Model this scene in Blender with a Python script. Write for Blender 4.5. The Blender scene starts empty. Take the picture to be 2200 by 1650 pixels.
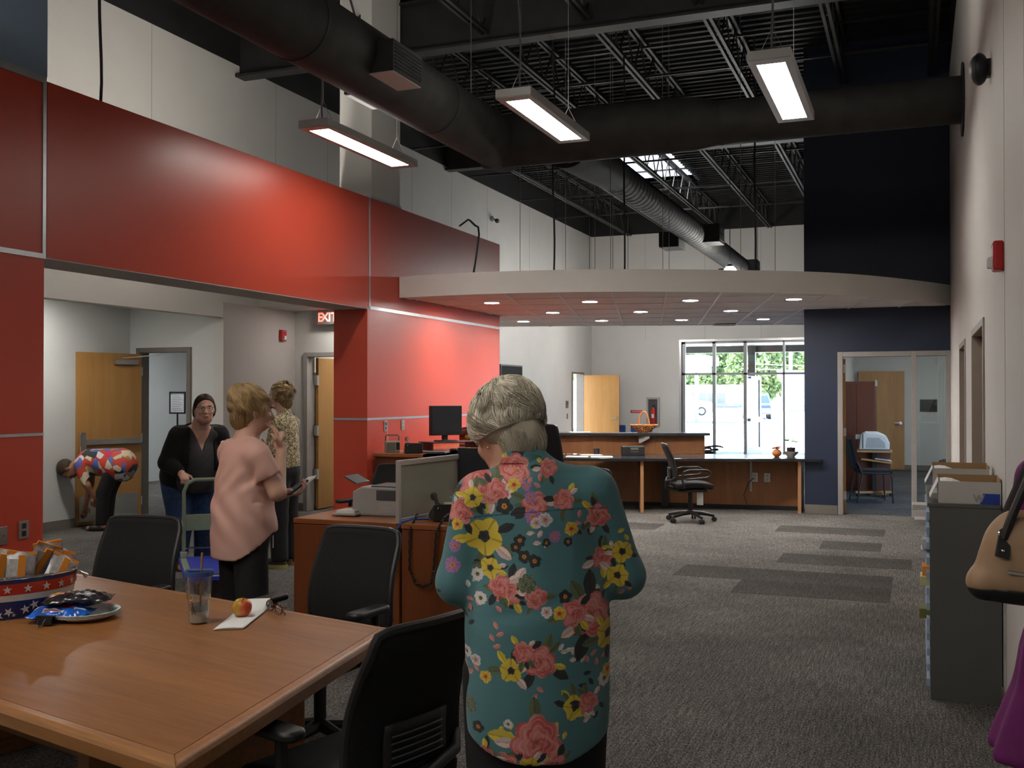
import bpy, math, random
import numpy as np
from mathutils import Vector, Matrix
random.seed(7)
rng = np.random.default_rng(11)
PI = math.pi
SC = bpy.context.scene
COL = SC.collection

# ------------------------------------------------------------------ camera
cam_d = bpy.data.cameras.new('camera'); cam = bpy.data.objects.new('camera', cam_d); COL.objects.link(cam)
cam_d.sensor_fit = 'HORIZONTAL'; cam_d.sensor_width = 36.0; cam_d.lens = 36.0
cam_d.clip_start = 0.05; cam_d.clip_end = 500
cam.location = (0, 0, 1.6)
cam.rotation_euler = (PI/2 + math.atan(23/2200), 0, math.atan(869/2200))
SC.camera = cam
cam_d.dof.use_dof = False

# ------------------------------------------------------------------ world, sun, exposure
W = bpy.data.worlds.new('world'); SC.world = W; W.use_nodes = True
wn = W.node_tree.nodes; wl = W.node_tree.links; wn.clear()
wo = wn.new('ShaderNodeOutputWorld'); wb = wn.new('ShaderNodeBackground'); ws = wn.new('ShaderNodeTexSky')
ws.sky_type = 'HOSEK_WILKIE'; ws.turbidity = 3.5; ws.ground_albedo = 0.35
ws.sun_direction = (-0.45, 0.35, 0.82)
wl.new(ws.outputs[0], wb.inputs[0]); wl.new(wb.outputs[0], wo.inputs[0]); wb.inputs[1].default_value = 34.0
sun_d = bpy.data.lights.new('sun', 'SUN'); sun_d.energy = 110.0; sun_d.angle = 0.01; sun_d.color = (1, .95, .87)
sun = bpy.data.objects.new('sun', sun_d); COL.objects.link(sun)
sun.rotation_euler = Vector((0.45, -0.35, -0.82)).to_track_quat('-Z', 'Y').to_euler()
SC.view_settings.view_transform = 'Standard'; SC.view_settings.look = 'None'
SC.view_settings.exposure = 0.3; SC.view_settings.gamma = 1.0; SC.view_settings.use_curve_mapping = False
try:
    SC.cycles.use_denoising = True
    SC.cycles.max_bounces = 6; SC.cycles.diffuse_bounces = 3; SC.cycles.glossy_bounces = 3; SC.cycles.use_adaptive_sampling = True; SC.cycles.adaptive_threshold = 0.06
    SC.cycles.transparent_max_bounces = 12; SC.cycles.transmission_bounces = 4
    SC.cycles.sample_clamp_indirect = 6.0; SC.cycles.caustics_reflective = False; SC.cycles.caustics_refractive = False
except Exception:
    pass
PENDANT = 24.5      # radiance of pendant diffusers
UP = 28.0
DOWN = 310.0
HIGH_FILL = 45.0       # unseen fill lamps added above the near part of the room        # radiance of the recessed cans

# ------------------------------------------------------------------ materials
MATS = {}
def mat(name, col, rough=.6, metal=0., var=0., vscale=8., bump=0., bscale=60., emit=None, estr=0., alpha=None, trans=0., ior=1.45, spec=None, stretch=None, coat=0.):
    if name in MATS: return MATS[name]
    m = bpy.data.materials.new(name); m.use_nodes = True
    nt = m.node_tree; N = nt.nodes; L = nt.links; b = N['Principled BSDF']
    b.inputs['Base Color'].default_value = (*col, 1); b.inputs['Roughness'].default_value = rough; b.inputs['Metallic'].default_value = metal
    if spec is not None: b.inputs['Specular IOR Level'].default_value = spec
    b.inputs['IOR'].default_value = ior
    if coat: b.inputs['Coat Weight'].default_value = coat; b.inputs['Coat Roughness'].default_value = .15
    if trans: b.inputs['Transmission Weight'].default_value = trans
    if alpha is not None: b.inputs['Alpha'].default_value = alpha
    if emit: b.inputs['Emission Color'].default_value = (*emit, 1); b.inputs['Emission Strength'].default_value = estr
    if var or bump:
        tc = N.new('ShaderNodeTexCoord'); mp = N.new('ShaderNodeMapping'); L.new(tc.outputs['Object'], mp.inputs[0])
        if stretch: mp.inputs['Scale'].default_value = stretch
    if var:
        nz = N.new('ShaderNodeTexNoise'); nz.inputs['Scale'].default_value = vscale; nz.inputs['Detail'].default_value = 2
        L.new(mp.outputs[0], nz.inputs[0]); r = N.new('ShaderNodeValToRGB')
        r.color_ramp.elements[0].position = .3; r.color_ramp.elements[1].position = .7
        r.color_ramp.elements[0].color = (*[c*(1-var) for c in col], 1); r.color_ramp.elements[1].color = (*[min(1, c*(1+var)) for c in col], 1)
        L.new(nz.outputs[0], r.inputs[0]); L.new(r.outputs[0], b.inputs['Base Color'])
    if bump:
        n2 = N.new('ShaderNodeTexNoise'); n2.inputs['Scale'].default_value = bscale; n2.inputs['Detail'].default_value = 3
        L.new(mp.outputs[0], n2.inputs[0]); bp = N.new('ShaderNodeBump'); bp.inputs['Strength'].default_value = bump; bp.inputs['Distance'].default_value = .01
        L.new(n2.outputs[0], bp.inputs['Height']); L.new(bp.outputs[0], b.inputs['Normal'])
    MATS[name] = m; return m

def wood(name, dark, light, scale=(1.2, 14, 14), rough=.35, nscale=3.0, coat=0.):
    if name in MATS: return MATS[name]
    m = bpy.data.materials.new(name); m.use_nodes = True
    nt = m.node_tree; N = nt.nodes; L = nt.links; b = N['Principled BSDF']; b.inputs['Roughness'].default_value = rough
    if coat: b.inputs['Coat Weight'].default_value = coat; b.inputs['Coat Roughness'].default_value = .25
    tc = N.new('ShaderNodeTexCoord'); mp = N.new('ShaderNodeMapping'); L.new(tc.outputs['Object'], mp.inputs[0]); mp.inputs['Scale'].default_value = scale
    nz = N.new('ShaderNodeTexNoise'); nz.inputs['Scale'].default_value = nscale; nz.inputs['Detail'].default_value = 8; nz.inputs['Roughness'].default_value = .62; nz.inputs['Distortion'].default_value = .6
    L.new(mp.outputs[0], nz.inputs[0])
    nb = N.new('ShaderNodeTexNoise'); nb.inputs['Scale'].default_value = .45; nb.inputs['Detail'].default_value = 2; L.new(mp.outputs[0], nb.inputs[0])
    mx = N.new('ShaderNodeMath'); mx.operation = 'MULTIPLY_ADD'; mx.inputs[1].default_value = .55; L.new(nz.outputs[0], mx.inputs[0])
    mm = N.new('ShaderNodeMath'); mm.operation = 'MULTIPLY'; mm.inputs[1].default_value = .45; L.new(nb.outputs[0], mm.inputs[0]); L.new(mm.outputs[0], mx.inputs[2])
    r = N.new('ShaderNodeValToRGB'); r.color_ramp.elements[0].position = .3; r.color_ramp.elements[1].position = .68
    r.color_ramp.elements[0].color = (*dark, 1); r.color_ramp.elements[1].color = (*light, 1)
    L.new(mx.outputs[0], r.inputs[0]); L.new(r.outputs[0], b.inputs['Base Color'])
    MATS[name] = m; return m

def attr_mat(name, rough=.7, bump=0., bscale=200., sheen=0., attr='Col'):
    if name in MATS: return MATS[name]
    m = bpy.data.materials.new(name); m.use_nodes = True
    nt = m.node_tree; N = nt.nodes; L = nt.links; b = N['Principled BSDF']; b.inputs['Roughness'].default_value = rough
    a = N.new('ShaderNodeAttribute'); a.attribute_name = attr; L.new(a.outputs['Color'], b.inputs['Base Color'])
    if sheen: b.inputs['Sheen Weight'].default_value = sheen
    if bump:
        tc = N.new('ShaderNodeTexCoord'); n2 = N.new('ShaderNodeTexNoise'); n2.inputs['Scale'].default_value = bscale; n2.inputs['Detail'].default_value = 3
        L.new(tc.outputs['Object'], n2.inputs[0]); bp = N.new('ShaderNodeBump'); bp.inputs['Strength'].default_value = bump; bp.inputs['Distance'].default_value = .004
        L.new(n2.outputs[0], bp.inputs['Height']); L.new(bp.outputs[0], b.inputs['Normal'])
    MATS[name] = m; return m

def carpet(name, c0, c1, c2, sc=1.):
    if name in MATS: return MATS[name]
    m = bpy.data.materials.new(name); m.use_nodes = True
    nt = m.node_tree; N = nt.nodes; L = nt.links; b = N['Principled BSDF']; b.inputs['Roughness'].default_value = .95; b.inputs['Specular IOR Level'].default_value = .15
    tc = N.new('ShaderNodeTexCoord')
    def noise(scale, stretch, detail=3, rough=.6):
        mp = N.new('ShaderNodeMapping'); mp.inputs['Scale'].default_value = stretch; L.new(tc.outputs['Object'], mp.inputs[0])
        nz = N.new('ShaderNodeTexNoise'); nz.inputs['Scale'].default_value = scale; nz.inputs['Detail'].default_value = detail; nz.inputs['Roughness'].default_value = rough
        L.new(mp.outputs[0], nz.inputs[0]); return nz.outputs[0]
    a = noise(75*sc, (1.6, .75, 1), 3, .7)
    st = noise(46*sc, (2.2, .12, 1), 2)
    big = noise(1.1, (1, 1, 1), 2)
    m1 = N.new('ShaderNodeMath'); m1.operation = 'MULTIPLY_ADD'; m1.inputs[1].default_value = .72; L.new(a, m1.inputs[0])
    m2 = N.new('ShaderNodeMath'); m2.operation = 'MULTIPLY'; m2.inputs[1].default_value = .28; L.new(st, m2.inputs[0]); L.new(m2.outputs[0], m1.inputs[2])
    r = N.new('ShaderNodeValToRGB'); e = r.color_ramp.elements; e[0].position = .36; e[1].position = .63
    e[0].color = (*c0, 1); e[1].color = (*c2, 1); k = e.new(.5); k.color = (*c1, 1)
    L.new(m1.outputs[0], r.inputs[0])
    mixb = N.new('ShaderNodeMix'); mixb.data_type = 'RGBA'; mixb.blend_type = 'MULTIPLY'; mixb.inputs[0].default_value = 1
    rb = N.new('ShaderNodeValToRGB'); rb.color_ramp.elements[0].color = (.8, .8, .8, 1); rb.color_ramp.elements[1].color = (1.15, 1.15, 1.15, 1); rb.color_ramp.elements[0].position = .35; rb.color_ramp.elements[1].position = .65
    L.new(big, rb.inputs[0]); L.new(r.outputs[0], mixb.inputs[6]); L.new(rb.outputs[0], mixb.inputs[7]); L.new(mixb.outputs[2], b.inputs['Base Color'])
    bp = N.new('ShaderNodeBump'); bp.inputs['Strength'].default_value = .5; bp.inputs['Distance'].default_value = .006
    L.new(a, bp.inputs['Height']); L.new(bp.outputs[0], b.inputs['Normal'])
    MATS[name] = m; return m

def thin_glass(name, tint=(.93, .96, .96), gl=.06, milky=0., rough=.01):
    if name in MATS: return MATS[name]
    m = bpy.data.materials.new(name); m.use_nodes = True; N = m.node_tree.nodes; L = m.node_tree.links
    N.remove(N['Principled BSDF']); out = N['Material Output']
    tr = N.new('ShaderNodeBsdfTransparent'); tr.inputs[0].default_value = (*tint, 1)
    gg = N.new('ShaderNodeBsdfGlossy'); gg.inputs['Roughness'].default_value = rough; gg.inputs[0].default_value = (.9, .95, .95, 1)
    lw = N.new('ShaderNodeLayerWeight'); lw.inputs[0].default_value = .25
    mu = N.new('ShaderNodeMath'); mu.operation = 'MULTIPLY_ADD'; mu.inputs[1].default_value = .5; mu.inputs[2].default_value = gl
    L.new(lw.outputs['Fresnel'], mu.inputs[0])
    mx = N.new('ShaderNodeMixShader'); L.new(mu.outputs[0], mx.inputs[0]); L.new(tr.outputs[0], mx.inputs[1]); L.new(gg.outputs[0], mx.inputs[2])
    last = mx
    if milky:
        df = N.new('ShaderNodeBsdfDiffuse'); tl = N.new('ShaderNodeBsdfTranslucent'); tc = N.new('ShaderNodeTexCoord'); nz = N.new('ShaderNodeTexNoise'); nz.inputs['Scale'].default_value = 6
        rp = N.new('ShaderNodeValToRGB'); rp.color_ramp.elements[0].color = (*[c*.95 for c in tint], 1); rp.color_ramp.elements[1].color = (*tint, 1)
        L.new(tc.outputs['Object'], nz.inputs[0]); L.new(nz.outputs[0], rp.inputs[0]); L.new(rp.outputs[0], df.inputs[0]); L.new(rp.outputs[0], tl.inputs[0])
        m2 = N.new('ShaderNodeMixShader'); m2.inputs[0].default_value = .5; L.new(df.outputs[0], m2.inputs[1]); L.new(tl.outputs[0], m2.inputs[2])
        m3 = N.new('ShaderNodeMixShader'); m3.inputs[0].default_value = milky; L.new(mx.outputs[0], m3.inputs[1]); L.new(m2.outputs[0], m3.inputs[2]); last = m3
    L.new(last.outputs[0], out.inputs[0])
    MATS[name] = m; return m

def deck_mat():
    # corrugated deck colour only (ribs are geometry)
    return mat('deck_black', (.012, .012, .013), .75, var=.25, vscale=3)

M = dict(
    white=mat('wall_white', (.66, .645, .615), .6, var=.03, vscale=1.5),
    white_cool=mat('wall_cool_white', (.66, .68, .67), .6, var=.02, vscale=1.5),
    mauve=mat('wall_greige', (.50, .46, .44), .6, var=.02, vscale=1.5),
    black_wall=mat('roof_black_paint', (.013, .013, .014), .7, var=.2, vscale=2),
    navy=mat('wall_navy', (.021, .031, .062), .5, var=.06, vscale=1.2),
    blue_grey=mat('wall_blue_panel', (.20, .28, .38), .45, var=.05, vscale=1),
    red=mat('red_laminate', (.50, .060, .032), .34, var=.04, vscale=.8),
    alu=mat('aluminium_trim', (.52, .53, .54), .38, .85, var=.05, vscale=20),
    steel=mat('brushed_steel', (.60, .60, .59), .3, .95, var=.08, vscale=30, stretch=(1, 1, 12)),
    chrome=mat('chrome', (.78, .78, .78), .12, 1., var=.03, vscale=9),
    frame=mat('door_frame_taupe', (.17, .155, .135), .5, var=.05, vscale=5),
    frame_light=mat('door_frame_greige', (.34, .32, .30), .45, var=.04, vscale=5),
    base=mat('vinyl_base', (.20, .18, .155), .55, var=.06, vscale=6),
    maple=wood('maple_door', (.36, .18, .052), (.47, .25, .082), (6, 6, .7), .4, 2.5),
    table=wood('cherry_table', (.150, .054, .013), (.335, .138, .036), (.9, 11, 11), .42, 3.2, .1),
    table_edge=wood('cherry_edge', (.20, .078, .022), (.36, .165, .058), (1.5, 20, 20), .32, 3, .3),
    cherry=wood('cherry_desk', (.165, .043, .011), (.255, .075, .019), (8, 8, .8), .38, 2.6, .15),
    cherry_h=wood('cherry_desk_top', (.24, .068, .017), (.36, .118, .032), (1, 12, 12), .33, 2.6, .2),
    cabinet=wood('mahogany_cabinet', (.085, .020, .008), (.135, .036, .013), (8, 8, .7), .4, 2.6),
    recep=wood('reception_wood', (.235, .095, .034), (.33, .145, .055), (7, 7, .7), .42, 2.6),
    recep_edge=wood('reception_panel_edge', (.40, .195, .085), (.50, .26, .12), (7, 7, .7), .42, 2.6),
    stone=mat('black_countertop', (.022, .025, .03), .16, var=.5, vscale=140, coat=.3),
    black=mat('black_plastic', (.017, .017, .018), .42, var=.1, vscale=40),
    black_soft=mat('black_fabric', (.010, .010, .011), .9, var=.3, vscale=120, bump=.3, bscale=500),
    black_gloss=mat('black_gloss', (.012, .012, .013), .15, var=.05, vscale=6),
    rubber=mat('rubber', (.02, .02, .02), .8, var=.1, vscale=20),
    grey_metal=mat('grey_metal', (.105, .105, .10), .45, .1, var=.04, vscale=6),
    grey_plastic=mat('grey_plastic', (.38, .38, .365), .5, var=.03, vscale=14),
    dark_plastic=mat('dark_grey_plastic', (.07, .073, .08), .45, var=.05, vscale=20),
    duct=mat('duct_black', (.024, .0225, .021), .72, 0., var=.3, vscale=5),
    pend=mat('pendant_housing', (.50, .50, .49), .4, .3, var=.03, vscale=12),
    tile=mat('ceiling_tile', (.80, .77, .735), .9, var=.03, vscale=4),
    grid=mat('ceiling_grid', (.82, .82, .82), .5, var=.02, vscale=8),
    paper=mat('paper', (.80, .80, .78), .7, var=.02, vscale=9),
    redplastic=mat('red_plastic', (.45, .018, .02), .35, var=.05, vscale=12),
    blueplastic=mat('blue_vinyl', (.02, .045, .18), .5, var=.08, vscale=14),
    green_metal=mat('sage_metal', (.26, .31, .22), .42, .15, var=.05, vscale=14),
    bluemat=mat('cart_blue_mat', (.015, .03, .35), .5, var=.1, vscale=20, bump=.2, bscale=180),
    glass=thin_glass('clear_glass'),
    cord=mat('cord_black', (.015, .015, .016), .5, var=.1, vscale=30),
    cable=mat('steel_cable', (.20, .19, .18), .45, .6, var=.1, vscale=30),
    brass=mat('gold_metal', (.75, .52, .16), .25, 1., var=.05, vscale=20),
)
M['carpet'] = carpet('carpet', (.026, .025, .024), (.105, .099, .092), (.29, .27, .25))
M['carpet_dark'] = carpet('carpet_dark', (.020, .019, .018), (.058, .054, .049), (.125, .116, .104))
M['carpet_blue'] = carpet('carpet_blue', (.03, .033, .038), (.085, .092, .10), (.15, .16, .175))

def emis(name, col, s):
    if name in MATS: return MATS[name]
    m = bpy.data.materials.new(name); m.use_nodes = True; N = m.node_tree.nodes; L = m.node_tree.links
    b = N['Principled BSDF']; b.inputs['Base Color'].default_value = (.8, .8, .8, 1); b.inputs['Roughness'].default_value = .5
    tc = N.new('ShaderNodeTexCoord'); nz = N.new('ShaderNodeTexNoise'); nz.inputs['Scale'].default_value = 2.; L.new(tc.outputs['Object'], nz.inputs[0])
    r = N.new('ShaderNodeValToRGB'); r.color_ramp.elements[0].color = (*[c*.97 for c in col], 1); r.color_ramp.elements[1].color = (*col, 1)
    L.new(nz.outputs[0], r.inputs[0]); L.new(r.outputs[0], b.inputs['Emission Color']); b.inputs['Emission Strength'].default_value = s
    MATS[name] = m; return m

# ------------------------------------------------------------------ mesh builder
class MB:
    def __init__(s): s.v = []; s.f = []; s.mi = []; s.cur = 0
    def add(s, vs, fs):
        o = len(s.v); s.v += [tuple(p) for p in vs]
        s.f += [tuple(i+o for i in f) for f in fs]; s.mi += [s.cur]*len(fs); return s
    def box(s, x0, x1, y0, y1, z0, z1, mtx=None):
        vs = [Vector(p) for p in ((x0,y0,z0),(x1,y0,z0),(x1,y1,z0),(x0,y1,z0),(x0,y0,z1),(x1,y0,z1),(x1,y1,z1),(x0,y1,z1))]
        if mtx is not None: vs = [mtx @ p for p in vs]
        return s.add(vs, [(3,2,1,0),(4,5,6,7),(0,1,5,4),(1,2,6,5),(2,3,7,6),(3,0,4,7)])
    def bar(s, p, q, w, h, up=(0,0,1)):
        p = Vector(p); q = Vector(q); d = (q-p).normalized(); u = Vector(up); x = d.cross(u)
        if x.length < 1e-4: x = d.cross(Vector((1,0,0)))
        x.normalize(); y = x.cross(d)
        vs = [c + x*a*w/2 + y*b*h/2 for c in (p, q) for a, b in ((-1,-1),(1,-1),(1,1),(-1,1))]
        return s.add(vs, [(0,1,2,3),(7,6,5,4),(0,4,5,1),(1,5,6,2),(2,6,7,3),(3,7,4,0)])
    def tube(s, pts, r, seg=10, cap=True, closed=False):
        pts = [Vector(p) for p in pts]; n = len(pts)
        rs = r if isinstance(r, (list, tuple)) else [r]*n
        vs = []; prev = None
        for i, p in enumerate(pts):
            if closed: d = pts[(i+1) % n]-pts[i-1]
            else: d = (pts[min(i+1, n-1)]-pts[max(i-1, 0)])
            d.normalize()
            if prev is None:
                x = d.cross(Vector((0,0,1)));
                if x.length < 1e-3: x = d.cross(Vector((1,0,0)))
            else: x = prev - d*prev.dot(d)
            x.normalize(); prev = x; y = d.cross(x)
            vs += [p + (x*math.cos(2*PI*k/seg)+y*math.sin(2*PI*k/seg))*rs[i] for k in range(seg)]
        fs = []
        m = n if closed else n-1
        for i in range(m):
            for k in range(seg):
                a = i*seg+k; b = i*seg+(k+1) % seg; c = ((i+1) % n)*seg+(k+1) % seg; d = ((i+1) % n)*seg+k
                fs.append((a, b, c, d))
        if cap and not closed:
            fs.append(tuple(range(seg-1, -1, -1))); fs.append(tuple((n-1)*seg+k for k in range(seg)))
        return s.add(vs, fs)
    def cyl(s, p, q, r, seg=16, r2=None): return s.tube([p, q], [r, r if r2 is None else r2], seg)
    def lathe(s, prof, c=(0,0,0), seg=24, sx=1., sy=1., cap=True, mtx=None):
        vs = []; n = len(prof)
        for r, z in prof:
            vs += [Vector((c[0]+sx*r*math.cos(2*PI*k/seg), c[1]+sy*r*math.sin(2*PI*k/seg), c[2]+z)) for k in range(seg)]
        if mtx is not None: vs = [mtx @ p for p in vs]
        fs = [(i*seg+k, i*seg+(k+1) % seg, (i+1)*seg+(k+1) % seg, (i+1)*seg+k) for i in range(n-1) for k in range(seg)]
        if cap: fs += [tuple(range(seg-1, -1, -1)), tuple((n-1)*seg+k for k in range(seg))]
        return s.add(vs, fs)
    def prism(s, poly, z0, z1, mtx=None):
        n = len(poly); vs = [Vector((x, y, z0)) for x, y in poly]+[Vector((x, y, z1)) for x, y in poly]
        if mtx is not None: vs = [mtx @ p for p in vs]
        return s.add(vs, [tuple(range(n-1, -1, -1)), tuple(range(n, 2*n))]+[(i, (i+1) % n, n+(i+1) % n, n+i) for i in range(n)])
    def ell(s, c, r, seg=16, rings=10, mtx=None):
        vs = []; fs = []
        for i in range(1, rings):
            t = PI*i/rings
            vs += [Vector((c[0]+r[0]*math.sin(t)*math.cos(2*PI*k/seg), c[1]+r[1]*math.sin(t)*math.sin(2*PI*k/seg), c[2]-r[2]*math.cos(t))) for k in range(seg)]
        b = len(vs); vs += [Vector((c[0], c[1], c[2]-r[2])), Vector((c[0], c[1], c[2]+r[2]))]
        for i in range(rings-2):
            fs += [(i*seg+k, i*seg+(k+1) % seg, (i+1)*seg+(k+1) % seg, (i+1)*seg+k) for k in range(seg)]
        fs += [((k+1) % seg, k, b) for k in range(seg)]+[((rings-2)*seg+k, (rings-2)*seg+(k+1) % seg, b+1) for k in range(seg)]
        if mtx is not None: vs = [mtx @ p for p in vs]
        return s.add(vs, fs)
    def grid(s, fn, nu, nv, closed_u=False):
        vs = [fn(i/(nu if closed_u else nu-1), j/(nv-1)) for j in range(nv) for i in range(nu)]
        fs = []
        for j in range(nv-1):
            for i in range(nu if closed_u else nu-1):
                fs.append((j*nu+i, j*nu+(i+1) % nu, (j+1)*nu+(i+1) % nu, (j+1)*nu+i))
        return s.add(vs, fs)
    def mesh(s, name):
        me = bpy.data.meshes.new(name); me.from_pydata(s.v, [], s.f); me.update(); return me
    def build(s, name, mats, parent=None, smooth=False, bevel=0., seg=2, solid=0., sub=0, loc=None, rot=None, kind=None, label=None):
        me = s.mesh(name)
        mats = mats if isinstance(mats, (list, tuple)) else [mats]
        for m in mats: me.materials.append(M[m] if isinstance(m, str) else m)
        if len(mats) > 1: me.polygons.foreach_set('material_index', s.mi)
        o = bpy.data.objects.new(name, me); COL.objects.link(o)
        if parent is not None: o.parent = parent
        if loc is not None: o.location = loc
        if rot is not None: o.rotation_euler = rot
        if smooth:
            me.polygons.foreach_set('use_smooth', [True]*len(me.polygons))
            if smooth != 'all':
                try: me.set_sharp_from_angle(angle=math.radians(38))
                except Exception: pass
        if solid: md = o.modifiers.new('thick', 'SOLIDIFY'); md.thickness = solid; md.offset = 0
        if sub: md = o.modifiers.new('sub', 'SUBSURF'); md.levels = sub; md.render_levels = sub
        if bevel: md = o.modifiers.new('bevel', 'BEVEL'); md.width = bevel; md.segments = seg; md.limit_method = 'ANGLE'; md.angle_limit = math.radians(40)
        if kind: o['kind'] = kind
        if label: o['label'] = label
        return o

def thing(name, label, cat, loc=(0,0,0), rz=0., group=None):
    o = bpy.data.objects.new(name, None); COL.objects.link(o); o.empty_display_size = .1
    o.location = loc; o.rotation_euler = (0, 0, rz); o['label'] = label; o['category'] = cat
    if group: o['group'] = group
    return o
def tag(o, label, cat, group=None):
    o['label'] = label; o['category'] = cat
    if group: o['group'] = group
    return o
def struct(o, label=None, cat=None):
    o['kind'] = 'structure'
    if label: o['label'] = label
    if cat: o['category'] = cat
    return o
def copy_tree(o, parent=None):
    c = o.copy(); COL.objects.link(c); c.parent = parent
    for ch in list(o.children): copy_tree(ch, c)
    return c
def rotm(rz, loc=(0,0,0), rx=0., ry=0.):
    return Matrix.Translation(loc) @ Matrix.Rotation(rz, 4, 'Z') @ Matrix.Rotation(ry, 4, 'Y') @ Matrix.Rotation(rx, 4, 'X')
def text_mesh(txt, size, mtx, name, material, parent, ext=.0008, label=None, align='CENTER', bold=0.):
    cu = bpy.data.curves.new(name, 'FONT'); cu.body = txt; cu.size = size; cu.extrude = ext; cu.align_x = align; cu.align_y = 'CENTER'; cu.offset = bold
    to = bpy.data.objects.new('tmp_text', cu); COL.objects.link(to)
    dg = bpy.context.evaluated_depsgraph_get(); me = bpy.data.meshes.new_from_object(to.evaluated_get(dg))
    COL.objects.unlink(to); bpy.data.objects.remove(to)
    me.transform(mtx); me.materials.clear(); me.materials.append(M[material] if isinstance(material, str) else material)
    o = bpy.data.objects.new(name, me); COL.objects.link(o); o.parent = parent
    if label: o['label'] = label
    return o
# ================================================================== THE SETTING
XL, XR, YB = -8.0, 0.41, 26.0
XRED = -5.67
ROOFP = 5.78    # paint line: white below, black above
DECK = 6.35

# floor
f = struct(MB().box(-13.5, 5.0, -5.0, 26.0, -.12, 0).build('floor', 'carpet'))
# darker carpet tiles seen in the walkway, each a thin piece
tiles = [(-1.72, 9.30), (-1.11, 9.30), (-.50, 9.30), (-1.11, 8.69), (-.50, 8.69), (-.35, 10.35), (-.95, 10.35), (-.65, 11.4), (-1.25, 12.6), (-.65, 12.6), (-4.1, 11.6), (-3.5, 11.6), (-3.2, 12.2)]
tm = None
for (x, y) in tiles:
    w, d = .60, .40
    if tm is None:
        o = MB().box(-.3035, .3035, -.3035, .3035, 0, .0015).build('carpet_tile', 'carpet_dark', f); tm = o
    else:
        o = tm.copy(); COL.objects.link(o)
    o.location = (x, y, 0)

# office carpet (blue grey) beyond the navy wall
struct(MB().box(-1.3, 2.4, 14.48, 23.4, .0, .002).build('floor_office', 'carpet_blue'))

# ---- left wall, white up to the paint line, black above; opening to the alcove
wl_ = MB()
wl_.box(XL-.15, XL, 6.2, 7.0, 0, 2.56); wl_.box(XL-.15, XL, -5, 6.2, 0, 2.56)
wl_.box(XL-.15, XL, 10.5, 24.3, 0, 2.56); wl_.box(XL-.15, XL, 25.25, YB, 0, 2.56)
wl_.box(XL-.15, XL, 24.3, 25.25, 2.15, 2.56)
wl_.box(XL-.15, XL, -5, YB, 2.56, ROOFP)
o = struct(wl_.build('wall_left', 'white'))
MB().box(XL-.15, XL+.01, -5, YB, ROOFP, DECK+.1).build('wall_left_top', 'black_wall', o)
for y in (9.2, 11.6, 12.9, 15.6, 17.2, 18.9, 21.3, 23.6):   # control joints
    MB().box(XL-.002, XL+.0015, y, y+.008, 3.8, ROOFP).build('control_joint', mat('joint_grey', (.38, .37, .35), .7, var=.05), o)

# ---- back wall with storefront opening
WX0, WX1, WZ0, WZ1 = -5.60, -1.60, .05, 2.95
b = MB()
b.box(XL-.15, WX0, YB, YB+.25, 0, ROOFP); b.box(WX1, 2.6, YB, YB+.25, 0, ROOFP); b.box(WX0, WX1, YB, YB+.25, WZ1, ROOFP); b.box(WX0, WX1, YB, YB+.25, 0, WZ0)
o = struct(b.build('wall_back', 'white'))
MB().box(XL-.15, 2.6, YB-.01, YB+.25, ROOFP, DECK+.1).build('wall_back_top', 'black_wall', o)
for x in (-6.55, -5.0, -3.6, -2.4):
    MB().box(x, x+.008, YB-.002, YB+.001, 3.0, ROOFP).build('control_joint', mat('joint_grey', (.38, .37, .35)), o)

# ---- right wall with two recessed door frames
b = MB()
for y0, y1 in ((4.62, 7.25), (8.75, 9.95), (11.2, 14.33)): b.box(XR, XR+.16, y0, y1, 0, ROOFP)
for y0, y1 in ((7.25, 8.75), (9.95, 11.2)): b.box(XR, XR+.16, y0, y1, 2.10, ROOFP)
b.box(XR+.16, 3.0, 4.62, 4.78, 0, ROOFP)
o = struct(b.build('wall_right', 'white'))
MB().box(XR-.01, XR+.16, 4.62, 14.33, ROOFP, DECK+.1).build('wall_right_top', 'black_wall', o)
for y in (5.62,):
    MB().box(XR-.0015, XR+.002, y, y+.008, 0, ROOFP).build('control_joint', mat('joint_grey', (.38, .37, .35)), o)
MB().box(XR-.012, XR, 4.62, 7.22, 0, .10).build('baseboard', 'base', o)
def side_door(n, y0, y1):
    d = struct(MB().box(XR+.06, XR+.10, y0+.05, y1-.05, .01, 2.05).build('door_%d' % n, 'maple', bevel=.003))
    m = MB().box(XR-.012, XR+.16, y0, y0+.05, 0, 2.10).box(XR-.012, XR+.16, y1-.05, y1, 0, 2.10).box(XR-.012, XR+.16, y0+.05, y1-.05, 2.05, 2.10)
    m.build('door_frame', 'frame_light', d, bevel=.003)
    MB().cyl((XR+.06, y0+.13, 1.0), (XR+.0, y0+.13, 1.0), .02).cyl((XR+.005, y0+.13, 1.0), (XR+.005, y0+.24, 1.0), .009).build('handle', 'steel', d, smooth=True)
side_door(1, 7.25, 8.75); side_door(2, 9.95, 11.2)
struct(MB().box(2.9, 3.06, -5, 4.78, 0, DECK).build('wall_near_right', 'white'))
struct(MB().box(-13.5, 3.06, -5.15, -5.0, 0, DECK).build('wall_near', 'white'))

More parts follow.
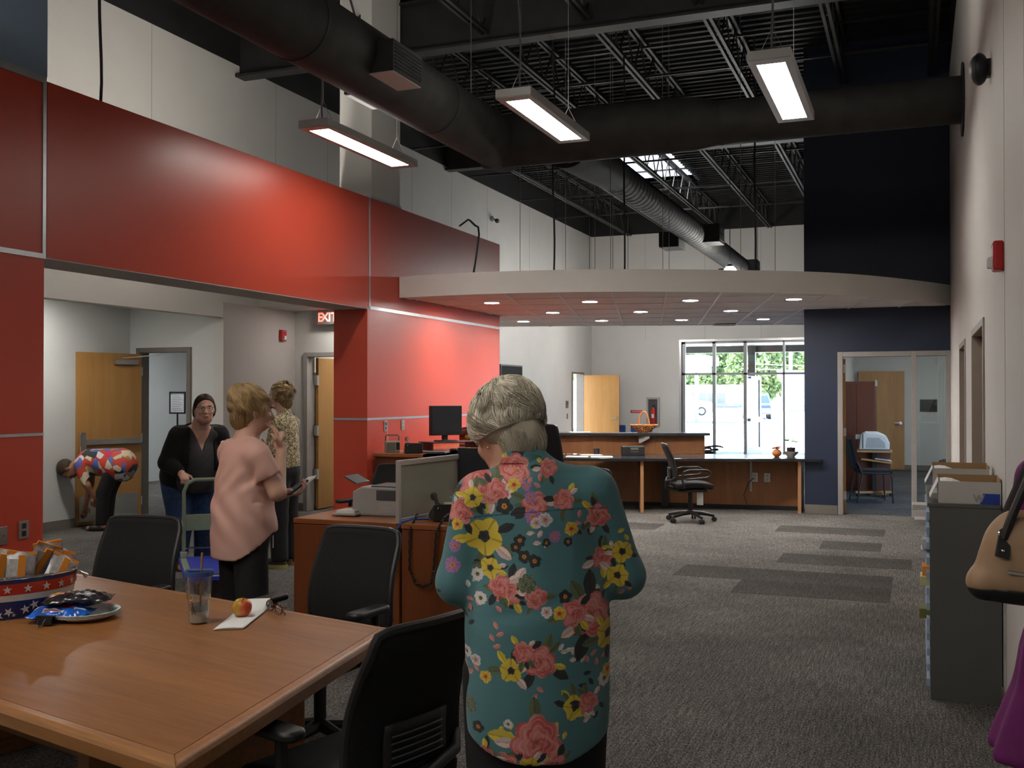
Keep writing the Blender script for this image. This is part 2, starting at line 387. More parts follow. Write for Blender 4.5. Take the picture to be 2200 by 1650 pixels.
# ---- navy wall with the office door and sidelight
NY = 14.33
b = MB()
b.box(-1.41, -.98, NY, NY+.15, 0, DECK); b.box(-.98, XR, NY, NY+.15, 2.17, DECK)
b.box(-1.41, -1.26, NY+.15, YB, 0, DECK)
b.box(XR, XR+.16, NY, NY+.15, 0, DECK)
o = struct(b.build('wall_navy', 'navy'))
MB().box(-1.41, -.985, NY-.012, NY, 0, .12).build('baseboard', 'base', o, bevel=.003)
d3 = struct(MB().box(-.042+.0, 0, 0, .88, .01, 2.08).build('door_3', 'maple', bevel=.003))
d3.location = (-.885, NY+.10, 0); d3.rotation_euler = (0, 0, math.radians(9.5))
MB().cyl((-.042, .80, 1.0), (-.075, .80, 1.0), .025).cyl((-.07, .80, 1.0), (-.07, .69, 1.0), .011).cyl((0, .80, 1.0), (.045, .80, 1.0), .028).cyl((.045, .80, 1.0), (.045, .69, 1.0), .012).build('handle', 'steel', d3, smooth=True)
for z in (.25, 1.1, 1.95):
    MB().box(-.046, .004, -.014, -.001, z-.055, z+.055).build('hinge', 'steel', d3)
fr = MB()
for x0, x1 in ((-.98, -.915), (-.065, .0), (.355, XR)): fr.box(x0, x1, NY-.025, NY+.17, 0, 2.17)
fr.box(-.915, -.065, NY-.025, NY+.17, 2.105, 2.17); fr.box(0, .355, NY-.025, NY+.17, 2.105, 2.17); fr.box(0, .355, NY-.025, NY+.17, 0, .10)
w1 = struct(fr.build('window_1', 'frame_light', bevel=.004))
MB().box(0, .355, NY+.06, NY+.066, .10, 2.105).build('pane', 'glass', w1)

# ---- office behind the navy wall
b = MB()
b.box(-1.26, 2.4, 23.3, 23.45, 0, 2.75); b.box(1.9, 2.05, NY+.15, 23.3, 0, 2.75)
struct(b.build('wall_office', 'white_cool'))
o = struct(MB().box(-1.26, 2.05, NY+.15, 23.45, 2.75, 2.80).build('ceiling_office', 'tile'))
struct(MB().box(-1.26, 2.0, 23.285, 23.3, 0, .11).build('baseboard_office', 'base'))
struct(MB().box(-1.26, -1.245, NY+.15, 23.3, 0, 2.75).build('wall_office_left', 'white_cool'))
for (x, y, w_) in ((.35, 16.3, 'nearest the door'), (.35, 18.8, 'in the middle'), (.35, 21.3, 'farthest from the door')):
    t = thing('office_troffer', 'flat square ceiling light in the office behind the navy wall, %s' % w_, 'ceiling light', (x, y, 2.75), 0, 'office ceiling lights')
    MB().box(-.31, .31, -.31, .31, -.012, 0).build('frame', 'grid', t); MB().box(-.27, .27, -.27, .27, -.016, -.012).build('diffuser', emis('office_light', (1, .98, .93), 14), t)

# ---- red feature wall: pillar, header, panel wall, each laminate panel its own piece, aluminium reveals
def red_panel(parent, y0, y1, z0, z1, x=XRED, name='panel'):
    return MB().box(x-.02, x, y0, y1, z0, z1).build(name, 'red', parent, bevel=.002)
RB = -6.10
core = mat('wall_core_grey', (.34, .31, .29), .6, var=.04, vscale=3)
rp = struct(MB().box(RB, XRED-.02, 3.0, 5.45, 0, 3.80).build('wall_red_pillar', core))
rp['label'] = 'red laminate pillar left of the wide opening'
for z0, z1 in ((0, 1.315), (1.335, 2.55), (2.585, 3.78)): red_panel(rp, 3.0, 5.43 if z1 > 3 else 5.45, z0, z1)
for z in (1.315, ): MB().box(XRED-.024, XRED+.004, 3.0, 5.45, z, z+.02).build('reveal_trim', 'alu', rp)
MB().box(XRED-.024, XRED+.006, 3.0, 5.46, 2.55, 2.585).build('reveal_trim', 'alu', rp)
MB().box(XRED-.024, XRED+.006, 3.0, 5.46, 3.78, 3.83).build('reveal_trim', 'alu', rp)
MB().box(XRED-.024, XRED+.006, 5.43, 5.46, 2.585, 3.78).build('reveal_trim', 'alu', rp)
o = MB().box(RB, XRED, 3.0, 5.47, 3.83, DECK).build('upper_panel', 'blue_grey', rp)

rh = struct(MB().box(RB, XRED-.02, 5.46, 10.0, 2.565, 3.78).build('wall_red_header', core))
red_panel(rh, 5.47, 10.015, 2.56, 3.80)
MB().box(RB, XRED, 5.45, 10.0, 2.553, 2.56).build('soffit', mat('soffit_greige', (.42, .38, .35), .6, var=.04), rh)

rw = struct(MB().box(RB+.02, XRED-.02, 10.02, 13.82, 0, 3.78).build('wall_red', core))
for y0, y1, z0, z1 in ((10.0, 13.84, 0, 1.315), (10.0, 13.84, 1.34, 2.555), (10.045, 13.84, 2.59, 3.80)): red_panel(rw, y0, y1, z0, z1)
for z0, z1 in ((0, 1.315), (1.34, 2.555)):
    MB().box(RB, XRED, 9.98, 10.0, z0, z1).build('panel', 'red', rw, bevel=.002)
MB().box(RB, XRED-.0, 13.84, 13.86, 0, 3.8).build('panel', 'red', rw)
MB().box(XRED-.024, XRED+.004, 9.985, 13.85, 1.315, 1.34).build('reveal_trim', 'alu', rw)
MB().box(RB, XRED+.004, 9.975, 9.99, 1.315, 1.34).build('reveal_trim', 'alu', rw)
MB().box(XRED-.024, XRED+.004, 10.0, 13.85, 2.555, 2.59).build('reveal_trim', 'alu', rw)
MB().box(XRED-.024, XRED+.004, 10.015, 10.045, 2.555, 3.80).build('reveal_trim', 'alu', rw)
# boxed column rising above the red wall
c = struct(MB().box(-6.08, XRED, 10.07, 10.75, 3.81, DECK).build('wall_column', 'white'))
MB().box(-6.10, XRED+.012, 10.05, 10.77, 3.80, 3.83).build('base_trim', 'alu', c)

# ---- corridor and alcove behind the opening
b = MB()
b.box(XL-.14, RB, 12.07, 12.2, 2.18, 2.76); b.box(XL-.14, -7.84, 12.07, 12.2, 0, 2.18); b.box(-6.86, RB+.03, 12.07, 12.2, 0, 2.18)
struct(b.build('wall_corridor_end', 'white'))
struct(MB().box(XL, RB+.03, 11.23, 12.2, 2.75, 2.85).build('ceiling_corridor', 'white'))
struct(MB().box(XL-.0, XL+.012, 10.5, 12.07, 0, .11).build('baseboard_corridor', 'base'))
struct(MB().box(XL, XL+.004, 10.5, 12.07, .11, 2.75).build('wall_corridor', 'mauve'))
struct(MB().box(XL, -7.845, 12.058, 12.07, 0, .11).build('baseboard_exit', 'base'))
AX = -9.46
b = MB()
b.box(AX-.12, AX, 6.0, 10.5, 0, 2.75)
b.box(-8.48, XL-.15, 10.5, 10.62, 0, 2.75); b.box(AX-.12, -9.34, 10.5, 10.62, 0, 2.75); b.box(-9.34, -8.48, 10.5, 10.62, 2.2, 2.75)
b.box(AX, XL-.15, 6.0, 6.12, 0, 2.75)
struct(b.build('wall_alcove', 'white_cool'))
struct(MB().box(AX-.12, XL-.15, 6.0, 10.62, 2.75, 2.85).build('ceiling_alcove', 'white'))
struct(MB().box(AX, AX+.012, 6.1, 10.5, 0, .11).build('baseboard_alcove', 'base'))
# meeting room seen through the alcove door
b = MB()
b.box(-13.3, -13.15, 10.62, 17.6, 0, 2.75); b.box(-13.3, XL-.15, 17.5, 17.65, 0, 2.75); b.box(XL-.16, XL-.15, 10.62, 17.5, 0, 2.75)
b.box(-13.3, AX-.12, 10.5, 10.62, 0, 2.75)
struct(b.build('wall_meeting_room', 'white_cool'))
struct(MB().box(-13.3, XL-.15, 10.62, 17.65, 2.75, 2.8).build('ceiling_meeting_room', 'tile'))
for (x, y, w_) in ((-10.5, 12.6, 'nearest'), (-10.5, 15.2, 'farthest'), (-12.1, 13.9, 'leftmost')):
    t = thing('meeting_room_troffer', 'flat square ceiling light in the room beyond the propped wooden door, %s' % w_, 'ceiling light', (x, y, 2.75), 0, 'meeting room ceiling lights')
    MB().box(-.31, .31, -.31, .31, -.012, 0).build('frame', 'grid', t); MB().box(-.27, .27, -.27, .27, -.016, -.012).build('diffuser', emis('meeting_light', (.95, .98, 1), 20), t)
# alcove ceiling lamp that lights the door and the corridor
for (x, y, z, s, w) in ((-8.75, 8.6, 2.75, 300, 'alcove'), (-7.1, 11.7, 2.75, 110, 'corridor')):
    t = thing('recessed_can', 'round recessed can light in the %s ceiling' % w, 'downlight', (x, y, z))
    MB().lathe([(.10, -.004), (.10, 0)]).build('trim_ring', 'grid', t); MB().lathe([(.085, -.008), (.085, -.003)]).build('lens', emis('can_'+w, (1, .95, .88), s), t)

# alcove door: frame, propped leaf with closer, panic bar, kick plate
fr = MB().box(-9.34, -9.28, 10.47, 10.65, 0, 2.2).box(-8.54, -8.48, 10.47, 10.65, 0, 2.2).box(-9.28, -8.54, 10.47, 10.65, 2.14, 2.2)
d4 = struct(MB().box(0, .045, -.91, 0, .012, 2.12).build('door_4', 'maple', bevel=.003))
d4.location = (-9.275, 10.47, 0); d4.rotation_euler = (0, 0, math.radians(-14))
MB().box(.045, .049, -.86, -.06, .05, .36).build('kick_plate', 'steel', d4)
pb = MB().box(.045, .10, -.88, -.80, .88, 1.14).build('latch_case', 'chrome', d4, bevel=.008)
MB().box(.05, .105, -.80, -.04, .985, 1.055).build('push_bar', 'steel', d4, bevel=.008)
MB().box(.045, .10, -.40, -.08, 1.98, 2.04).build('closer', 'steel', d4, bevel=.006)
MB().bar((.08, -.30, 2.06), (.34, .02, 2.10), .02, .01).bar((.34, .02, 2.10), (.45, .06, 2.12), .02, .01).build('closer_arm', 'steel', d4)
for z in (.25, 1.05, 1.9): MB().box(-.003, .048, -.006, .012, z-.055, z+.055).build('hinge', 'steel', d4)
fo = fr.build('door_frame', 'frame', None, bevel=.003); fo.parent = d4; fo.matrix_parent_inverse = (Matrix.Translation(d4.location) @ Matrix.Rotation(math.radians(-14), 4, 'Z')).inverted()

# corridor exit door (open leaf seen through its frame) and lit vestibule beyond
d5 = struct(MB().box(-7.84, -7.78, 12.04, 12.23, 0, 2.18).box(-6.92, -6.86, 12.04, 12.23, 0, 2.18).box(-7.78, -6.92, 12.04, 12.23, 2.12, 2.18).build('door_5', 'frame_light', bevel=.003))
MB().box(-7.77, -7.725, 12.24, 13.12, .012, 2.11).build('leaf', 'maple', d5, bevel=.003)
for z in (.5, 1.1, 1.8): MB().box(-7.775, -7.72, 12.2, 12.25, z-.07, z+.07).build('hinge', 'steel', d5)
b = MB().box(XL, RB+.03, 14.2, 14.3, 0, 2.75).box(RB, RB+.02, 12.2, 14.2, 0, 2.75)
struct(b.build('wall_vestibule', 'white'))
struct(MB().box(XL, RB+.03, 12.2, 14.3, 2.75, 2.8).build('ceiling_vestibule', 'white'))
d6 = struct(MB().box(-7.66, -6.75, 14.13, 14.175, .012, 2.1).build('door_6', mat('painted_door', (.62, .60, .56), .45, var=.03), bevel=.003))
MB().box(-7.6, -6.8, 14.06, 14.13, .98, 1.05).build('push_bar', 'steel', d6, bevel=.006)
MB().box(-7.5, -7.1, 14.07, 14.13, 1.98, 2.04).build('closer', 'steel', d6, bevel=.006)
t = thing('recessed_can', 'round recessed can light over the small vestibule past the exit sign', 'downlight', (-7.0, 13.2, 2.75))
MB().lathe([(.10, -.004), (.10, 0)]).build('trim_ring', 'grid', t); MB().lathe([(.085, -.008), (.085, -.003)]).build('lens', emis('can_vest', (1, .93, .85), 320.), t)

# ---- storefront window and entrance door
al = mat('storefront_aluminium', (.33, .34, .35), .4, .5, var=.05, vscale=8)
fr = MB()
for x in (WX0, -4.82, -4.04, -3.08, -2.2, WX1-.05): fr.box(x, x+.08 if x < -3.1 else x+.05, YB+.06, YB+.18, WZ0, WZ1)
for z in (WZ0, 2.10, WZ1-.05): fr.box(WX0, WX1, YB+.06, YB+.18, z, z+.055)
w2 = struct(fr.build('window_2', al, bevel=.003))
def pane(x0, x1, z0, z1): MB().box(x0, x1, YB+.115, YB+.121, z0, z1).build('pane', 'glass', w2)
xs = (WX0, -4.80, -4.02, -3.08, -2.2, WX1)
for i in range(5):
    pane(xs[i]+.055, xs[i+1], 2.155, WZ1-.05)
    if i != 2: pane(xs[i]+.055, xs[i+1], WZ0+.055, 2.10)
MB().box(WX0-.06, WX0, YB-.01, YB+.06, 0, WZ1+.06).box(WX0, WX1, YB-.01, YB+.06, WZ1, WZ1+.06).build('trim', 'alu', w2)
d7 = struct(MB().box(0, .09, 0, .045, 0, 2.05).box(.80, .90, 0, .045, 0, 2.05).box(.09, .80, 0, .045, 1.95, 2.05).box(.09, .80, 0, .045, 0, .22).box(.09, .80, 0, .045, .86, 1.0).build('door_7', al, bevel=.003))
d7.location = (-3.96, YB+.2, .03); d7.rotation_euler = (0, 0, math.radians(76))
MB().box(.09, .80, .02, .026, 1.0, 1.95).box(.09, .80, .02, .026, .22, .86).build('pane', 'glass', d7)
MB().box(.06, .86, -.06, 0, .90, .97).build('push_bar', 'steel', d7, bevel=.005)
MB().box(.1, .5, -.06, 0, 1.98, 2.03).build('closer', 'steel', d7, bevel=.005)

# lobby side door on the left wall, leaf swung open against the back wall
d8 = struct(MB().box(XL-.17, XL+.03, 24.3, 24.35, 0, 2.17).box(XL-.17, XL+.03, 25.2, 25.25, 0, 2.17).box(XL-.17, XL+.03, 24.35, 25.2, 2.12, 2.17).build('door_8', 'frame', bevel=.003))
lf = MB().box(0, .92, -.045, 0, .012, 2.10).build('leaf', 'maple', d8, bevel=.003, loc=(XL+.04, 25.22, 0), rot=(0, 0, math.radians(4)))
hd = MB().cyl((.84, -.045, 1.0), (.84, -.08, 1.0), .03).cyl((.84, -.09, 1.0), (.72, -.09, 1.0), .013).build('handle', 'steel', lf, smooth=True)

# ---- roof: deck with ribs, joists, girder, skylight
SKX0, SKX1, SKY0, SKY1 = -5.75, -4.45, 19.6, 22.3
SKYS = [(SKX0, SKX1, SKY0, SKY1)]
b = MB()
yc = sorted({-5., YB+.3} | {s[2] for s in SKYS} | {s[3] for s in SKYS})
for ya, yb_ in zip(yc[:-1], yc[1:]):
    holes = sorted([(s[0], s[1]) for s in SKYS if s[2] <= ya+1e-6 and s[3] >= yb_-1e-6]); xa = -13.5
    for h0, h1 in holes: b.box(xa, h0, ya, yb_, DECK, DECK+.08); xa = h1
    b.box(xa, 5.0, ya, yb_, DECK, DECK+.08)
ceil = struct(b.build('ceiling', deck_mat()))
rm = None
y = 5.0
while y < 25.9:       # deck ribs run across the room
    if SKY0-.15 < y < SKY1+.05: segs = ((-8.0, SKX0), (SKX1, XR))
    else: segs = ((-8.0, XR),)
    for a, c2 in segs:
        o = MB().box(a, c2, y, y+.07, DECK-.045, DECK).build('deck_rib', deck_mat(), ceil)
    y += .19
jm = mat('joist_black', (.026, .025, .024), .55, var=.2, vscale=4)
JB = 5.74
m = MB()
for s in (-.035, .035):
    m.box(s-.018, s+.018, 3.0, 25.95, JB, JB+.045); m.box(s-.018, s+.018, 3.0, 25.95, DECK-.10, DECK-.045)
yy = 3.0; k = 0
while yy < 25.5:
    a, b2 = ((0, yy, JB+.03), (0, yy+.35, DECK-.08)) if k % 2 == 0 else ((0, yy, DECK-.08), (0, yy+.35, JB+.03))
    m.bar(a, b2, .018, .018); yy += .35; k += 1
j0 = m.build('joist', jm, ceil); j0.location = (-6.95, 0, 0)
for x in (-5.82, -4.6, -3.37, -2.13, -.9, .2):
    o = j0.copy(); COL.objects.link(o); o.location = (x, 0, 0)
for y in (13.2, 15.6, 18.0, 20.6, 23.0):
    MB().box(-8, XR, y, y+.03, JB+.05, JB+.08).build('bridging_angle', jm, ceil)
    MB().box(-8, XR, y+.02, y+.05, DECK-.16, DECK-.13).build('bridging_angle', jm, ceil)
g = MB().box(-8, XR, 10.72, 10.92, 5.62, 5.65).box(-8, XR, 10.81, 10.83, 5.65, 6.2).box(-8, XR, 10.72, 10.92, 6.2, 6.23)
g.build('girder', jm, ceil)
MB().box(-8, XR, 16.9, 17.1, 5.70, 5.73).box(-8, XR, 16.99, 17.01, 5.73, 6.25).build('girder', jm, ceil)
sw = mat('skylight_white', (.75, .78, .80), .6, var=.03)
for (a0, a1, b0, b1) in SKYS:
    MB().box(a0-.03, a0, b0, b1, DECK, DECK+.75).box(a1, a1+.03, b0, b1, DECK, DECK+.75).box(a0, a1, b0-.03, b0, DECK, DECK+.75).box(a0, a1, b1, b1+.03, DECK, DECK+.75).build('skylight_curb', sw, ceil)
    MB().grid(lambda u, v: Vector((a0+(a1-a0)*u, b0+(b1-b0)*v, DECK+.75+.25*math.sin(PI*u)*math.sin(PI*v))), 14, 18).build('skylight_dome', thin_glass('skylight_acrylic', (.93, .96, 1.), .02, .97), ceil, smooth=True)

# ---- floating ceiling cloud over reception
CA = math.radians(14); eu = Vector((math.cos(CA), math.sin(CA), 0)); ev = Vector((-math.sin(CA), math.cos(CA), 0))
CO = Vector((-3.14, 12.2, 0))
front = [(-5.66, 10.74), (-5.2, 10.69), (-4.5, 10.68), (-3.7, 10.80), (-3.1, 10.97), (-2.5, 11.22), (-1.9, 11.53), (-1.3, 11.88), (-.85, 12.24), (-.45, 12.72), (-.05, 13.32), (.20, 13.75), (.405, 14.14)]
back = [(.405, 14.32), (-1.42, 14.32), (-1.42, 17.55), (-7.95, 15.55), (-7.95, 13.9), (-5.64, 13.9)]
CZ = 2.74
poly = front+back
n = len(poly)
cl = struct(MB().prism(poly, CZ+.03, CZ+.24).build('ceiling_cloud', mat('cloud_white', (.74, .72, .68), .55, var=.03, vscale=2)))
cl['label'] = 'curved white floating ceiling panel above the reception desk'
# fascia band as smooth curve, in sections with fine joints
def offset_pts(pts, d):
    out = []
    for i, p in enumerate(pts):
        a = Vector(pts[max(i-1, 0)]); c2 = Vector(pts[min(i+1, len(pts)-1)]); t = (c2-a).normalized(); out.append((p[0]+t.y*d, p[1]-t.x*d))
    return out
import itertools
def catmull(pts, k=6):
    out = []
    for i in range(len(pts)-1):
        p0, p1, p2, p3 = [Vector(pts[j]) for j in (max(i-1, 0), i, i+1, min(i+2, len(pts)-1))]
        for s in range(k):
            t = s/k
            out.append(tuple(.5*((2*p1)+(-p0+p2)*t+(2*p0-5*p1+4*p2-p3)*t*t+(-p0+3*p1-3*p2+p3)*t**3)))
    out.append(tuple(pts[-1])); return out
fs = catmull(front, 5); fo_ = offset_pts(fs, .02)
secs = [(0, 12), (12, 24), (24, 36), (36, 48), (48, len(fs)-1)]
for a, c2 in secs:
    m = MB(); pts_i = fs[a:c2+1]; pts_o = fo_[a:c2+1]; k = len(pts_i)
    vs = [(x, y, CZ) for x, y in pts_o]+[(x, y, CZ+.25) for x, y in pts_o]+[(x, y, CZ) for x, y in pts_i]+[(x, y, CZ+.25) for x, y in pts_i]
    fcs = []
    for i in range(k-1):
        fcs += [(i, i+1, k+i+1, k+i), (2*k+i+1, 2*k+i, 3*k+i, 3*k+i+1), (i+1, i, 2*k+i, 2*k+i+1), (k+i, k+i+1, 3*k+i+1, 3*k+i)]
    fcs += [(0, k, 3*k, 2*k), (k-1, 3*k-1, 4*k-1, 2*k-1)]
    m.add(vs, fcs).build('fascia', mat('cloud_white', (.6, .58, .54)), cl, smooth=True)
# tiles clipped to the cloud outline (Sutherland-Hodgman against convex cell)
def clip_cell(subject, cell):
    out = subject
    for i in range(len(cell)):
        a = cell[i]; c2 = cell[(i+1) % len(cell)]
        def inside(p): return (c2[0]-a[0])*(p[1]-a[1])-(c2[1]-a[1])*(p[0]-a[0]) >= -1e-9
        inp, out = out, []
        for j in range(len(inp)):
            p, q = inp[j-1], inp[j]
            if inside(q) != inside(p):
                dx, dy = q[0]-p[0], q[1]-p[1]; ex, ey = c2[0]-a[0], c2[1]-a[1]
                den = ex*dy-ey*dx
                t = ((a[1]-p[1])*ex-(a[0]-p[0])*ey)/den if abs(den) > 1e-12 else 0
                out.append((p[0]+dx*t, p[1]+dy*t))
            if inside(q): out.append(q)
        if not out: return []
    return out
TU, TV = .61, .815
ppoly = offset_pts(fs, -.01)+back
area2 = sum(ppoly[i-1][0]*ppoly[i][1]-ppoly[i][0]*ppoly[i-1][1] for i in range(len(ppoly)))
if area2 < 0: ppoly = ppoly[::-1]
def uv(u, v): p = CO+eu*u+ev*v; return (p.x, p.y)
for iu in range(-8, 9):
    for iv in range(-4, 9):
        u0 = (iu-.5)*TU + TU*.0 - TU*.0; v0 = (iv-.5)*TV
        g = .012
        cell = [uv(u0+g, v0+g), uv(u0+TU-g, v0+g), uv(u0+TU-g, v0+TV-g), uv(u0+g, v0+TV-g)]
        c3 = clip_cell(ppoly, cell)
        if len(c3) >= 3:
            ar = abs(sum(c3[i-1][0]*c3[i][1]-c3[i][0]*c3[i-1][1] for i in range(len(c3))))/2
            if ar > .004: MB().prism(c3, CZ+.012, CZ+.03).build('ceiling_tile', 'tile', cl)
for iu in range(-8, 10):
    u0 = (iu-.5)*TU
    c3 = clip_cell(ppoly, [uv(u0-.012, -4), uv(u0+.012, -4), uv(u0+.012, 8), uv(u0-.012, 8)])
    if len(c3) >= 3: MB().prism(c3, CZ+.004, CZ+.014).build('grid_runner', 'grid', cl)
for iv in range(-4, 10):
    v0 = (iv-.5)*TV
    c3 = clip_cell(ppoly, [uv(-7, v0-.010), uv(7, v0-.010), uv(7, v0+.010), uv(-7, v0+.010)])
    if len(c3) >= 3: MB().prism(c3, CZ+.0065, CZ+.0165).build('grid_runner', 'grid', cl)
rows = (('front', 0, (-1.5, -.5, .5, 1.5)), ('middle', 1, (-1., 0., 1.)), ('back', 2, (-1.5, -.5, .5, 1.5)))
proto = None
ordn = ('leftmost', 'second from left', 'third from left', 'rightmost')
for rn, r, us in rows:
    for i, u in enumerate(us):
        x, y = uv(u*1.22, r*1.63)
        on = ('leftmost', 'middle', 'rightmost')[i] if len(us) == 3 else ordn[i]
        lab = 'round recessed downlight, %s in the %s row of the ceiling cloud' % (on, rn)
        if proto is None:
            t = thing('downlight', lab, 'downlight', (x, y, CZ+.012), 0, 'cloud downlights'); proto = t
            MB().lathe([(.095, -.012), (.115, -.006), (.115, .002), (.095, .002)], cap=False).build('trim_ring', 'grid', t, smooth=True)
            MB().lathe([(.094, -.006), (.094, -.001)], seg=12).build('lens', emis('can_lens', (1, .96, .9), DOWN), t)
        else:
            t = copy_tree(proto); t.location = (x, y, CZ+.012); t['label'] = lab
# ================================================================== PENDANTS, DUCTS, DEVICES
def pendant(x, y, z, L, lab, roof=DECK-.06):
    t = thing('pendant_light', lab, 'pendant light', (x, y, z), 0, 'linear pendant lights')
    w, h, q = .147, .072, .096
    m = MB().box(-w, w, 0, L, .008, h)
    m.build('housing', 'pend', t, bevel=.003)
    m = MB().box(-w, -q, 0, L, 0, .008).box(q, w, 0, L, 0, .008).box(-q, q, 0, .10, 0, .008).box(-q, q, L-.10, L, 0, .008)
    m.build('lower_rim', 'pend', t, bevel=.002)
    MB().box(-q, q, .10, L-.10, .002, .0078).build('diffuser', emis('pendant_lens', (1, .955, .88), PENDANT), t)
    MB().box(-.09, .09, .3, L-.3, h, h+.004).build('uplight_lens', emis('pendant_up', (1, .95, .87), UP), t)
    for k, yy in enumerate((.17, L-.17)):
        c = MB().tube([(0, yy, h+.2), (0, yy, roof-z)], .003, 6)
        c.tube([(-.1, yy, h), (0, yy, h+.2)], .002, 6).tube([(.1, yy, h), (0, yy, h+.2)], .002, 6)
        c.build('suspension_cable', 'cable', t, smooth=True)
    pts = [(.0, .16, h)] + [(.012*math.sin(i*1.3), .13+.01*math.cos(i*.9), h+.12+(roof-z-h-.12)*i/10) for i in range(11)]
    MB().tube(pts, .008, 8).build('power_cord', mat('cord_grey', (.12, .12, .13), .5, var=.05), t, smooth=True)
    return t
pendant(-4.84, 7.57, 3.91, 1.71, 'linear pendant light hanging in front of the red header, leftmost')
pendant(-2.88, 7.31, 3.89, 1.52, 'linear pendant light hanging between the other two in view')
pendant(-.93, 7.13, 3.89, 1.71, 'linear pendant light hanging nearest the navy wall, rightmost')
for i, x in enumerate((-4.84, -2.9, -.95)):  # unseen row added behind the camera for brightness
    pendant(x, -.7, 3.9, 1.71, ('added fill pendant behind the camera, left', 'added fill pendant behind the camera, middle', 'added fill pendant behind the camera, right')[i])
def fill_lamp(lab, x, y, z):  # lamp added above the view to raise brightness, none is seen there
    t = thing('fill_lamp_high', lab, 'ceiling light', (x, y, z), 0, 'added fill lamps above the frame')
    MB().lathe([(.06, .28), (.12, .22), (.36, .02), (.37, 0), (.35, .015), (.11, .21)], seg=32, cap=False).build('shade', 'pend', t, smooth=True)
    MB().ell((0, 0, .0), (.32, .32, .13), 12, 6).build('diffuser', emis('fill_lamp_lens', (1, .93, .83), HIGH_FILL), t, smooth=True)
    MB().cyl((0, 0, .2), (0, 0, DECK-z-.05), .008, 8).build('stem', 'cable', t)
def fill(lab, y0, y1):  # unseen strip added to light the white wall over the header
    t = thing('fill_strip', lab, 'cove light', (RB, (y0+y1)/2, 3.30), 0, 'cove lights added behind the header'); h = (y1-y0)/2
    MB().box(-.11, -.002, -h, h, 0, .03).build('housing', 'pend', t, bevel=.004)
    MB().box(-.10, -.01, -h+.05, h-.05, .0305, .036).build('lens_up', emis('fill_strip_lens', (1, .93, .84), 55.), t); MB().box(-.1155, -.1105, -h+.05, h-.05, .004, .026).build('lens_side', emis('fill_strip_lens', (1, .93, .84), 55.), t)
fill('cove light strip added on the back of the red header, left', 5.8, 7.3)
fill('cove light strip added on the back of the red header, right', 8.0, 9.5)
fill_lamp('added round fill lamp above the frame, over the table', -3.4, 2.4, 5.0)
fill_lamp('added round fill lamp above the frame, over the near left floor', -5.0, -1.0, 5.1)

# round ducts
def ringed(pts, rs, name, parent, seams=(), seg=32):
    m = MB().tube(pts, rs, seg); o = m.build(name, 'duct', parent, smooth=True); return o
dt = thing('air_duct', 'round black duct system crossing overhead and branching toward the lobby', 'duct', (-4.2, 0, 4.32))
ringed([(0, 3.0, 0), (0, 10.42, 0)], [.28, .28], 'pipe', dt)
for y in (4.2, 6.35, 8.6): MB().lathe([(.281, -.01), (.285, -.01), (.285, .01), (.281, .01)], (0, 0, 0), 32, cap=False).build('seam_band', 'duct', dt, smooth=True, loc=(0, y, 0), rot=(PI/2, 0, 0))
gw = mat('grille_white', (.55, .52, .48), .5, var=.04)
def tapbox(parent, x0, x1, y0, y1, z0, z1, side, gm=None):
    b = MB().box(x0, x1, y0, y1, z0, z1).build('register_box', 'duct', parent, bevel=.004)
    xf = x1 if side > 0 else x0
    g = MB()
    for k in range(7):
        z = z0+.04+(z1-z0-.08)*k/6
        g.box(min(xf, xf+side*.008), max(xf, xf+side*.008), y0+.03, y1-.03, z-.006, z+.006)
    g.build('grille_slats', 'black', parent)
    MB().box(x0+.01, x1-.005, y0+.01, y1-.01, z0-.006, z0).build('bottom_panel', gm or gw, parent)
tapbox(dt, .18, .42, 7.05, 7.55, -.19, .06, 1)
tapbox(dt, -.44, -.2, 7.75, 8.25, -.1, .1, -1, 'duct')
MB().box(-.45, -.1, 7.6, 8.1, .27, .36).build('upper_collar', gw, dt)
for y in (5.0, 9.5): MB().cyl((-.0, y, .28), (0, y, DECK-4.32-.05), .004, 6).build('hanger_rod', 'cable', dt)

dc = bpy.data.objects.new('cross_run', None); COL.objects.link(dc); dc.parent = dt; dc.location = (4.2, 10.2, 0)
ringed([(-4.35, 0, 0), (-2.3, 0, 0), (-2.05, 0, -.01), (-1.8, 0, -.02), (.40, 0, -.02)], [.275, .275, .26, .215, .215], 'pipe', dc)
MB().lathe([(.216, 0), (.33, .0), (.33, .012), (.216, .012)], (0, 0, 0), 32, cap=False).build('wall_flange', 'duct', dc, smooth=True, loc=(.392, 0, -.02), rot=(0, PI/2, 0))
for x in (-3.4, -2.3, -1.8, -.6): MB().lathe([(.0, -.01), (.281 if x < -2 else .222, -.01), (.281 if x < -2 else .222, .01), (.0, .01)], (0, 0, 0), 32, cap=False).build('seam_band', 'duct', dc, smooth=True, loc=(x, 0, 0 if x < -2 else -.02), rot=(0, PI/2, 0))
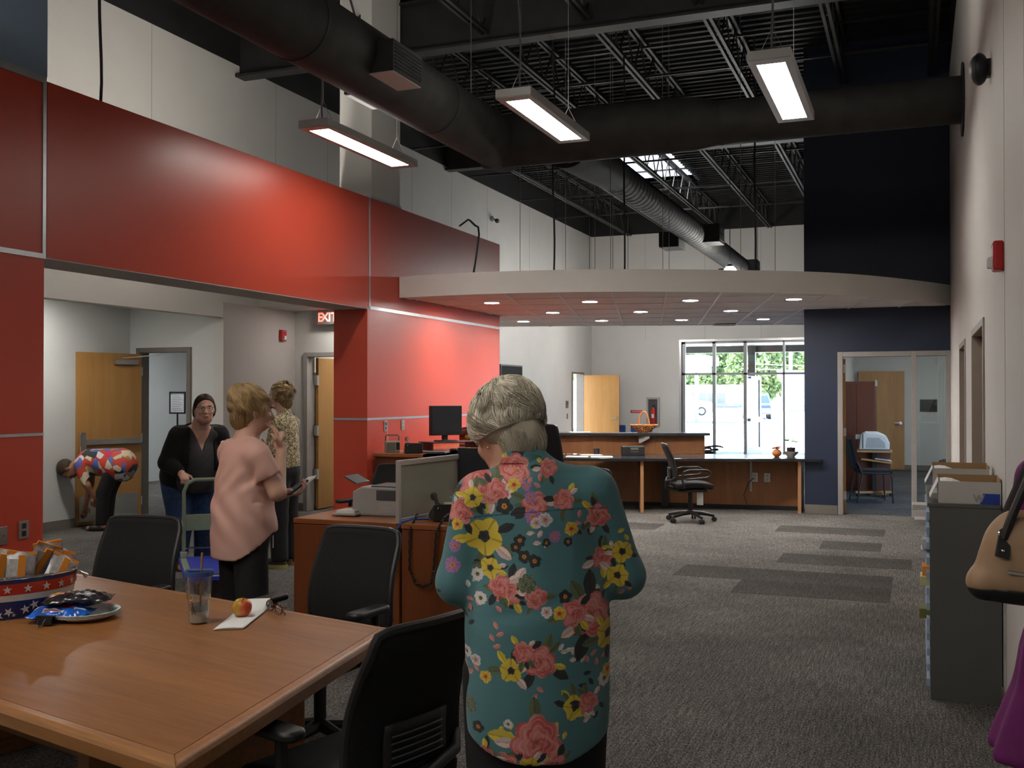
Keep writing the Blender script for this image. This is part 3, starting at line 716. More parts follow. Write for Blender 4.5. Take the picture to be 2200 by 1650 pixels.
# hood under the tee to the far duct
df = bpy.data.objects.new('lobby_run', None); COL.objects.link(df); df.parent = dt; df.location = (.7, 0, .02)
ringed([(0, 10.45, -.03), (0, 11.4, -.02), (0, 12.4, 0), (0, 22.6, 0)], [.27, .24, .20, .20], 'pipe', df)
for k in range(60):
    y = 12.4+k*.17
    MB().lathe([(.20, -.006), (.204, 0), (.20, .006)], (0, 0, 0), 24, cap=False).build('spiral_seam', 'duct', df, smooth=True, loc=(0, y, 0), rot=(PI/2, 0, 0))
tapbox(df, .12, .42, 17.3, 17.8, -.15, .15, 1, 'duct'); tapbox(df, -.45, -.12, 16.6, 17.1, -.3, -.05, -1, 'duct')
tapbox(df, .1, .36, 22.1, 22.55, -.18, .14, 1, 'duct'); tapbox(df, -.42, -.1, 21.9, 22.5, -.32, -.05, -1, 'duct')
# small lobby pendant below the far duct end
def lobby_pendant(lab, x, y, z, s):
    t = thing('lobby_pendant', lab, 'pendant light', (x, y, z), 0, 'lobby pendants')
    MB().lathe([(.02, .10), (.05, .075), (.075, .05), (.07, .045), (.02, .09)], seg=28, cap=False).build('shade', 'steel', t, smooth=True)
    MB().cyl((0, 0, .1), (0, 0, DECK-z-.05), .006, 8).build('cord', 'cord', t)
    MB().ell((0, 0, -.01), (.11, .11, .06), 10, 6).build('bulb', emis('lobby_bulb', (1, .95, .88), s), t, smooth=True)
lobby_pendant('small round pendant lamp hanging over the lobby, seen just above the ceiling cloud', -3.02, 18.0, 3.78, 240)
lobby_pendant('added fill lamp hidden behind the ceiling cloud, nearest the television', -6.2, 20.0, 3.4, 240)  # this and the next two are added, out of sight, to brighten the lobby
lobby_pendant('added fill lamp hidden behind the ceiling cloud, nearest the side door', -6.2, 23.0, 3.4, 240)
lobby_pendant('added fill lamp hidden behind the ceiling cloud, nearest the storefront', -3.2, 22.6, 3.4, 240)
# suspension wires and cables that hang to the cloud
for i, (x, y, k) in enumerate(((-3.76, 11.2, 0), (-3.62, 11.9, 0), (-3.25, 11.3, 0), (-3.51, 12.3, 0), (-2.69, 11.5, 0), (-2.64, 11.6, 0), (-1.85, 11.75, 0), (-1.5, 12.0, 0), (-4.4, 11.4, 0))):
    m = MB().cyl((x, y, CZ+.2), (x, y, DECK-.1), .0035, 6); m.build('hanger_wire', 'cable', cl)
def wavy(name, lab, x, y, z0, z1, r, amp, cat='cable', n=14):
    pts = [(x+amp*math.sin(i*.8), y+amp*.5*math.cos(i*1.1), z0+(z1-z0)*i/n) for i in range(n+1)]
    return tag(MB().tube(pts, r, 8).build(name, 'cord', None, smooth=True), lab, cat)
wavy('power_cable', 'black power cable dropping to the ceiling cloud, nearest the red wall', -3.87, 11.1, CZ+.24, 5.7, .011, .012)
wavy('power_cable', 'black power cable dropping to the middle of the ceiling cloud', -3.25, 11.9, CZ+.24, 5.7, .011, .004)
wavy('power_cable', 'black power cable dropping to the ceiling cloud, nearest the navy wall', -1.71, 11.9, CZ+.24, 5.7, .012, .006)
wavy('power_cable', 'black cable hanging down to the red header near the pillar', -5.78, 6.08, 3.80, DECK-.05, .012, .02)
t = MB().tube([(-5.6, 12.3, 3.83), (-5.3, 11.9, 3.83), (-5.05, 11.4, 3.72), (-4.80, 10.98, 3.58), (-4.71, 10.86, 3.54), (-4.69, 10.84, 3.45), (-4.72, 10.83, 3.2), (-4.76, 10.83, CZ+.24)], .012, 8).build('data_cable', 'cord', None, smooth=True)
tag(t, 'black cable looping from the red wall top onto the ceiling cloud', 'cable')

# ---- wall devices
def strobe(name, lab, loc, rz, word=False):
    t = thing(name, lab, 'fire alarm', loc, rz)      # faces local -Y
    MB().box(-.06, .06, -.05, 0, -.075, .075).build('case', 'redplastic', t, bevel=.012, seg=3)
    MB().box(-.025, .025, -.075, -.045, -.06, -.005).build('lens', mat('strobe_lens', (.8, .8, .78), .1, var=.02), t, bevel=.008)
    MB().box(-.03, .03, -.054, -.05, -.062, -.002).build('reflector', 'chrome', t)
    if word:
        for k, ch in enumerate('FIRE'): text_mesh(ch, .024, Matrix.Translation((0, -.0512, .055-.0)) @ Matrix.Translation((-.036+.024*k, 0, 0)) @ Matrix.Rotation(PI/2, 4, 'X'), 'letter', 'white', t)
    return t
strobe('fire_strobe', 'red fire alarm strobe lettered FIRE on the right white wall', (XR, 5.72, 2.30), -PI/2, True)
strobe('fire_strobe', 'small red fire alarm strobe on the corridor wall near the exit sign', (XL+.004, 11.74, 2.40), PI/2, True)
t = thing('wall_speaker', 'black oval loudspeaker high on the right white wall', 'speaker', (XR, 6.58, 3.51), -PI/2)
MB().ell((0, -.06, 0), (.075, .05, .095)).build('body', 'black', t, smooth=True); MB().box(-.03, .03, -.04, 0, -.05, .05).build('bracket', 'black', t)
MB().ell((0, -.075, 0), (.066, .042, .085)).build('grille', 'dark_plastic', t, smooth=True)
t = thing('security_camera', 'small white security camera high on the left wall', 'camera', (XL, 19.1, 5.16))
MB().ell((.03, 0, 0), (.035, .06, .06)).build('mount', 'grey_plastic', t, smooth=True); MB().cyl((.03, 0, 0), (.10, 0, -.03), .02).build('arm', 'grey_plastic', t); MB().ell((.14, -.02, -.05), (.045, .07, .045)).build('body', 'black', t, smooth=True)
# exit sign
t = thing('exit_sign', 'glowing red EXIT sign above the corridor door', 'exit sign', (-7.40, 11.96, 2.55))
MB().box(-.16, .16, -.02, .02, 0, .19).build('case', mat('exit_case', (.16, .13, .12), .5, var=.03), t, bevel=.004)
for k, ch in enumerate('EXIT'): text_mesh(ch, .17, Matrix.Translation((-.108+.072*k, -.022, .092)) @ Matrix.Rotation(PI/2, 4, 'X'), 'letter', emis('exit_red', (1, .035, .012), 2.4), t, bold=.003)
MB().box(-.02, .02, -.01, .01, .19, .21).build('stem', 'steel', t)
# extinguisher cabinet
t = thing('extinguisher_cabinet', 'recessed grey cabinet holding a red fire extinguisher on the lobby back wall', 'cabinet', (-6.34, YB, .79))
fr = MB().box(-.17, -.12, -.05, 0, 0, .74).box(.12, .17, -.05, 0, 0, .74).box(-.12, .12, -.05, 0, 0, .05).box(-.12, .12, -.05, 0, .69, .74)
fr.build('frame', 'grey_plastic', t, bevel=.003); MB().box(-.12, .12, -.008, 0, .05, .69).build('back_panel', 'dark_plastic', t)
t2 = thing('fire_extinguisher', 'red fire extinguisher inside the lobby wall cabinet', 'extinguisher', (-6.34, YB-.03, .84))
MB().lathe([(.055, 0), (.06, .02), (.06, .36), (.04, .42), (.02, .44)], seg=20, sy=.35).build('cylinder', 'redplastic', t2, smooth=True)
MB().box(-.02, .05, -.012, .012, .44, .50).build('valve', 'black', t2, bevel=.004); MB().box(-.03, .03, -.0235, -.02, .16, .26).build('label_sticker', 'paper', t2)
MB().tube([(.03, -.01, .46), (.075, -.012, .42), (.075, -.012, .2)], .009, 8).build('hose', 'black', t2, smooth=True)
t = thing('wall_sign', 'small red sign beside the extinguisher cabinet', 'sign', (-6.78, YB, 1.16)); MB().box(-.16, .16, -.01, 0, -.035, .035).build('plate', 'redplastic', t); MB().box(-.13, .13, -.0115, -.01, -.006, .006).build('lettering_line', 'paper', t)
t = thing('wall_tv', 'black flat television on the lobby left wall behind the red wall', 'television', (XL, 20.1, 1.68)); MB().box(.0, .06, -.62, .62, 0, .55).build('case', 'black', t, bevel=.005); MB().box(.06, .064, -.59, .59, .03, .52).build('screen', mat('tv_screen', (.012, .015, .014), .7, var=.02, spec=.1), t)
# switch plates by the lobby door
t = thing('card_reader', 'small dark card reader beside the lobby side door', 'switch', (XL, 23.9, 1.36)); MB().box(0, .03, -.07, .07, -.09, .09).build('case', 'frame', t, bevel=.005); MB().box(.03, .034, -.045, .045, -.01, .07).build('keypad', 'black', t)
t = thing('light_switch', 'light switch plate below the card reader by the lobby side door', 'switch', (XL, 23.95, 1.07)); MB().box(0, .01, -.04, .04, -.065, .065).build('plate', 'frame', t, bevel=.002); MB().box(.01, .02, -.01, .01, -.02, .02).build('toggle', 'grey_plastic', t)
def outlet(lab, loc, rz, w=.075, h=.118, double=False, dark=True):
    t = thing('wall_outlet', lab, 'outlet', loc, rz)   # faces local -Y
    MB().box(-w/2, w/2, -.008, 0, -h/2, h/2).build('plate', 'steel', t, bevel=.002)
    for z in (-.026, .026): MB().box(-.017, .017, -.0105, -.008, z-.018, z+.018).build('socket', 'black' if dark else 'grey_plastic', t, bevel=.002)
    return t
outlet('steel outlet with a radio cord plugged in on the red wall', (XRED, 10.40, 1.24), PI/2)
outlet('steel outlet with grey sockets on the red wall near the monitor', (XRED, 10.82, 1.24), PI/2, dark=False)
t = outlet('steel outlet with black sockets low on the red pillar', (XRED, 5.28, .68), PI/2, .085, .12)
t = thing('blank_plate', 'wide blank steel plate low on the red pillar', 'wall plate', (XRED, 5.06, .66), PI/2); MB().box(-.085, .085, -.008, 0, -.06, .06).build('plate', 'steel', t, bevel=.002)
for x in (-.05, .05): MB().cyl((x, -.0095, 0), (x, -.008, 0), .005, 8).build('screw', 'chrome', t)
t = thing('wall_sign', 'small red notice on the corridor wall behind the woman in the black cardigan', 'sign', (XL+.004, 11.1, 1.42), PI/2); MB().box(-.10, .10, -.008, 0, -.05, .05).build('plate', 'redplastic', t); MB().box(-.07, .07, -.0095, -.008, -.01, .01).build('lettering_line', 'paper', t)
# smoke vent under the cloud at the back
t = thing('return_grille', 'small white ceiling grille at the back of the cloud', 'vent', (-2.9, 16.75, CZ-.002), CA); MB().box(-.18, .18, -.10, .10, -.012, .0).build('frame', 'grid', t)
for k in range(6): MB().box(-.16, .16, -.085+k*.03, -.07+k*.03, -.017, -.012).build('louver', 'grid', t)

# ================================================================== OUTSIDE
asph = mat('asphalt', (.55, .54, .52), .9, var=.1, vscale=.6)
g = struct(MB().box(-150, 90, 26.25, 260, -.3, -.04).build('ground', asph)); g['label'] = 'sunlit parking lot outside the storefront'
MB().box(-7.5, 0, 26.25, 28.6, -.04, 0).build('walkway', mat('concrete', (.6, .58, .55), .9, var=.08, vscale=1.5), g)
MB().box(-60, -9, 60, 62, -.04, -.02).build('dirt_strip', mat('dirt', (.5, .36, .22), .9, var=.2, vscale=1.), g)
g2 = struct(MB().box(-60, XL-.15, 16, 26.25, -.3, -.04).build('ground_side', asph))
dk = mat('canopy_dark', (.008, .009, .010), .6, var=.1)
t = thing('entrance_canopy', 'dark flat entrance canopy outside the storefront', 'canopy', (-3.4, 28.6, 0))
MB().box(-5.5, 4.0, -2.3, 2.6, 3.05, 3.3).build('roof', dk, t); MB().box(-5.5, 4.0, 2.3, 2.6, 2.86, 3.05).build('fascia_beam', dk, t)
for x in (-1.14, 3.2): MB().box(x-.1, x+.1, 2.2, 2.42, -.04, 3.05).build('post', dk, t)
for x in (-1.6, 1.0, 2.3):
    l = MB().lathe([(.10, 0), (.10, .05)], (x, .8, 3.0)).build('canopy_lamp', emis('canopy_lamp', (1, 1, .95), 12), t)
# carport canopy, white building, cars
lt = mat('canopy_grey', (.55, .56, .58), .6, var=.05); lt2 = mat('canopy_fascia', (.8, .81, .82), .5, var=.03)
t = thing('fuel_canopy', 'grey flat drive-up canopy on a white post across the lot', 'canopy', (-12.42, 62, 0))
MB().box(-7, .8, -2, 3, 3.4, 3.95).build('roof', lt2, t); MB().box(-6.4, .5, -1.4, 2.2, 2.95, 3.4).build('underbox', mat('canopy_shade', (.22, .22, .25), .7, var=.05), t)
MB().box(-.1, .1, -.2, .1, -.04, 3.4).build('post', lt, t)
def car(name, lab, loc, rz, col, L=4.6, H=1.65, Wd=1.8):
    t = thing(name, lab, 'car', loc, rz); body = mat(name+'_paint', col, .25, coat=.6, var=.02)
    prof = [(-.5, .32), (-.5, .72), (-.47, .95), (-.40, 1.0), (-.30, 1.58), (-.22, 1.65), (.10, 1.65), (.24, 1.08), (.44, .95), (.5, .75), (.5, .32)]
    vs = []
    for x, z in prof: vs += [Vector((x*L, s*Wd/2*(.82 if z > 1.1 else 1), z*H/1.65)) for s in (-1, 1)]
    n = len(prof); fc = [(2*i, 2*i+1, 2*((i+1) % n)+1, 2*((i+1) % n)) for i in range(n)]+[tuple(2*i for i in range(n-1, -1, -1)), tuple(2*i+1 for i in range(n))]
    MB().add(vs, fc).build('body', body, t, bevel=.06, seg=3)
    gl = mat('car_glass', (.03, .04, .05), .08, var=.02)
    for s in (-1, 1):
        MB().prism([(-.27*L, 1.08), (-.24*L, 1.50), (-.06*L, 1.54), (-.06*L, 1.08)], s*Wd/2*.84-.02, s*Wd/2*.84+.02, Matrix.Rotation(PI/2, 4, 'X') @ Matrix.Scale(-1, 4, (0, 0, 1))).build('side_window', gl, t)
        MB().prism([(-.04*L, 1.08), (-.04*L, 1.54), (.08*L, 1.54), (.19*L, 1.08)], s*Wd/2*.84-.02, s*Wd/2*.84+.02, Matrix.Rotation(PI/2, 4, 'X') @ Matrix.Scale(-1, 4, (0, 0, 1))).build('side_window', gl, t)
        for x in (-.31*L, .31*L):
            wmt = Matrix.Translation((x, s*(Wd/2-.08), .34)) @ Matrix.Rotation(PI/2, 4, 'X')
            o = MB().lathe([(.34, -.1), (.34, .1)], seg=24, mtx=wmt).build('tyre', 'rubber', t, smooth=True)
            MB().lathe([(.22, -.11), (.22, .11)], seg=20, mtx=wmt).build('rim', 'grey_plastic', o, smooth=True)
    return t
car('parked_suv', 'white parked car beside the drive-up canopy across the lot', (-16.9, 78, .0), math.radians(18), (.75, .76, .78), 4.9, 1.75)
car('parked_hatchback', 'white car parked outside the lobby side door', (-15.8, 42.0, -.04), math.radians(80), (.78, .78, .78))
car('parked_blue_car', 'blue car parked beyond the open entrance door', (-10.3, 72, -.04), math.radians(100), (.03, .05, .22), 4.6, 1.7)
t = thing('white_building', 'low white shop building across the parking lot', 'building', (-24.8, 135, 0))
MB().box(-3.6, 3.0, 0, 8, 0, 2.0).build('wall', mat('bld_wall', (.35, .35, .36), .7, var=.05), t); MB().box(-4.0, 3.4, -1.0, 9, 2.0, 2.9).build('roof_band', mat('bld_band', (.85, .85, .85), .6, var=.02), t)
for k in range(4):
    w = MB().box(-3.3+k*1.25, -2.3+k*1.25, -.08, 0, .5, 1.8).build('window', mat('bld_window', (.08, .09, .12), .2, var=.05), t)
MB().box(1.8, 2.6, -.1, 0, .1, 1.9).build('door', mat('bld_door', (.8, .8, .8), .5, var=.02), t)
t = thing('neighbour_building', 'white flat-roofed building at the right of the parking lot', 'building', (-10.5, 105, 0))
MB().box(-2, 16, 0, 10, 0, 3.3).build('wall', mat('bld_white', (.85, .85, .84), .7, var=.02), t); MB().box(-2.4, 16, -.6, 10, 3.3, 4.0).build('roof_band', mat('bld_band', (.85, .85, .85)), t)
MB().box(3.0, 4.5, -.05, 0, .8, 2.4).build('window', mat('bld_window', (.08, .09, .12), .2), t)
leaf = mat('tree_leaf', (.15, .22, .085), .8, var=.6, vscale=.5); trunk = mat('tree_bark', (.12, .08, .05), .9, var=.2)
def foliage(m, cx, cy, cz, rx, ry, rz, n, s):
    for _ in range(n):
        v = Vector(rng.normal(size=3)).normalized()*(rng.random()**.33)
        c = Vector((cx+v.x*rx, cy+v.y*ry, cz+v.z*rz)); a = Vector(rng.normal(size=3)).normalized(); b2 = a.cross(Vector(rng.normal(size=3))).normalized()
        ss = s*(.6+.8*rng.random())
        m.add([c-a*ss, c+b2*ss*.6, c+a*ss, c-b2*ss*.6], [(0, 1, 2, 3)])
treelab = ('broad leafy tree behind the drive-up canopy, leftmost', 'leafy tree above the low white shop building', 'tall leafy tree right of the white shop building', 'leafy tree between the entrance post and the utility pole', 'leafy tree behind the white flat-roofed building, rightmost', 'leafy tree far behind the white shop building')
for i, (x, y, h, r) in enumerate(((-35, 152, 11, 5), (-29.5, 168, 13, 4.5), (-22.5, 156, 11, 4.5), (-18, 172, 13, 4.5), (-11.5, 158, 12, 5), (-40, 175, 14, 5))):
    t = thing('leafy_tree', treelab[i], 'tree', (x, y, 0), 0, 'trees across the lot')
    MB().tube([(0, 0, -.1), (.2, 0, h*.3), (0, .1, h*.6)], [.4, .3, .15], 8).build('trunk', trunk, t, smooth=True)
    m = MB(); foliage(m, 0, 0, h*.46, r, r*.8, h*.46, 3600, .42); m.build('crown', leaf, t)
t = thing('side_tree', 'leafy tree seen through the lobby side door', 'tree', (-17.5, 47, 0)); MB().tube([(0, 0, -.1), (0, 0, 2.5)], [.2, .12], 8).build('trunk', trunk, t, smooth=True); m = MB(); foliage(m, 0, 0, 3.4, 2.6, 2.6, 2., 1200, .3); m.build('crown', leaf, t)
t = thing('hedge', 'clipped green hedge in front of the white flat-roofed building', 'hedge', (-8.3, 98, 0)); m = MB(); foliage(m, 0, 0, 1.0, 1.3, .8, 1.2, 500, .25); m.build('foliage', leaf, t); MB().tube([(0, 0, -.05), (0, 0, .8)], .1, 6).build('stem', trunk, t)
t = thing('utility_pole', 'pale utility pole with wires behind the entrance post', 'pole', (-14.4, 130, 0)); MB().cyl((0, 0, -.1), (0, 0, 8.5), .22, 8).build('pole', lt2, t)
for z in (5.2, 4.6): MB().tube([(-6, 0, z+.3), (0, 0, z), (10, 0, z-.4)], .05, 5).build('wire', lt, t)
# ================================================================== FURNITURE
def rrect(w, h, r, n=5):
    pts = []
    for cx, cy, a0 in ((w/2-r, h/2-r, 0), (-w/2+r, h/2-r, PI/2), (-w/2+r, -h/2+r, PI), (w/2-r, -h/2+r, 1.5*PI)):
        pts += [(cx+r*math.cos(a0+PI/2*k/n), cy+r*math.sin(a0+PI/2*k/n)) for k in range(n+1)]
    return pts
def back_surf(w, z0, z1, y, lean, bow, taper):
    def fn(u, v):      # rounded rectangle sheet, corners pulled in
        x = (u-.5)*2; zz = (v-.5)*2
        k = 1-max(0, abs(x)**6*abs(zz)**6)*.06
        hw = w/2*(1-taper*(v))*k
        z = z0+(z1-z0)*(.5+zz/2*k)
        yy = y-lean*v+bow*(x*x)*.5-.035*math.sin(PI*min(1, v*1.15))*-1
        return Vector((x*hw, yy, z))
    return fn
def office_chair(name, lab, loc, rz, kind='mesh', group=None, zoff=0., arms=True, top=.96):
    """faces local +Y"""
    t = thing(name, lab, 'chair', loc, rz, group)
    s = MB().grid(lambda u, v: Vector(((u-.5)*.50*(1-.10*v*v), -.22+.47*v, .455+.02*math.sin(PI*v)-.05*max(0, v-.8)*4*max(0, v-.8))), 12, 12)
    s.build('seat', 'black_soft', t, smooth=True, solid=.07, bevel=.02)
    MB().box(-.20, .20, -.18, .18, .385, .42).build('seat_pan', 'black', t, bevel=.015)
    fn = back_surf(.47, .52, top, -.245, .10, .05, .08)
    bo = MB().grid(fn, 15, 15).build('backrest', 'black_soft', t, smooth=True, solid=.022)
    n = 15; rim = [fn(i/(n-1), 0) for i in range(n)]+[fn(1, j/(n-1)) for j in range(1, n)]+[fn(1-i/(n-1), 1) for i in range(1, n)]+[fn(0, 1-j/(n-1)) for j in range(1, n-1)]
    MB().tube(rim, .014, 8, closed=True).build('back_frame', 'black', t, smooth=True)
    # lumbar plate with slats and crossbar behind the back
    lp = MB().grid(lambda u, v: fn(.22+.56*u, .06+.30*v)+Vector((0, -.03, 0)), 8, 6).build('lumbar_plate', 'black', t, smooth=True, solid=.008)
    m = MB()
    for k in range(5):
        a = .10+.045*k; m.tube([fn(.27+.46*u/5, a)+Vector((0, -.038, 0)) for u in range(6)], .0035, 5)
    m.build('lumbar_slats', 'dark_plastic', lp, smooth=True)
    MB().tube([fn(.0, .10), fn(.12, .03)+Vector((0, -.035, 0)), fn(.5, .0)+Vector((0, -.055, -.01)), fn(.88, .03)+Vector((0, -.035, 0)), fn(1., .10)], .018, 10).build('crossbar', 'black', t, smooth=True)
    MB().tube([fn(.5, 0)+Vector((0, -.05, 0)), (0, -.30, .44), (0, -.16, .40), (0, -.05, .40)], [.028, .03, .03, .028], 10).build('back_spine', 'black', t, smooth=True)
    if arms:
        for sx in (-1, 1):
            if kind == 'loop':
                x = sx*.27
                a = MB().tube([(x, -.12, .44), (x, -.15, .55), (x, -.13, .645), (x, -.06, .665), (x, .16, .665), (x, .20, .64), (x, .19, .59), (x, .15, .57), (x, -.10, .55)], .013, 8).build('armrest', 'black', t, smooth=True)
            else:
                x = sx*.285
                a = MB().tube([(sx*.20, -.02, .41), (x, -.02, .42), (x, -.02, .64)], .018, 8).build('armrest', 'black', t, smooth=True)
                MB().prism(rrect(.085, .25, .035), 0, .03).build('arm_pad', 'black', a, bevel=.01, smooth=True, loc=(x, .03, .64))
    MB().cyl((0, 0, .10), (0, 0, .385), .028, 14).build('gas_lift', 'black', t, smooth=True)
    for k in range(5):
        an = 2*PI*k/5+.3; c, si = math.cos(an), math.sin(an)
        leg = MB().tube([(0, 0, .12), (.15*c, .15*si, .105), (.30*c, .30*si, .075)], [.032, .024, .018], 8).build('base_leg', 'black', t, smooth=True)
        w = MB()
        for q in (-1, 1): w.cyl((.30*c-si*.008*q, .30*si+c*.008*q, .03), (.30*c-si*.026*q, .30*si+c*.026*q, .03), .03, 14)
        w.build('caster', 'rubber', leg, smooth=True)
    if zoff: t.location.z += zoff
    return t

# ---- conference table
TP = [(-1.60, 1.93), (-1.80, 3.36), (-4.70, 4.06), (-4.45, 2.62)]
tb = thing('conference_table', 'cherry wood conference table with a moulded edge in the foreground', 'table', (0, 0, 0))
def inset(poly, d):
    n = len(poly); out = []
    for i in range(n):
        p0, p1, p2 = Vector(poly[i-1]), Vector(poly[i]), Vector(poly[(i+1) % n])
        e1 = (p1-p0).normalized(); e2 = (p2-p1).normalized(); n1 = Vector((-e1.y, e1.x)); n2 = Vector((-e2.y, e2.x))
        b = (n1+n2).normalized(); out.append(tuple(p1+b*d/max(.3, b.dot(n1))))
    return out
tin = inset(TP, .045)
# rotate object so the grain follows the table length
ta = math.atan2(TP[2][1]-TP[1][1], TP[2][0]-TP[1][0]); tc0 = Vector((-3.1, 3.0, 0))
R_ = Matrix.Rotation(-ta, 4, 'Z') @ Matrix.Translation(-tc0)
def toloc(pl): return [tuple((R_ @ Vector((x, y, 0)))[:2]) for x, y in pl]
MB().prism(toloc(tin), .695, .74).build('table_top', 'table', tb, loc=tuple(tc0), rot=(0, 0, ta))
for i in range(4):   # bullnose edge strips, mitred
    q = [TP[i], TP[(i+1) % 4], tin[(i+1) % 4], tin[i]]
    L = []
    prof = [(0, .0), (.0, .035), (.006, .047), (.016, .0505), (.045, .0505), (.045, 0)]   # inset, height above .69
    vs = []; 
    for a, b_ in ((q[0], q[3]), (q[1], q[2])):
        A = Vector(a); B = Vector(b_)
        for ins, h in prof:
            p = A.lerp(B, ins/.045); vs.append((R_ @ Vector((p.x, p.y, .69+h))))
    k = len(prof); fc = [(j, (j+1) % k, k+(j+1) % k, k+j) for j in range(k)]+[tuple(range(k-1, -1, -1)), tuple(range(k, 2*k))]
    MB().add(vs, fc).build('edge_strip', 'table_edge', tb, loc=tuple(tc0), rot=(0, 0, ta), bevel=.004)
for (x, y) in ((-2.15, 2.72), (-3.9, 3.15)):
    MB().box(-.03, .03, -.42, .42, .06, .69).box(-.05, .05, -.45, .45, 0, .06).build('pedestal_panel', 'table', tb, loc=(x, y, 0), rot=(0, 0, ta+PI), bevel=.004)
MB().box(-.85, .85, -.02, .02, .30, .60).build('stretcher_panel', 'table', tb, loc=(-3.02, 2.93, 0), rot=(0, 0, ta))

CG = 'black office chairs at the conference table'
office_chair('office_chair', 'black mesh office chair tucked at the table between the red pillar and the pink top', (-3.70, 3.94, 0), PI+math.radians(6), group=CG)
office_chair('office_chair', 'black mesh office chair behind the table in front of the wooden credenza', (-2.50, 3.98, 0), PI-math.radians(6), group=CG)
office_chair('office_chair', 'black office chair seen from behind at the table end, beside the floral blouse', (-1.60, 2.72, 0), PI/2-math.radians(16), group=CG)
office_chair('office_chair', 'black office chair pushed under the near left side of the table', (-2.75, 1.75, 0), math.radians(-10), group=CG)
office_chair('office_chair', 'black office chair behind the printer on the credenza', (-4.45, 7.95, 0), PI+math.radians(-10))

# ---- credenza pair (two lateral cabinets with one seam), each with lock plate
def credenza(name, lab, x0, x1, y0, y1):
    t = thing(name, lab, 'cabinet', ((x0+x1)/2, (y0+y1)/2, 0)); w = (x1-x0)/2; d = (y1-y0)/2
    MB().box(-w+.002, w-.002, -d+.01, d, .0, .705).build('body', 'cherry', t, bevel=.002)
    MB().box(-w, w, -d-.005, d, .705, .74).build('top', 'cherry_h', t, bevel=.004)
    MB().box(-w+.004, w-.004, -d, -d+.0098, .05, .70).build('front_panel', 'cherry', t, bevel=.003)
    lp = MB().box(-.055, .055, -d-.004, -d, .63, .675).build('lock_plate', mat('lock_plate', (.55, .53, .50), .35, .8, var=.04), t, bevel=.002)
    MB().cyl((-.0, -d-.007, .652), (0, -d-.004, .652), .007, 10).build('keyhole', 'black', lp)
    return t
credenza('credenza', 'cherry wood credenza carrying the grey printer', -4.05, -3.215, 6.10, 7.35)
credenza('credenza', 'cherry wood credenza carrying the black desk phone', -3.205, -2.36, 6.10, 7.35)

# printer
t = thing('printer', 'grey desktop printer with raised paper tray on the credenza', 'printer', (-3.56, 6.42, .74), math.radians(5))
prof = [(-.19, 0), (.19, 0), (.19, .19), (.12, .205), (-.12, .205), (-.19, .17)]
MB().prism([(a, b) for a, b in prof], -.16, .02, Matrix.Rotation(PI/2, 4, 'X') @ Matrix.Rotation(0, 4, 'Z')).build('housing', 'grey_plastic', t, bevel=.012)
o = t.children[0]
MB().box(-.02, .24, .0, .28, .05, .20).build('rear_unit', 'grey_plastic', t, bevel=.01)
MB().box(.0, .245, -.03, -.017, .115, .185).build('output_slot', 'dark_plastic', t, bevel=.003)
MB().box(-.05, .25, -.01, .26, .20, .215).build('top_cover', 'dark_plastic', t, bevel=.006)
MB().box(-.055, .055, -.11, .11, -.006, .006).build('paper_tray', 'dark_plastic', t, bevel=.003, loc=(-.20, .08, .25), rot=(0, math.radians(28), 0))
MB().box(-.30, -.12, -.12, .10, .008, .022).build('front_tray', 'grey_plastic', t, bevel=.004); MB().box(-.28, -.14, -.09, .07, .022, .04).build('paper_stack', 'paper', t)
MB().box(.02, .22, -.022, -.018, .03, .10).build('label_sticker', mat('label_grey', (.42, .42, .40), .6, var=.08, vscale=60), t)

# privacy screen panel
t = thing('privacy_screen', 'frosted desk privacy screen in a silver frame on the credenza', 'screen', (-3.225, 6.08, .74), math.radians(-5))
m = MB().box(-.014, .014, 0, .03, 0, .42).box(-.014, .014, .89, .92, 0, .42).box(-.014, .014, .03, .89, .385, .42).box(-.014, .014, .03, .89, 0, .03)
m.build('frame', mat('silver_frame', (.55, .55, .52), .4, .5, var=.03), t, bevel=.003); MB().box(-.003, .003, .03, .89, .03, .385).build('frosted_pane', thin_glass('frosted', (.62, .66, .60), .05, .45, .2), t)

# desk phones
def desk_phone(lab, loc, rz, cord=True):
    t = thing('desk_phone', lab, 'telephone', loc, rz)   # front toward local -Y
    MB().prism([(-.12, 0), (.12, 0), (.12, .035), (-.12, .12)], -.10, .10, rotm(PI/2) @ Matrix.Rotation(PI/2, 4, 'X')).build('base', 'black', t, bevel=.008)
    sl = math.atan2(.085, .24)
    k = MB()
    mm = Matrix.Translation((.0, 0, .078)) @ Matrix.Rotation(sl, 4, 'X')
    for i in range(4):
        for j in range(3): k.box(.0+j*.024, .018+j*.024, -.09+i*.022, -.076+i*.022, .0, .006, mm)
    k.build('keypad', 'grey_plastic', t)
    MB().box(-.0, .085, .02, .085, .0, .006, mm).build('display', mat('lcd', (.30, .32, .26), .2, var=.03), t)
    MB().tube([(-.065, -.11, .075), (-.065, -.095, .10), (-.065, -.05, .115), (-.065, .06, .15), (-.065, .10, .155), (-.065, .115, .14)], [.022, .026, .016, .016, .026, .022], 10).build('handset', 'black_gloss', t, smooth=True)
    return t
t = desk_phone('black desk phone on the credenza with its coiled cord hanging down', (-3.02, 6.40, .74), math.radians(35))
def coil(pts, r, name, parent):
    return MB().tube(pts, r, 7).build(name, 'cord', parent, smooth=True)
cord = []
P = [Vector(p) for p in ((-3.12, 6.17, .80), (-3.13, 6.08, .70), (-3.13, 6.07, .45), (-3.09, 6.07, .36), (-3.03, 6.07, .335), (-2.97, 6.07, .36), (-2.95, 6.07, .45), (-2.93, 6.07, .70), (-2.90, 6.12, .79), (-2.92, 6.25, .80))]
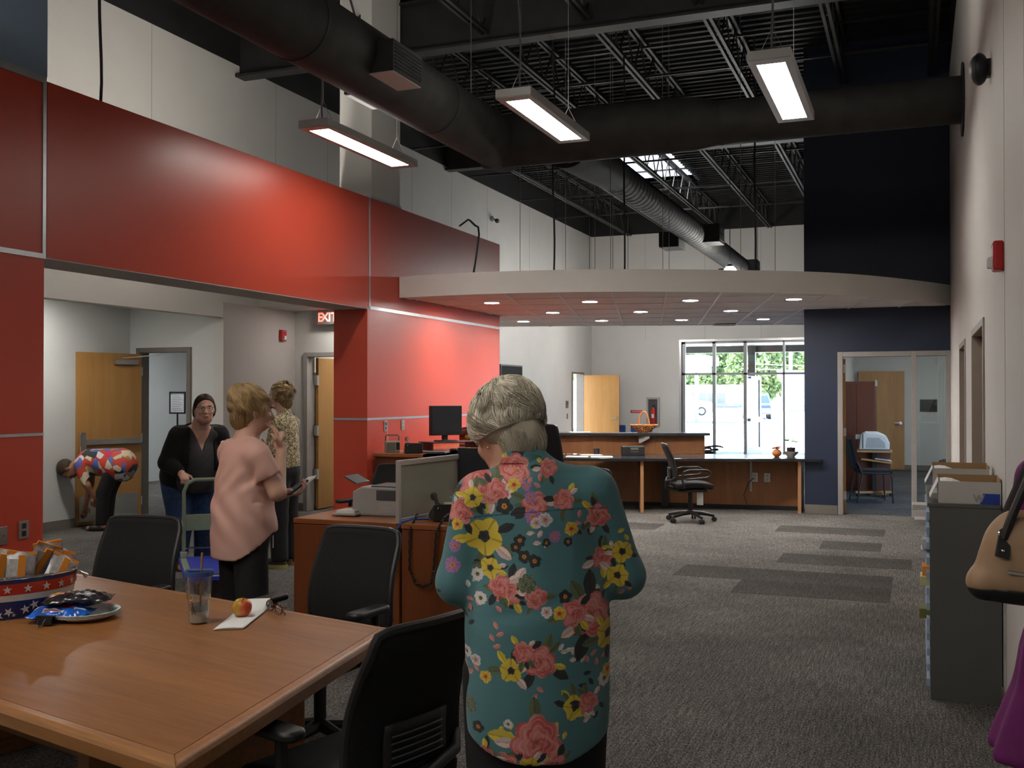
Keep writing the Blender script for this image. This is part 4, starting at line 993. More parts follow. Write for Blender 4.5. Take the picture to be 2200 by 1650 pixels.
for i in range(len(P)-1):
    for s in range(14):
        q = P[i].lerp(P[i+1], s/14); a = (i*14+s)*1.9; cord.append(q+Vector((.004*math.cos(a), .004*math.sin(a), 0)))
c_ = coil(cord, .007, 'coiled_cord', None); c_.parent = t; c_.matrix_parent_inverse = (Matrix.Translation(t.location) @ Matrix.Rotation(math.radians(35), 4, 'Z')).inverted()
tag(MB().tube([(-3.10, 6.30, .75), (-3.16, 6.18, .765), (-3.20, 6.10, .75), (-3.225, 6.075, .70), (-3.235, 6.07, .58), (-3.235, 6.07, .40)], .006, 8).build('network_cable', mat('blue_cable', (.03, .10, .55), .45, var=.05), None, smooth=True), 'blue network cable running from the phone over the credenza edge', 'cable')
# pen cup
t = thing('pen_cup', 'blue flared cup of pens and a yellow highlighter behind the phone', 'cup', (-3.04, 6.66, .74))
MB().lathe([(.035, 0), (.042, .01), (.035, .05), (.032, .08), (.05, .125), (.068, .13), (.048, .125), (.03, .08), (.03, .02)], seg=24, cap=False).build('cup', mat('cup_blue', (.10, .14, .28), .3, var=.05), t, smooth=True)
for k, (c, h) in enumerate((((.75, .75, .08), .155), ((.02, .02, .03), .16), ((.05, .05, .3), .15), ((.6, .05, .03), .155), ((.6, .6, .6), .15))):
    a = k*1.3; MB().cyl((.012*math.cos(a), .012*math.sin(a), .02), (.03*math.cos(a), .03*math.sin(a), h), .007 if k else .011, 8).build('pen', mat('pen_%d' % k, c, .4, var=.02), t, smooth=True)
t = thing('tape_dispenser', 'small black tape dispenser beside the desk phone', 'dispenser', (-2.83, 6.36, .74)); MB().prism([(-.06, 0), (.06, 0), (.06, .02), (.02, .03), (-.02, .055), (-.05, .05)], -.02, .02, Matrix.Rotation(PI/2, 4, 'X')).build('body', 'black', t, bevel=.004); MB().lathe([(.018, -.012), (.018, .012)], seg=16, mtx=Matrix.Translation((-.025, 0, .045)) @ Matrix.Rotation(PI/2, 4, 'X')).build('roll', 'grey_plastic', t)
# monitor behind the floral blouse
def monitor(lab, loc, rz, w=.42, h=.34, stand=.14, tilt=0.):
    t = thing('monitor', lab, 'monitor', loc, rz)   # screen faces local -Y
    mm = Matrix.Translation((0, 0, stand)) @ Matrix.Rotation(tilt, 4, 'X')
    MB().box(-w/2, w/2, -.02, .03, 0, h, mm).build('case', 'black', t, bevel=.006)
    MB().box(-w/2+.02, w/2-.02, -.022, -.02, .03, h-.02, mm).build('display', mat('monitor_off', (.022, .026, .034), .35, var=.03), t)
    MB().box(-.03, .03, .0, .05, .015, stand+.1).build('neck', 'black', t, bevel=.004); MB().prism(rrect(.26, .2, .06), 0, .016).build('foot', 'black', t, bevel=.004, smooth=True)
    return t
monitor('black monitor on the credenza partly hidden behind the floral blouse', (-2.93, 6.95, .74), math.radians(12), .46, .33, .14)
office_chair('office_chair', 'black office chair behind the floral blouse, only its castor showing', (-2.72, 8.15, 0), math.radians(160))

# ---- counter along the red wall
t = thing('side_counter', 'cherry wood counter along the red wall with drawer pedestal', 'desk', (-5.64, 10.05, 0))
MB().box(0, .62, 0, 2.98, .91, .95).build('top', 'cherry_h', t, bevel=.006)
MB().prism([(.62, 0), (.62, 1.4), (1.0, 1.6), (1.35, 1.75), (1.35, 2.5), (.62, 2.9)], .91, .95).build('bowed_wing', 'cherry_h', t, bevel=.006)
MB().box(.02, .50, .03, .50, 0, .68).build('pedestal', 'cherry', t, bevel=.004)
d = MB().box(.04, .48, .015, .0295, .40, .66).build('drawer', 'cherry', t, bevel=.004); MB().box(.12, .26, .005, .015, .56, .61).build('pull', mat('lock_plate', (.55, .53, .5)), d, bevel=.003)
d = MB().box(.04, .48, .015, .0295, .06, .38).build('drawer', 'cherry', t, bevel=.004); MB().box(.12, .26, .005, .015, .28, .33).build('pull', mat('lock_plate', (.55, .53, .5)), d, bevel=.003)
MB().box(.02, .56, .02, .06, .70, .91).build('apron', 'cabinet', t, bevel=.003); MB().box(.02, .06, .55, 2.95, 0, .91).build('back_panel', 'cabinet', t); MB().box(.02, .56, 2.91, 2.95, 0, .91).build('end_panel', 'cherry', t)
monitor('black monitor standing on the counter against the red wall', (-5.18, 10.98, 1.05), math.radians(54), .42, .35, .07)
t = thing('monitor_riser', 'black wire riser shelf under the monitor by the red wall', 'stand', (-5.15, 11.02, .95), math.radians(54)); MB().box(-.33, .33, -.16, .16, .085, .099).build('shelf', 'black', t, bevel=.004)
for x in (-.30, .30): MB().box(x-.01, x+.01, -.14, .14, 0, .085).build('support', 'black', t)
t = desk_phone('black desk phone with grey keypad on the counter by the red wall', (-5.22, 10.22, .95), math.radians(30))
t = thing('radio', 'small silver portable radio with a carrying handle on the counter', 'radio', (-5.50, 10.25, .95), math.radians(35)); MB().box(-.085, .085, -.03, .03, .0, .13).build('case', mat('radio_silver', (.30, .29, .26), .4, .3, var=.05), t, bevel=.01); MB().box(-.07, .03, -.033, -.03, .02, .11).build('speaker_grille', mat('radio_grille', (.14, .135, .11), .6, var=.2, vscale=300), t); MB().box(.04, .08, -.033, -.03, .03, .11).build('dial', 'black', t); MB().tube([(-.075, 0, .13), (-.075, 0, .18), (-.06, 0, .195), (.06, 0, .195), (.075, 0, .18), (.075, 0, .13)], .007, 8).build('handle', 'dark_plastic', t, smooth=True)
tag(MB().tube([(-5.655, 10.4, 1.22), (-5.62, 10.38, 1.05), (-5.60, 10.32, .97), (-5.56, 10.28, .965)], .003, 6).build('radio_cable', 'paper', None, smooth=True), 'thin pale radio cord hanging from the red wall outlet', 'cable')
t = thing('keyboard', 'black keyboard lying on the counter in front of the monitor', 'keyboard', (-4.88, 10.98, .95), math.radians(54)); MB().box(-.22, .22, -.075, .075, 0, .018).build('case', 'black', t, bevel=.005)
k = MB()
for i in range(14):
    for j in range(5): k.box(-.205+i*.0295, -.18+i*.0295, -.064+j*.026, -.043+j*.026, .018, .024)
k.build('keys', 'dark_plastic', t)
t = thing('closed_laptop', 'slim dark laptop lying on the edge of the counter', 'laptop', (-5.02, 10.30, .95), math.radians(12)); MB().box(-.17, .17, -.12, .12, 0, .012).build('base', 'dark_plastic', t, bevel=.004); MB().box(-.17, .17, -.12, .12, .0125, .020).build('lid', 'dark_plastic', t, bevel=.004)
t = thing('pencil_box', 'small wooden box of pens beside the monitor on the counter', 'pen holder', (-4.97, 11.55, .95)); MB().box(-.045, .045, -.045, .045, 0, .01).box(-.045, -.04, -.045, .045, .01, .10).box(.04, .045, -.045, .045, .01, .10).box(-.04, .04, -.045, -.04, .01, .10).box(-.04, .04, .04, .045, .01, .10).build('box', 'cherry_h', t)
for k in range(5): MB().cyl((.01*k-.02, .01, .012), (.02*k-.045, .015*((k % 2)*2-1), .17), .004, 6).build('pen', mat('pen_%d' % k, (.3, .3, .3)), t)
t = thing('flower_decoration', 'small toy flower with orange petals and green leaves clipped beside the monitor', 'flower', (-5.02, 11.36, .95)); MB().tube([(0, 0, 0), (.0, 0, .1), (-.01, 0, .21)], .004, 6).build('stem', mat('stem_green', (.10, .35, .05), .5, var=.1), t)
m = MB()
for k in range(6): m.ell((.03*math.cos(k*1.05)-.01, 0, .23+.03*math.sin(k*1.05)), (.018, .006, .018), 8, 6)
m.build('petals', mat('petal_orange', (.8, .22, .05), .5, var=.1), t, smooth=True); MB().ell((-.05, 0, .14), (.035, .006, .022), 10, 6).ell((.03, 0, .12), (.03, .006, .02), 10, 6).build('leaf', mat('leaf_lime', (.45, .6, .10), .5, var=.1), t, smooth=True)
t = thing('acrylic_tray', 'smoked acrylic paper tray behind the pens on the counter', 'tray', (-5.3, 11.85, .95)); MB().grid(lambda u, v: Vector((-.02, -.17+.34*u, .24*v*(1-.35*abs(2*u-1)**4))), 14, 8).build('panel', thin_glass('smoked', (.45, .22, .2), .08), t, solid=.006); MB().box(-.02, .2, -.17, .17, 0, .01).build('foot', thin_glass('smoked', (.45, .22, .2)), t)
for k, (x, y, r) in enumerate(((-4.75, 11.7, .2), (-4.62, 11.5, .9), (-4.85, 11.95, .5))):
    tag(MB().box(-.11, .11, -.14, .14, 0, .004+.003*k).build('paper_sheet', 'paper', None, loc=(x, y, .951+.0005*k), rot=(0, 0, r)), ('white papers on the counter bend nearest the blouse', 'white papers on the counter edge', 'white papers at the far end of the counter')[k], 'paper')
t = thing('candy_bag', 'red and white wrapped packet on the counter beside the pens', 'packet', (-4.80, 11.62, .955)); MB().ell((0, 0, .035), (.08, .05, .03), 12, 8).build('packet', 'redplastic', t, smooth=True); MB().box(-.05, .05, -.045, -.04, .02, .04).build('label_strip', 'paper', t)
# plant/desk toy: dark mail tray near blouse edge
# ================================================================== TABLE TOP ITEMS
TZ = .741
def star(r, r2=.4): return [((r if k % 2 == 0 else r*r2)*math.sin(PI*k/5), (r if k % 2 == 0 else r*r2)*math.cos(PI*k/5)) for k in range(10)]
# patriotic oval tub
bx, by, brz = -3.36, 3.05, math.radians(60)
A_, B_ = .265, .185
t = thing('party_tub', 'oval metal party tub with stars and stripes full of snacks', 'tub', (bx, by, TZ), brz)
def band(z0, z1, name, m, k0=0., th=.0):
    f = lambda z: .90+.10*z/.16
    mb = MB().grid(lambda u, v: Vector((A_*f(z0+(z1-z0)*v)*math.cos(2*PI*u)*(1+th), B_*f(z0+(z1-z0)*v)*math.sin(2*PI*u)*(1+th), z0+(z1-z0)*v)), 64, 2, True)
    return mb.build(name, m, t, smooth=True)
tubw = mat('tub_white', (.60, .60, .58), .3, var=.02); tubb = mat('tub_blue', (.02, .03, .14), .3, var=.04); tubr = mat('tub_red', (.55, .04, .02), .3, var=.04)
band(0, .068, 'blue_band', tubb); band(.068, .092, 'white_stripe', tubw); band(.092, .135, 'red_band', tubr); band(.135, .152, 'rim_stripe', tubb)
MB().tube([(A_*.995*math.cos(2*PI*k/64), B_*.995*math.sin(2*PI*k/64), .154) for k in range(64)], .004, 8, closed=True).build('rolled_rim', 'chrome', t, smooth=True)
MB().prism([(A_*.9*math.cos(2*PI*k/48), B_*.9*math.sin(2*PI*k/48)) for k in range(48)], 0, .004).build('floor_disc', tubw, t)
MB().grid(lambda u, v: Vector((A_*(.885+.095*v)*math.cos(2*PI*u), B_*(.885+.095*v)*math.sin(2*PI*u), .004+.148*v)), 64, 2, True).build('inner_lining', mat('tub_inside', (.45, .45, .44), .35, .4, var=.05), t, smooth=True)
def on_tub(u, z, r, spin=0.):
    f = .90+.10*z/.16; c, s = math.cos(u), math.sin(u)
    p = Vector((A_*f*c, B_*f*s, z)); nrm = Vector((c/A_, s/B_, 0)).normalized(); tx = Vector((0, 0, 1)).cross(nrm)
    pts = [p+nrm*.0025+tx*(x*math.cos(spin)-y*math.sin(spin))+Vector((0, 0, 1))*(x*math.sin(spin)+y*math.cos(spin)) for x, y in star(r)]
    pts2 = [q-nrm*.002 for q in pts]
    MB().add(pts+pts2, [tuple(range(10)), tuple(range(19, 9, -1))]+[(i, 10+i, 10+(i+1) % 10, (i+1) % 10) for i in range(10)]).build('star', tubw, t)
for k in range(22): on_tub(2*PI*k/22, .1135, .017)
rs = random.Random(3)
for k in range(44): on_tub(2*PI*k/44+rs.uniform(-.05, .05), .012+.045*rs.random(), rs.choice((.008, .012, .019, .014)), rs.random())
for s in (-1, 1): MB().tube([(s*A_*1.0, -.05, .135), (s*(A_+.03), -.045, .12), (s*(A_+.035), 0, .10), (s*(A_+.03), .045, .12), (s*A_, .05, .135)], .004, 8).build('handle', 'chrome', t, smooth=True)
# snack bags standing in the tub
foil = mat('snack_foil', (.42, .41, .42), .3, .35, var=.35, vscale=28); org = mat('snack_orange', (.72, .25, .03), .4, var=.08); foilw = mat('snack_white', (.55, .54, .52), .35, var=.2, vscale=60)
def pillow(w, h, d, n=10):
    f = lambda s: MB().grid(lambda u, v: Vector(((u-.5)*w*(1-.05*math.sin(PI*v)), s*d*(math.sin(PI*u)*math.sin(PI*v))**.6+.004*math.sin(9*u+7*v), v*h)), n, n)
    a, b = f(1), f(-1); m = MB(); m.v = a.v[:]; m.f = [tuple(reversed(q)) for q in a.f]; m.mi = a.mi[:]; m.add(b.v, b.f); return m
def snack(lab, x, y, z, rz, lean, w=.11, h=.15):
    g = thing('snack_bag', lab, 'snack bag', (x, y, z), rz, 'snack bags in the tub'); g.rotation_euler = (lean, .55*math.sin(x*57+y*31), rz)
    pillow(w, h, .02).build('pouch', foil, g, smooth='all')
    MB().box(-w/2, w/2, -.003, .003, h-.012, h).build('top_seal', org, g); MB().box(-.014, .014, -.022, .022, .01, h-.014).build('side_stripe', org, g)
    MB().box(-w*.42, -w*.12, -.0205, -.0185, .05, h-.03).build('print_panel', foilw, g)
    return g
wl2 = lambda u, v: tuple(Vector((bx, by, 0))+Vector((math.cos(brz)*u-math.sin(brz)*v, math.sin(brz)*u+math.cos(brz)*v, 0)))[:2]
labs = ('orange-topped snack bag lying flat-topped at the back of the tub', 'orange-topped snack bag leaning in the middle of the tub', 'orange-topped snack bag standing tallest in the tub', 'orange-topped snack bag at the right end of the tub', 'orange-topped snack bag tilted against the tub rim', 'orange-topped snack bag tucked behind the others in the tub')
for k, (u, v, z, rz, ln) in enumerate(((-.02, .06, .84, .55, .2), (.04, -.02, .825, .75, -.1), (.10, .06, .865, 1.1, .45), (.18, .0, .83, 1.2, -.2), (.15, -.06, .815, .9, -.25), (.20, .07, .86, .4, .35))):
    x, y = wl2(u, v); snack(labs[k], x, y, z, rz+.2, ln)
choc = mat('brownie', (.045, .018, .01), .6, var=.3, vscale=60); film = thin_glass('wrap_film', (.8, .75, .75), .12, .15)
for k, (u, v, rz) in enumerate(((.0, -.10, .9), (-.09, -.07, .4), (.08, -.12, 1.3))):
    x, y = wl2(u, v); g = thing('wrapped_brownie', ('chocolate snack bar in clear wrap at the middle front of the tub', 'chocolate snack bar in clear wrap at the left of the tub', 'chocolate snack bar in clear wrap at the right front of the tub')[k], 'snack', (x, y, .855), rz, 'wrapped bars in the tub')
    MB().box(-.05, .05, -.018, .018, 0, .022).build('bar', choc, g, bevel=.006); pillow(.14, .045, .012).build('wrapper', film, g, smooth='all', loc=(0, 0, -.008))
    MB().box(-.07, -.055, -.015, .015, .005, .018).box(.055, .07, -.015, .015, .005, .018).build('wrap_print', 'redplastic', g)
x, y = wl2(-.10, .02); g = thing('orange_wrapper', 'bright orange candy packet among the snack bags', 'snack', (x, y, .85), .7); pillow(.09, .05, .014).build('packet', mat('candy_orange', (.8, .13, .02), .35, var=.1), g, smooth='all'); MB().box(-.03, .03, -.016, -.013, .015, .035).build('print', foilw, g)
x, y = wl2(-.19, -.02)
for k in range(3):
    g = tag(MB().prism(rrect(.16, .10, .01), 0, .01).build('cracker_pack', mat('pack_cream', (.48, .46, .40), .5, var=.06), None, bevel=.002, loc=(x+.01*k, y+.012*k, .83+.0125*k), rot=(.15, 0, .5+.1*k)), ('pale snack packet lowest at the left of the tub', 'pale snack packet in the middle of the stack at the left of the tub', 'pale snack packet on top at the left of the tub')[k], 'snack')
x, y = wl2(0, 0); g = tag(MB().prism([(A_*.86*math.cos(2*PI*k/32), B_*.86*math.sin(2*PI*k/32)) for k in range(32)], 0, .075).build('tissue_filler', mat('tub_filler', (.35, .33, .32), .7, var=.2, vscale=30), None, loc=(bx, by, TZ+.005), rot=(0, 0, brz)), 'crumpled pale filler under the snacks inside the tub', 'filler')

# paper plates with chip bags
px_, py_ = -2.985, 3.075
for k in range(3):
    g = tag(MB().lathe([(.0, .0), (.085, .0), (.095, .004), (.118, .016), (.128, .018), (.128, .0205), (.116, .019), (.094, .007), (.084, .003), (.0, .003)], seg=48, cap=False).build('paper_plate', mat('plate_white', (.74, .74, .73), .55, var=.03), None, smooth=True, loc=(px_+.002*k, py_-.001*k, TZ+.0055*k)), ('white paper plate at the bottom of the stack', 'white paper plate in the middle of the stack', 'white paper plate on top of the stack under the chip bags')[k], 'plate', 'stacked paper plates')
for k in range(7):
    a = -.9+k*.28; MB().ell((.11*math.cos(a), .11*math.sin(a), .0185), (.012, .007, .002), 10, 6).build('leaf_print', mat('plate_teal', (.05, .28, .27), .6, var=.1), g)
def inpoly(x, y, poly):
    r = np.zeros(len(x), bool); n = len(poly)
    for i in range(n):
        x0, y0 = poly[i-1]; x1, y1 = poly[i]
        c = ((y0 > y) != (y1 > y)) & (x < (x1-x0)*(y-y0)/((y1-y0) if y1 != y0 else 1e-9)+x0); r ^= c
    return r
def ellp(cx, cy, a, b, rot=0., n=20): return [(cx+a*math.cos(t)*math.cos(rot)-b*math.sin(t)*math.sin(rot), cy+a*math.cos(t)*math.sin(rot)+b*math.sin(t)*math.cos(rot)) for t in np.linspace(0, 2*PI, n, endpoint=False)]
def chipbag(lab, loc, rz, base, shapes, w=.24, h=.17, tilt=0.):
    g = thing('chip_bag', lab, 'chip bag', loc, rz); g.rotation_euler = (tilt, 0, rz)
    me = pillow(w, h, .030, 56); rot = Matrix.Rotation(-PI/2, 4, 'X') @ Matrix.Translation((0, 0, -h/2))
    V = np.array([tuple(rot @ Vector(p)) for p in me.v]); V[:, 2] += .0022*np.sin(V[:, 0]*150+20*V[:, 1])*np.cos(V[:, 1]*120)
    C = np.tile(np.array(base), (len(V), 1)); C = C*(1+.3*np.sin(V[:, :1]*90+V[:, 1:2]*60))
    for poly, c in shapes: C[inpoly(V[:, 0], V[:, 1], poly)] = c
    o = np_obj('pouch', V, np.array(me.f), attr_mat('chip_film', .22), g, 0, 0, lambda v: C)
    return g
YE, RD_, WH, BR, PL, BK = (.75, .46, .05), (.45, .03, .02), (.62, .62, .64), (.30, .07, .03), (.50, .38, .28), (.02, .02, .022)
DEFER = []
def make_chipbags():
    g = chipbag('glossy black chip bag with a yellow crest lying on the plates', (px_-.03, py_+.0, TZ+.072), math.radians(38), (.022, .021, .022),
        [(ellp(-.062, .012, .046, .036, .3), WH), (ellp(-.062, .012, .041, .031, .3), YE), ([(-.11, -.028), (-.02, -.040), (-.015, -.028), (-.10, -.016)], RD_), ([(-.10, -.036), (-.05, -.044), (-.05, -.036), (-.10, -.028)], WH),
         (ellp(.030, .052, .020, .012, .2), BR), (ellp(.062, .035, .026, .030, .4), PL), (ellp(.075, .012, .020, .024, .1), PL), (ellp(.066, .03, .010, .012), BR), (ellp(.090, .030, .014, .022), RD_), (ellp(.028, -.042, .034, .016, .25), WH), (ellp(.028, -.042, .030, .012, .25), (.10, .14, .30)), (ellp(.035, -.040, .014, .006, .25), WH), ([(-.02, .072), (.10, .064), (.10, .070), (-.02, .078)], (.60, .18, .03))], .25, .18, math.radians(-4))
    text_mesh('BBQ', .024, Matrix.Translation((-.004, .022, .0300)) @ Matrix.Rotation(.25, 4, 'Z'), 'lettering', mat('print_white', (.6, .6, .62), .5, var=.05), g)
    chipbag('bright blue chip bag folded shut with a black binder clip', (px_-.045, py_-.075, TZ+.030), math.radians(20), (.012, .11, .52),
        [(ellp(.03, .0, .026, .018), (.30, .02, .03)), (ellp(-.085, .005, .020, .014, .4), (.62, .52, .25)), ([(-.05, -.045), (.03, -.045), (.03, -.03), (-.05, -.03)], WH), ([(-.045, -.043), (.02, -.043), (.02, -.036), (-.045, -.036)], RD_), ([(.06, -.02), (.10, -.01), (.10, .0), (.06, -.008)], WH)], .23, .12, math.radians(6))
DEFER.append(make_chipbags)
g = thing('binder_clip', 'black binder clip with wire handles on the blue chip bag', 'clip', (px_-.035, py_-.16, TZ+.022), math.radians(20)); MB().prism([(-.016, -.014), (.016, -.014), (.012, .02), (.009, .02), (.011, -.010), (-.011, -.010), (-.009, .02), (-.012, .02)], -.03, .03, rotm(PI/2) @ Matrix.Rotation(PI/2, 4, 'X') @ Matrix.Rotation(-PI/2, 4, 'Z')).build('jaw', 'black', g)
for s, up in ((-1, .35), (1, -.02)): MB().tube([(-.012, .0, .01*s), (-.012, -.03, .01*s-.006), (-.008, -.05, -.012-.003*s), (0, -.056, -.013-.003*s), (.008, -.05, -.012-.003*s), (.012, -.03, .01*s-.006), (.012, 0, .01*s)], .0016, 6).build('wire_handle', 'chrome', g, smooth=True)

# tumbler with lid and straw
t = thing('tumbler', 'clear insulated tumbler with a blue lid, straw and beach picture', 'tumbler', (-2.521, 3.166, TZ))
MB().lathe([(.0, .002), (.034, .002), (.036, .005), (.0385, .09), (.043, .095), (.050, .185), (.0515, .185), (.045, .093), (.040, .088), (.037, 0), (.0, 0)], seg=40, cap=False).build('cup', thin_glass('tumbler_glass', (.96, .97, .98), .03), t, smooth=True)
MB().lathe([(.030, .008), (.033, .085), (.040, .098), (.046, .18)], seg=40, cap=False).build('inner_wall', thin_glass('tumbler_inner', (.86, .90, .96), .02, .06), t, smooth=True)
MB().lathe([(.0, .004), (.0325, .004), (.0335, .042), (.0335, .048), (0, .048)], seg=32, cap=False).build('sand_picture', mat('sand_print', (.62, .57, .48), .7, var=.2, vscale=40), t, smooth=True)
MB().lathe([(.0341, .045), (.0345, .07)], seg=32, cap=False).build('surf_picture', thin_glass('surf', (.55, .68, .72), .04, .45), t, smooth=True)
c = Vector((0, 0, 0)); ca = math.atan2(-3.166, 2.521)
def on_cup(dx, z, r=.036): return Vector((r*math.cos(ca+dx), r*math.sin(ca+dx), z))
MB().add([on_cup(-.75+.25*math.cos(2*PI*k/16)*1.2, .100+.013*math.sin(2*PI*k/16), .0424) for k in range(16)], [tuple(range(16))]).build('hat_picture', mat('straw_hat', (.62, .42, .18), .6, var=.1), t, solid=.001)
MB().add([on_cup(-.75+.1*math.cos(2*PI*k/12), .100+.006*math.sin(2*PI*k/12), .0430) for k in range(12)], [tuple(range(12))]).build('hat_crown_picture', mat('straw_hat_dark', (.36, .19, .06), .6, var=.1), t, solid=.001)
MB().tube([on_cup(-.8, .085, .0365), on_cup(-.35, .038, .036)], .0022, 6).tube([on_cup(-.75, .06, .0365), on_cup(-.7, .036, .036)], .0022, 6).tube([on_cup(-1.1, .065), on_cup(-.7, .062)], .003, 6).build('deck_chair_picture', mat('chair_print', (.20, .10, .04), .6, var=.1), t)
MB().add([on_cup(.55+.1*math.cos(2*PI*k/12), .112+.012*math.sin(2*PI*k/12), .0428) for k in range(12)], [tuple(range(12))]).build('lime_picture', mat('lime_print', (.45, .42, .03), .6, var=.1), t, solid=.001)
MB().lathe([(.0, .190), (.03, .190), (.047, .196), (.0535, .196), (.054, .192), (.054, .178), (.052, .178), (.0515, .19), (0, .186)], seg=40, cap=False).build('lid', mat('lid_blue', (.035, .085, .26), .35, var=.04), t, smooth=True)
MB().box(-.05, .05, -.006, .02, .194, .199).build('lid_ridge', mat('lid_blue', (.035, .085, .26)), t, bevel=.002, rot=(0, 0, .4))
MB().cyl((.005, .0, .02), (.010, .006, .262), .0042, 10).build('straw', mat('straw_tan', (.35, .16, .06), .4, var=.05), t, smooth=True)
# apple, napkin, eyeglasses
m = MB(); 
def apple_fn(u, v):
    th = PI*v; ph = 2*PI*u; r = .0385*(1+.06*math.cos(5*ph)*max(0, -math.cos(th))*.3)
    dip = .013*math.exp(-(v/.10)**2)+.009*math.exp(-((1-v)/.09)**2)
    rr = r*(math.sin(th)**.85)*(1.02-.10*v); z = .036*math.cos(th)*(1.0)
    return Vector((rr*math.cos(ph), rr*math.sin(ph), z+.036-(dip if v < .5 else -dip)))
m.grid(apple_fn, 32, 20, True)
am = bpy.data.materials.new('apple_skin'); am.use_nodes = True; N = am.node_tree.nodes; L = am.node_tree.links; pb_ = N['Principled BSDF']; pb_.inputs['Roughness'].default_value = .22
tc = N.new('ShaderNodeTexCoord'); mp = N.new('ShaderNodeMapping'); mp.inputs['Scale'].default_value = (1, 1, .25); nz = N.new('ShaderNodeTexNoise'); nz.inputs['Scale'].default_value = 40; nz.inputs['Detail'].default_value = 5
L.new(tc.outputs['Object'], mp.inputs[0]); L.new(mp.outputs[0], nz.inputs[0]); sx_ = N.new('ShaderNodeSeparateXYZ'); L.new(tc.outputs['Object'], sx_.inputs[0])
ma = N.new('ShaderNodeMath'); ma.operation = 'MULTIPLY_ADD'; ma.inputs[1].default_value = 9.; ma.inputs[2].default_value = .0; L.new(sx_.outputs[0], ma.inputs[0])
mb_ = N.new('ShaderNodeMath'); mb_.operation = 'ADD'; L.new(ma.outputs[0], mb_.inputs[0]); L.new(nz.outputs[0], mb_.inputs[1])
rr_ = N.new('ShaderNodeValToRGB'); e = rr_.color_ramp.elements; e[0].position = .25; e[0].color = (.62, .42, .05, 1); e[1].position = .85; e[1].color = (.55, .07, .03, 1); k_ = e.new(.55); k_.color = (.62, .22, .05, 1)
L.new(mb_.outputs[0], rr_.inputs[0]); L.new(rr_.outputs[0], pb_.inputs['Base Color'])
t = thing('apple', 'red and yellow apple resting on a napkin', 'apple', (-2.425, 3.30, TZ+.004), .3); t.rotation_euler = (.15, .1, .3)
m.build('fruit', am, t, smooth=True); MB().tube([(0, 0, .055), (.003, .002, .078)], .0016, 6).build('stem', mat('apple_stem', (.12, .07, .03), .8, var=.1), t)
t = thing('napkin', 'folded white paper napkin under the apple', 'napkin', (0, 0, 0))
q = [Vector((-2.389, 3.079, 0)), Vector((-2.300, 3.135, 0)), Vector((-2.43, 3.49, 0)), Vector((-2.53, 3.43, 0))]
for k in range(2):
    MB().grid(lambda u, v: (q[0].lerp(q[1], u)).lerp(q[3].lerp(q[2], u), v)+Vector((.004*k, 0, TZ+.001+.0025*k+.003*math.sin(3.1*u)*(k+.3)*(1-v)+(.035*max(0, v-.78)/.22 if k else .008*max(0, v-.8)))), 10, 16).build('fold', mat('napkin_white', (.82, .82, .80), .8, var=.02, bump=.1, bscale=150), t, smooth=True, solid=.0015)
t = thing('eyeglasses', 'brown tortoiseshell reading glasses folded beside the apple', 'glasses', (-2.345, 3.40, TZ+.004), math.radians(-33)); t.scale = (1.2, 1.2, 1.1)
tort = mat('tortoise', (.09, .03, .012), .2, var=.6, vscale=60)
for s in (-1, 1):
    e_ = [(s*.035+.027*math.cos(2*PI*k/24)*(1+.12*math.cos(2*PI*k/24*2)), 0, .02+.018*math.sin(2*PI*k/24)) for k in range(24)]
    o = MB().tube(e_, .0024, 6, closed=True).build('rim', tort, t, smooth=True)
    MB().add(e_, [tuple(range(24))]).build('lens', thin_glass('lens_glass', (.96, .97, .97), .05), o)
    MB().tube([(s*.064, 0, .026), (s*.068, .006, .027), (s*.05, .014+.006*s, .024), (-s*.05, .018+.006*s, .012), (-s*.066, .016+.006*s, .004)], .0022, 6).build('temple', tort, t, smooth=True)
MB().tube([(-.010, 0, .024), (0, 0, .030), (.010, 0, .024)], .0024, 6).build('bridge', tort, t, smooth=True)

# ================================================================== RECEPTION DESK
rd = thing('reception_desk', 'curved reception desk with black worktop and wood panels under the ceiling cloud', 'desk', (0, 0, 0))
fr_ = [(-5.45, 13.10), (-5.0, 13.14), (-4.2, 13.28), (-3.46, 13.50), (-2.45, 13.86), (-1.43, 14.22)]
bk_ = [(-1.43, 15.2), (-2.45, 14.95), (-3.46, 14.65), (-4.2, 14.25), (-5.0, 14.02), (-5.45, 13.97)]
MB().prism(catmull(fr_, 4)+[(-1.43, 14.32)]+catmull(bk_, 4), .70, .74).build('worktop', 'stone', rd, bevel=.004)
MB().prism([(-1.43, 14.22), (-1.18, 14.22), (-1.18, 14.33), (-1.43, 14.33)], .70, .74).build('worktop_end', 'stone', rd, bevel=.003)
def panel(p, q_, z0, z1, th, name, m):
    p = Vector((*p, 0)); q_ = Vector((*q_, 0)); mid = (p+q_)/2; a = math.atan2(q_.y-p.y, q_.x-p.x); L_ = (q_-p).length
    return MB().box(-L_/2, L_/2, -th/2, th/2, z0, z1).build(name, m, rd, bevel=.003, loc=tuple(mid), rot=(0, 0, a))
panel((-1.47, 14.26), (-1.50, 14.95), 0, .70, .045, 'support_panel', 'recep_edge')
panel((-3.46, 13.55), (-3.62, 14.1), 0, .70, .045, 'support_panel', 'recep_edge')
for a, b_ in (((-1.50, 14.62), (-2.5, 14.52)), ((-2.5, 14.52), (-3.55, 14.45)), ((-3.55, 14.45), (-4.4, 14.25)), ((-4.4, 14.25), (-5.45, 13.9))):
    panel(a, b_, .06, .70, .03, 'modesty_panel', 'recep'); panel(a, b_, 0, .06, .03, 'toe_kick', 'black')
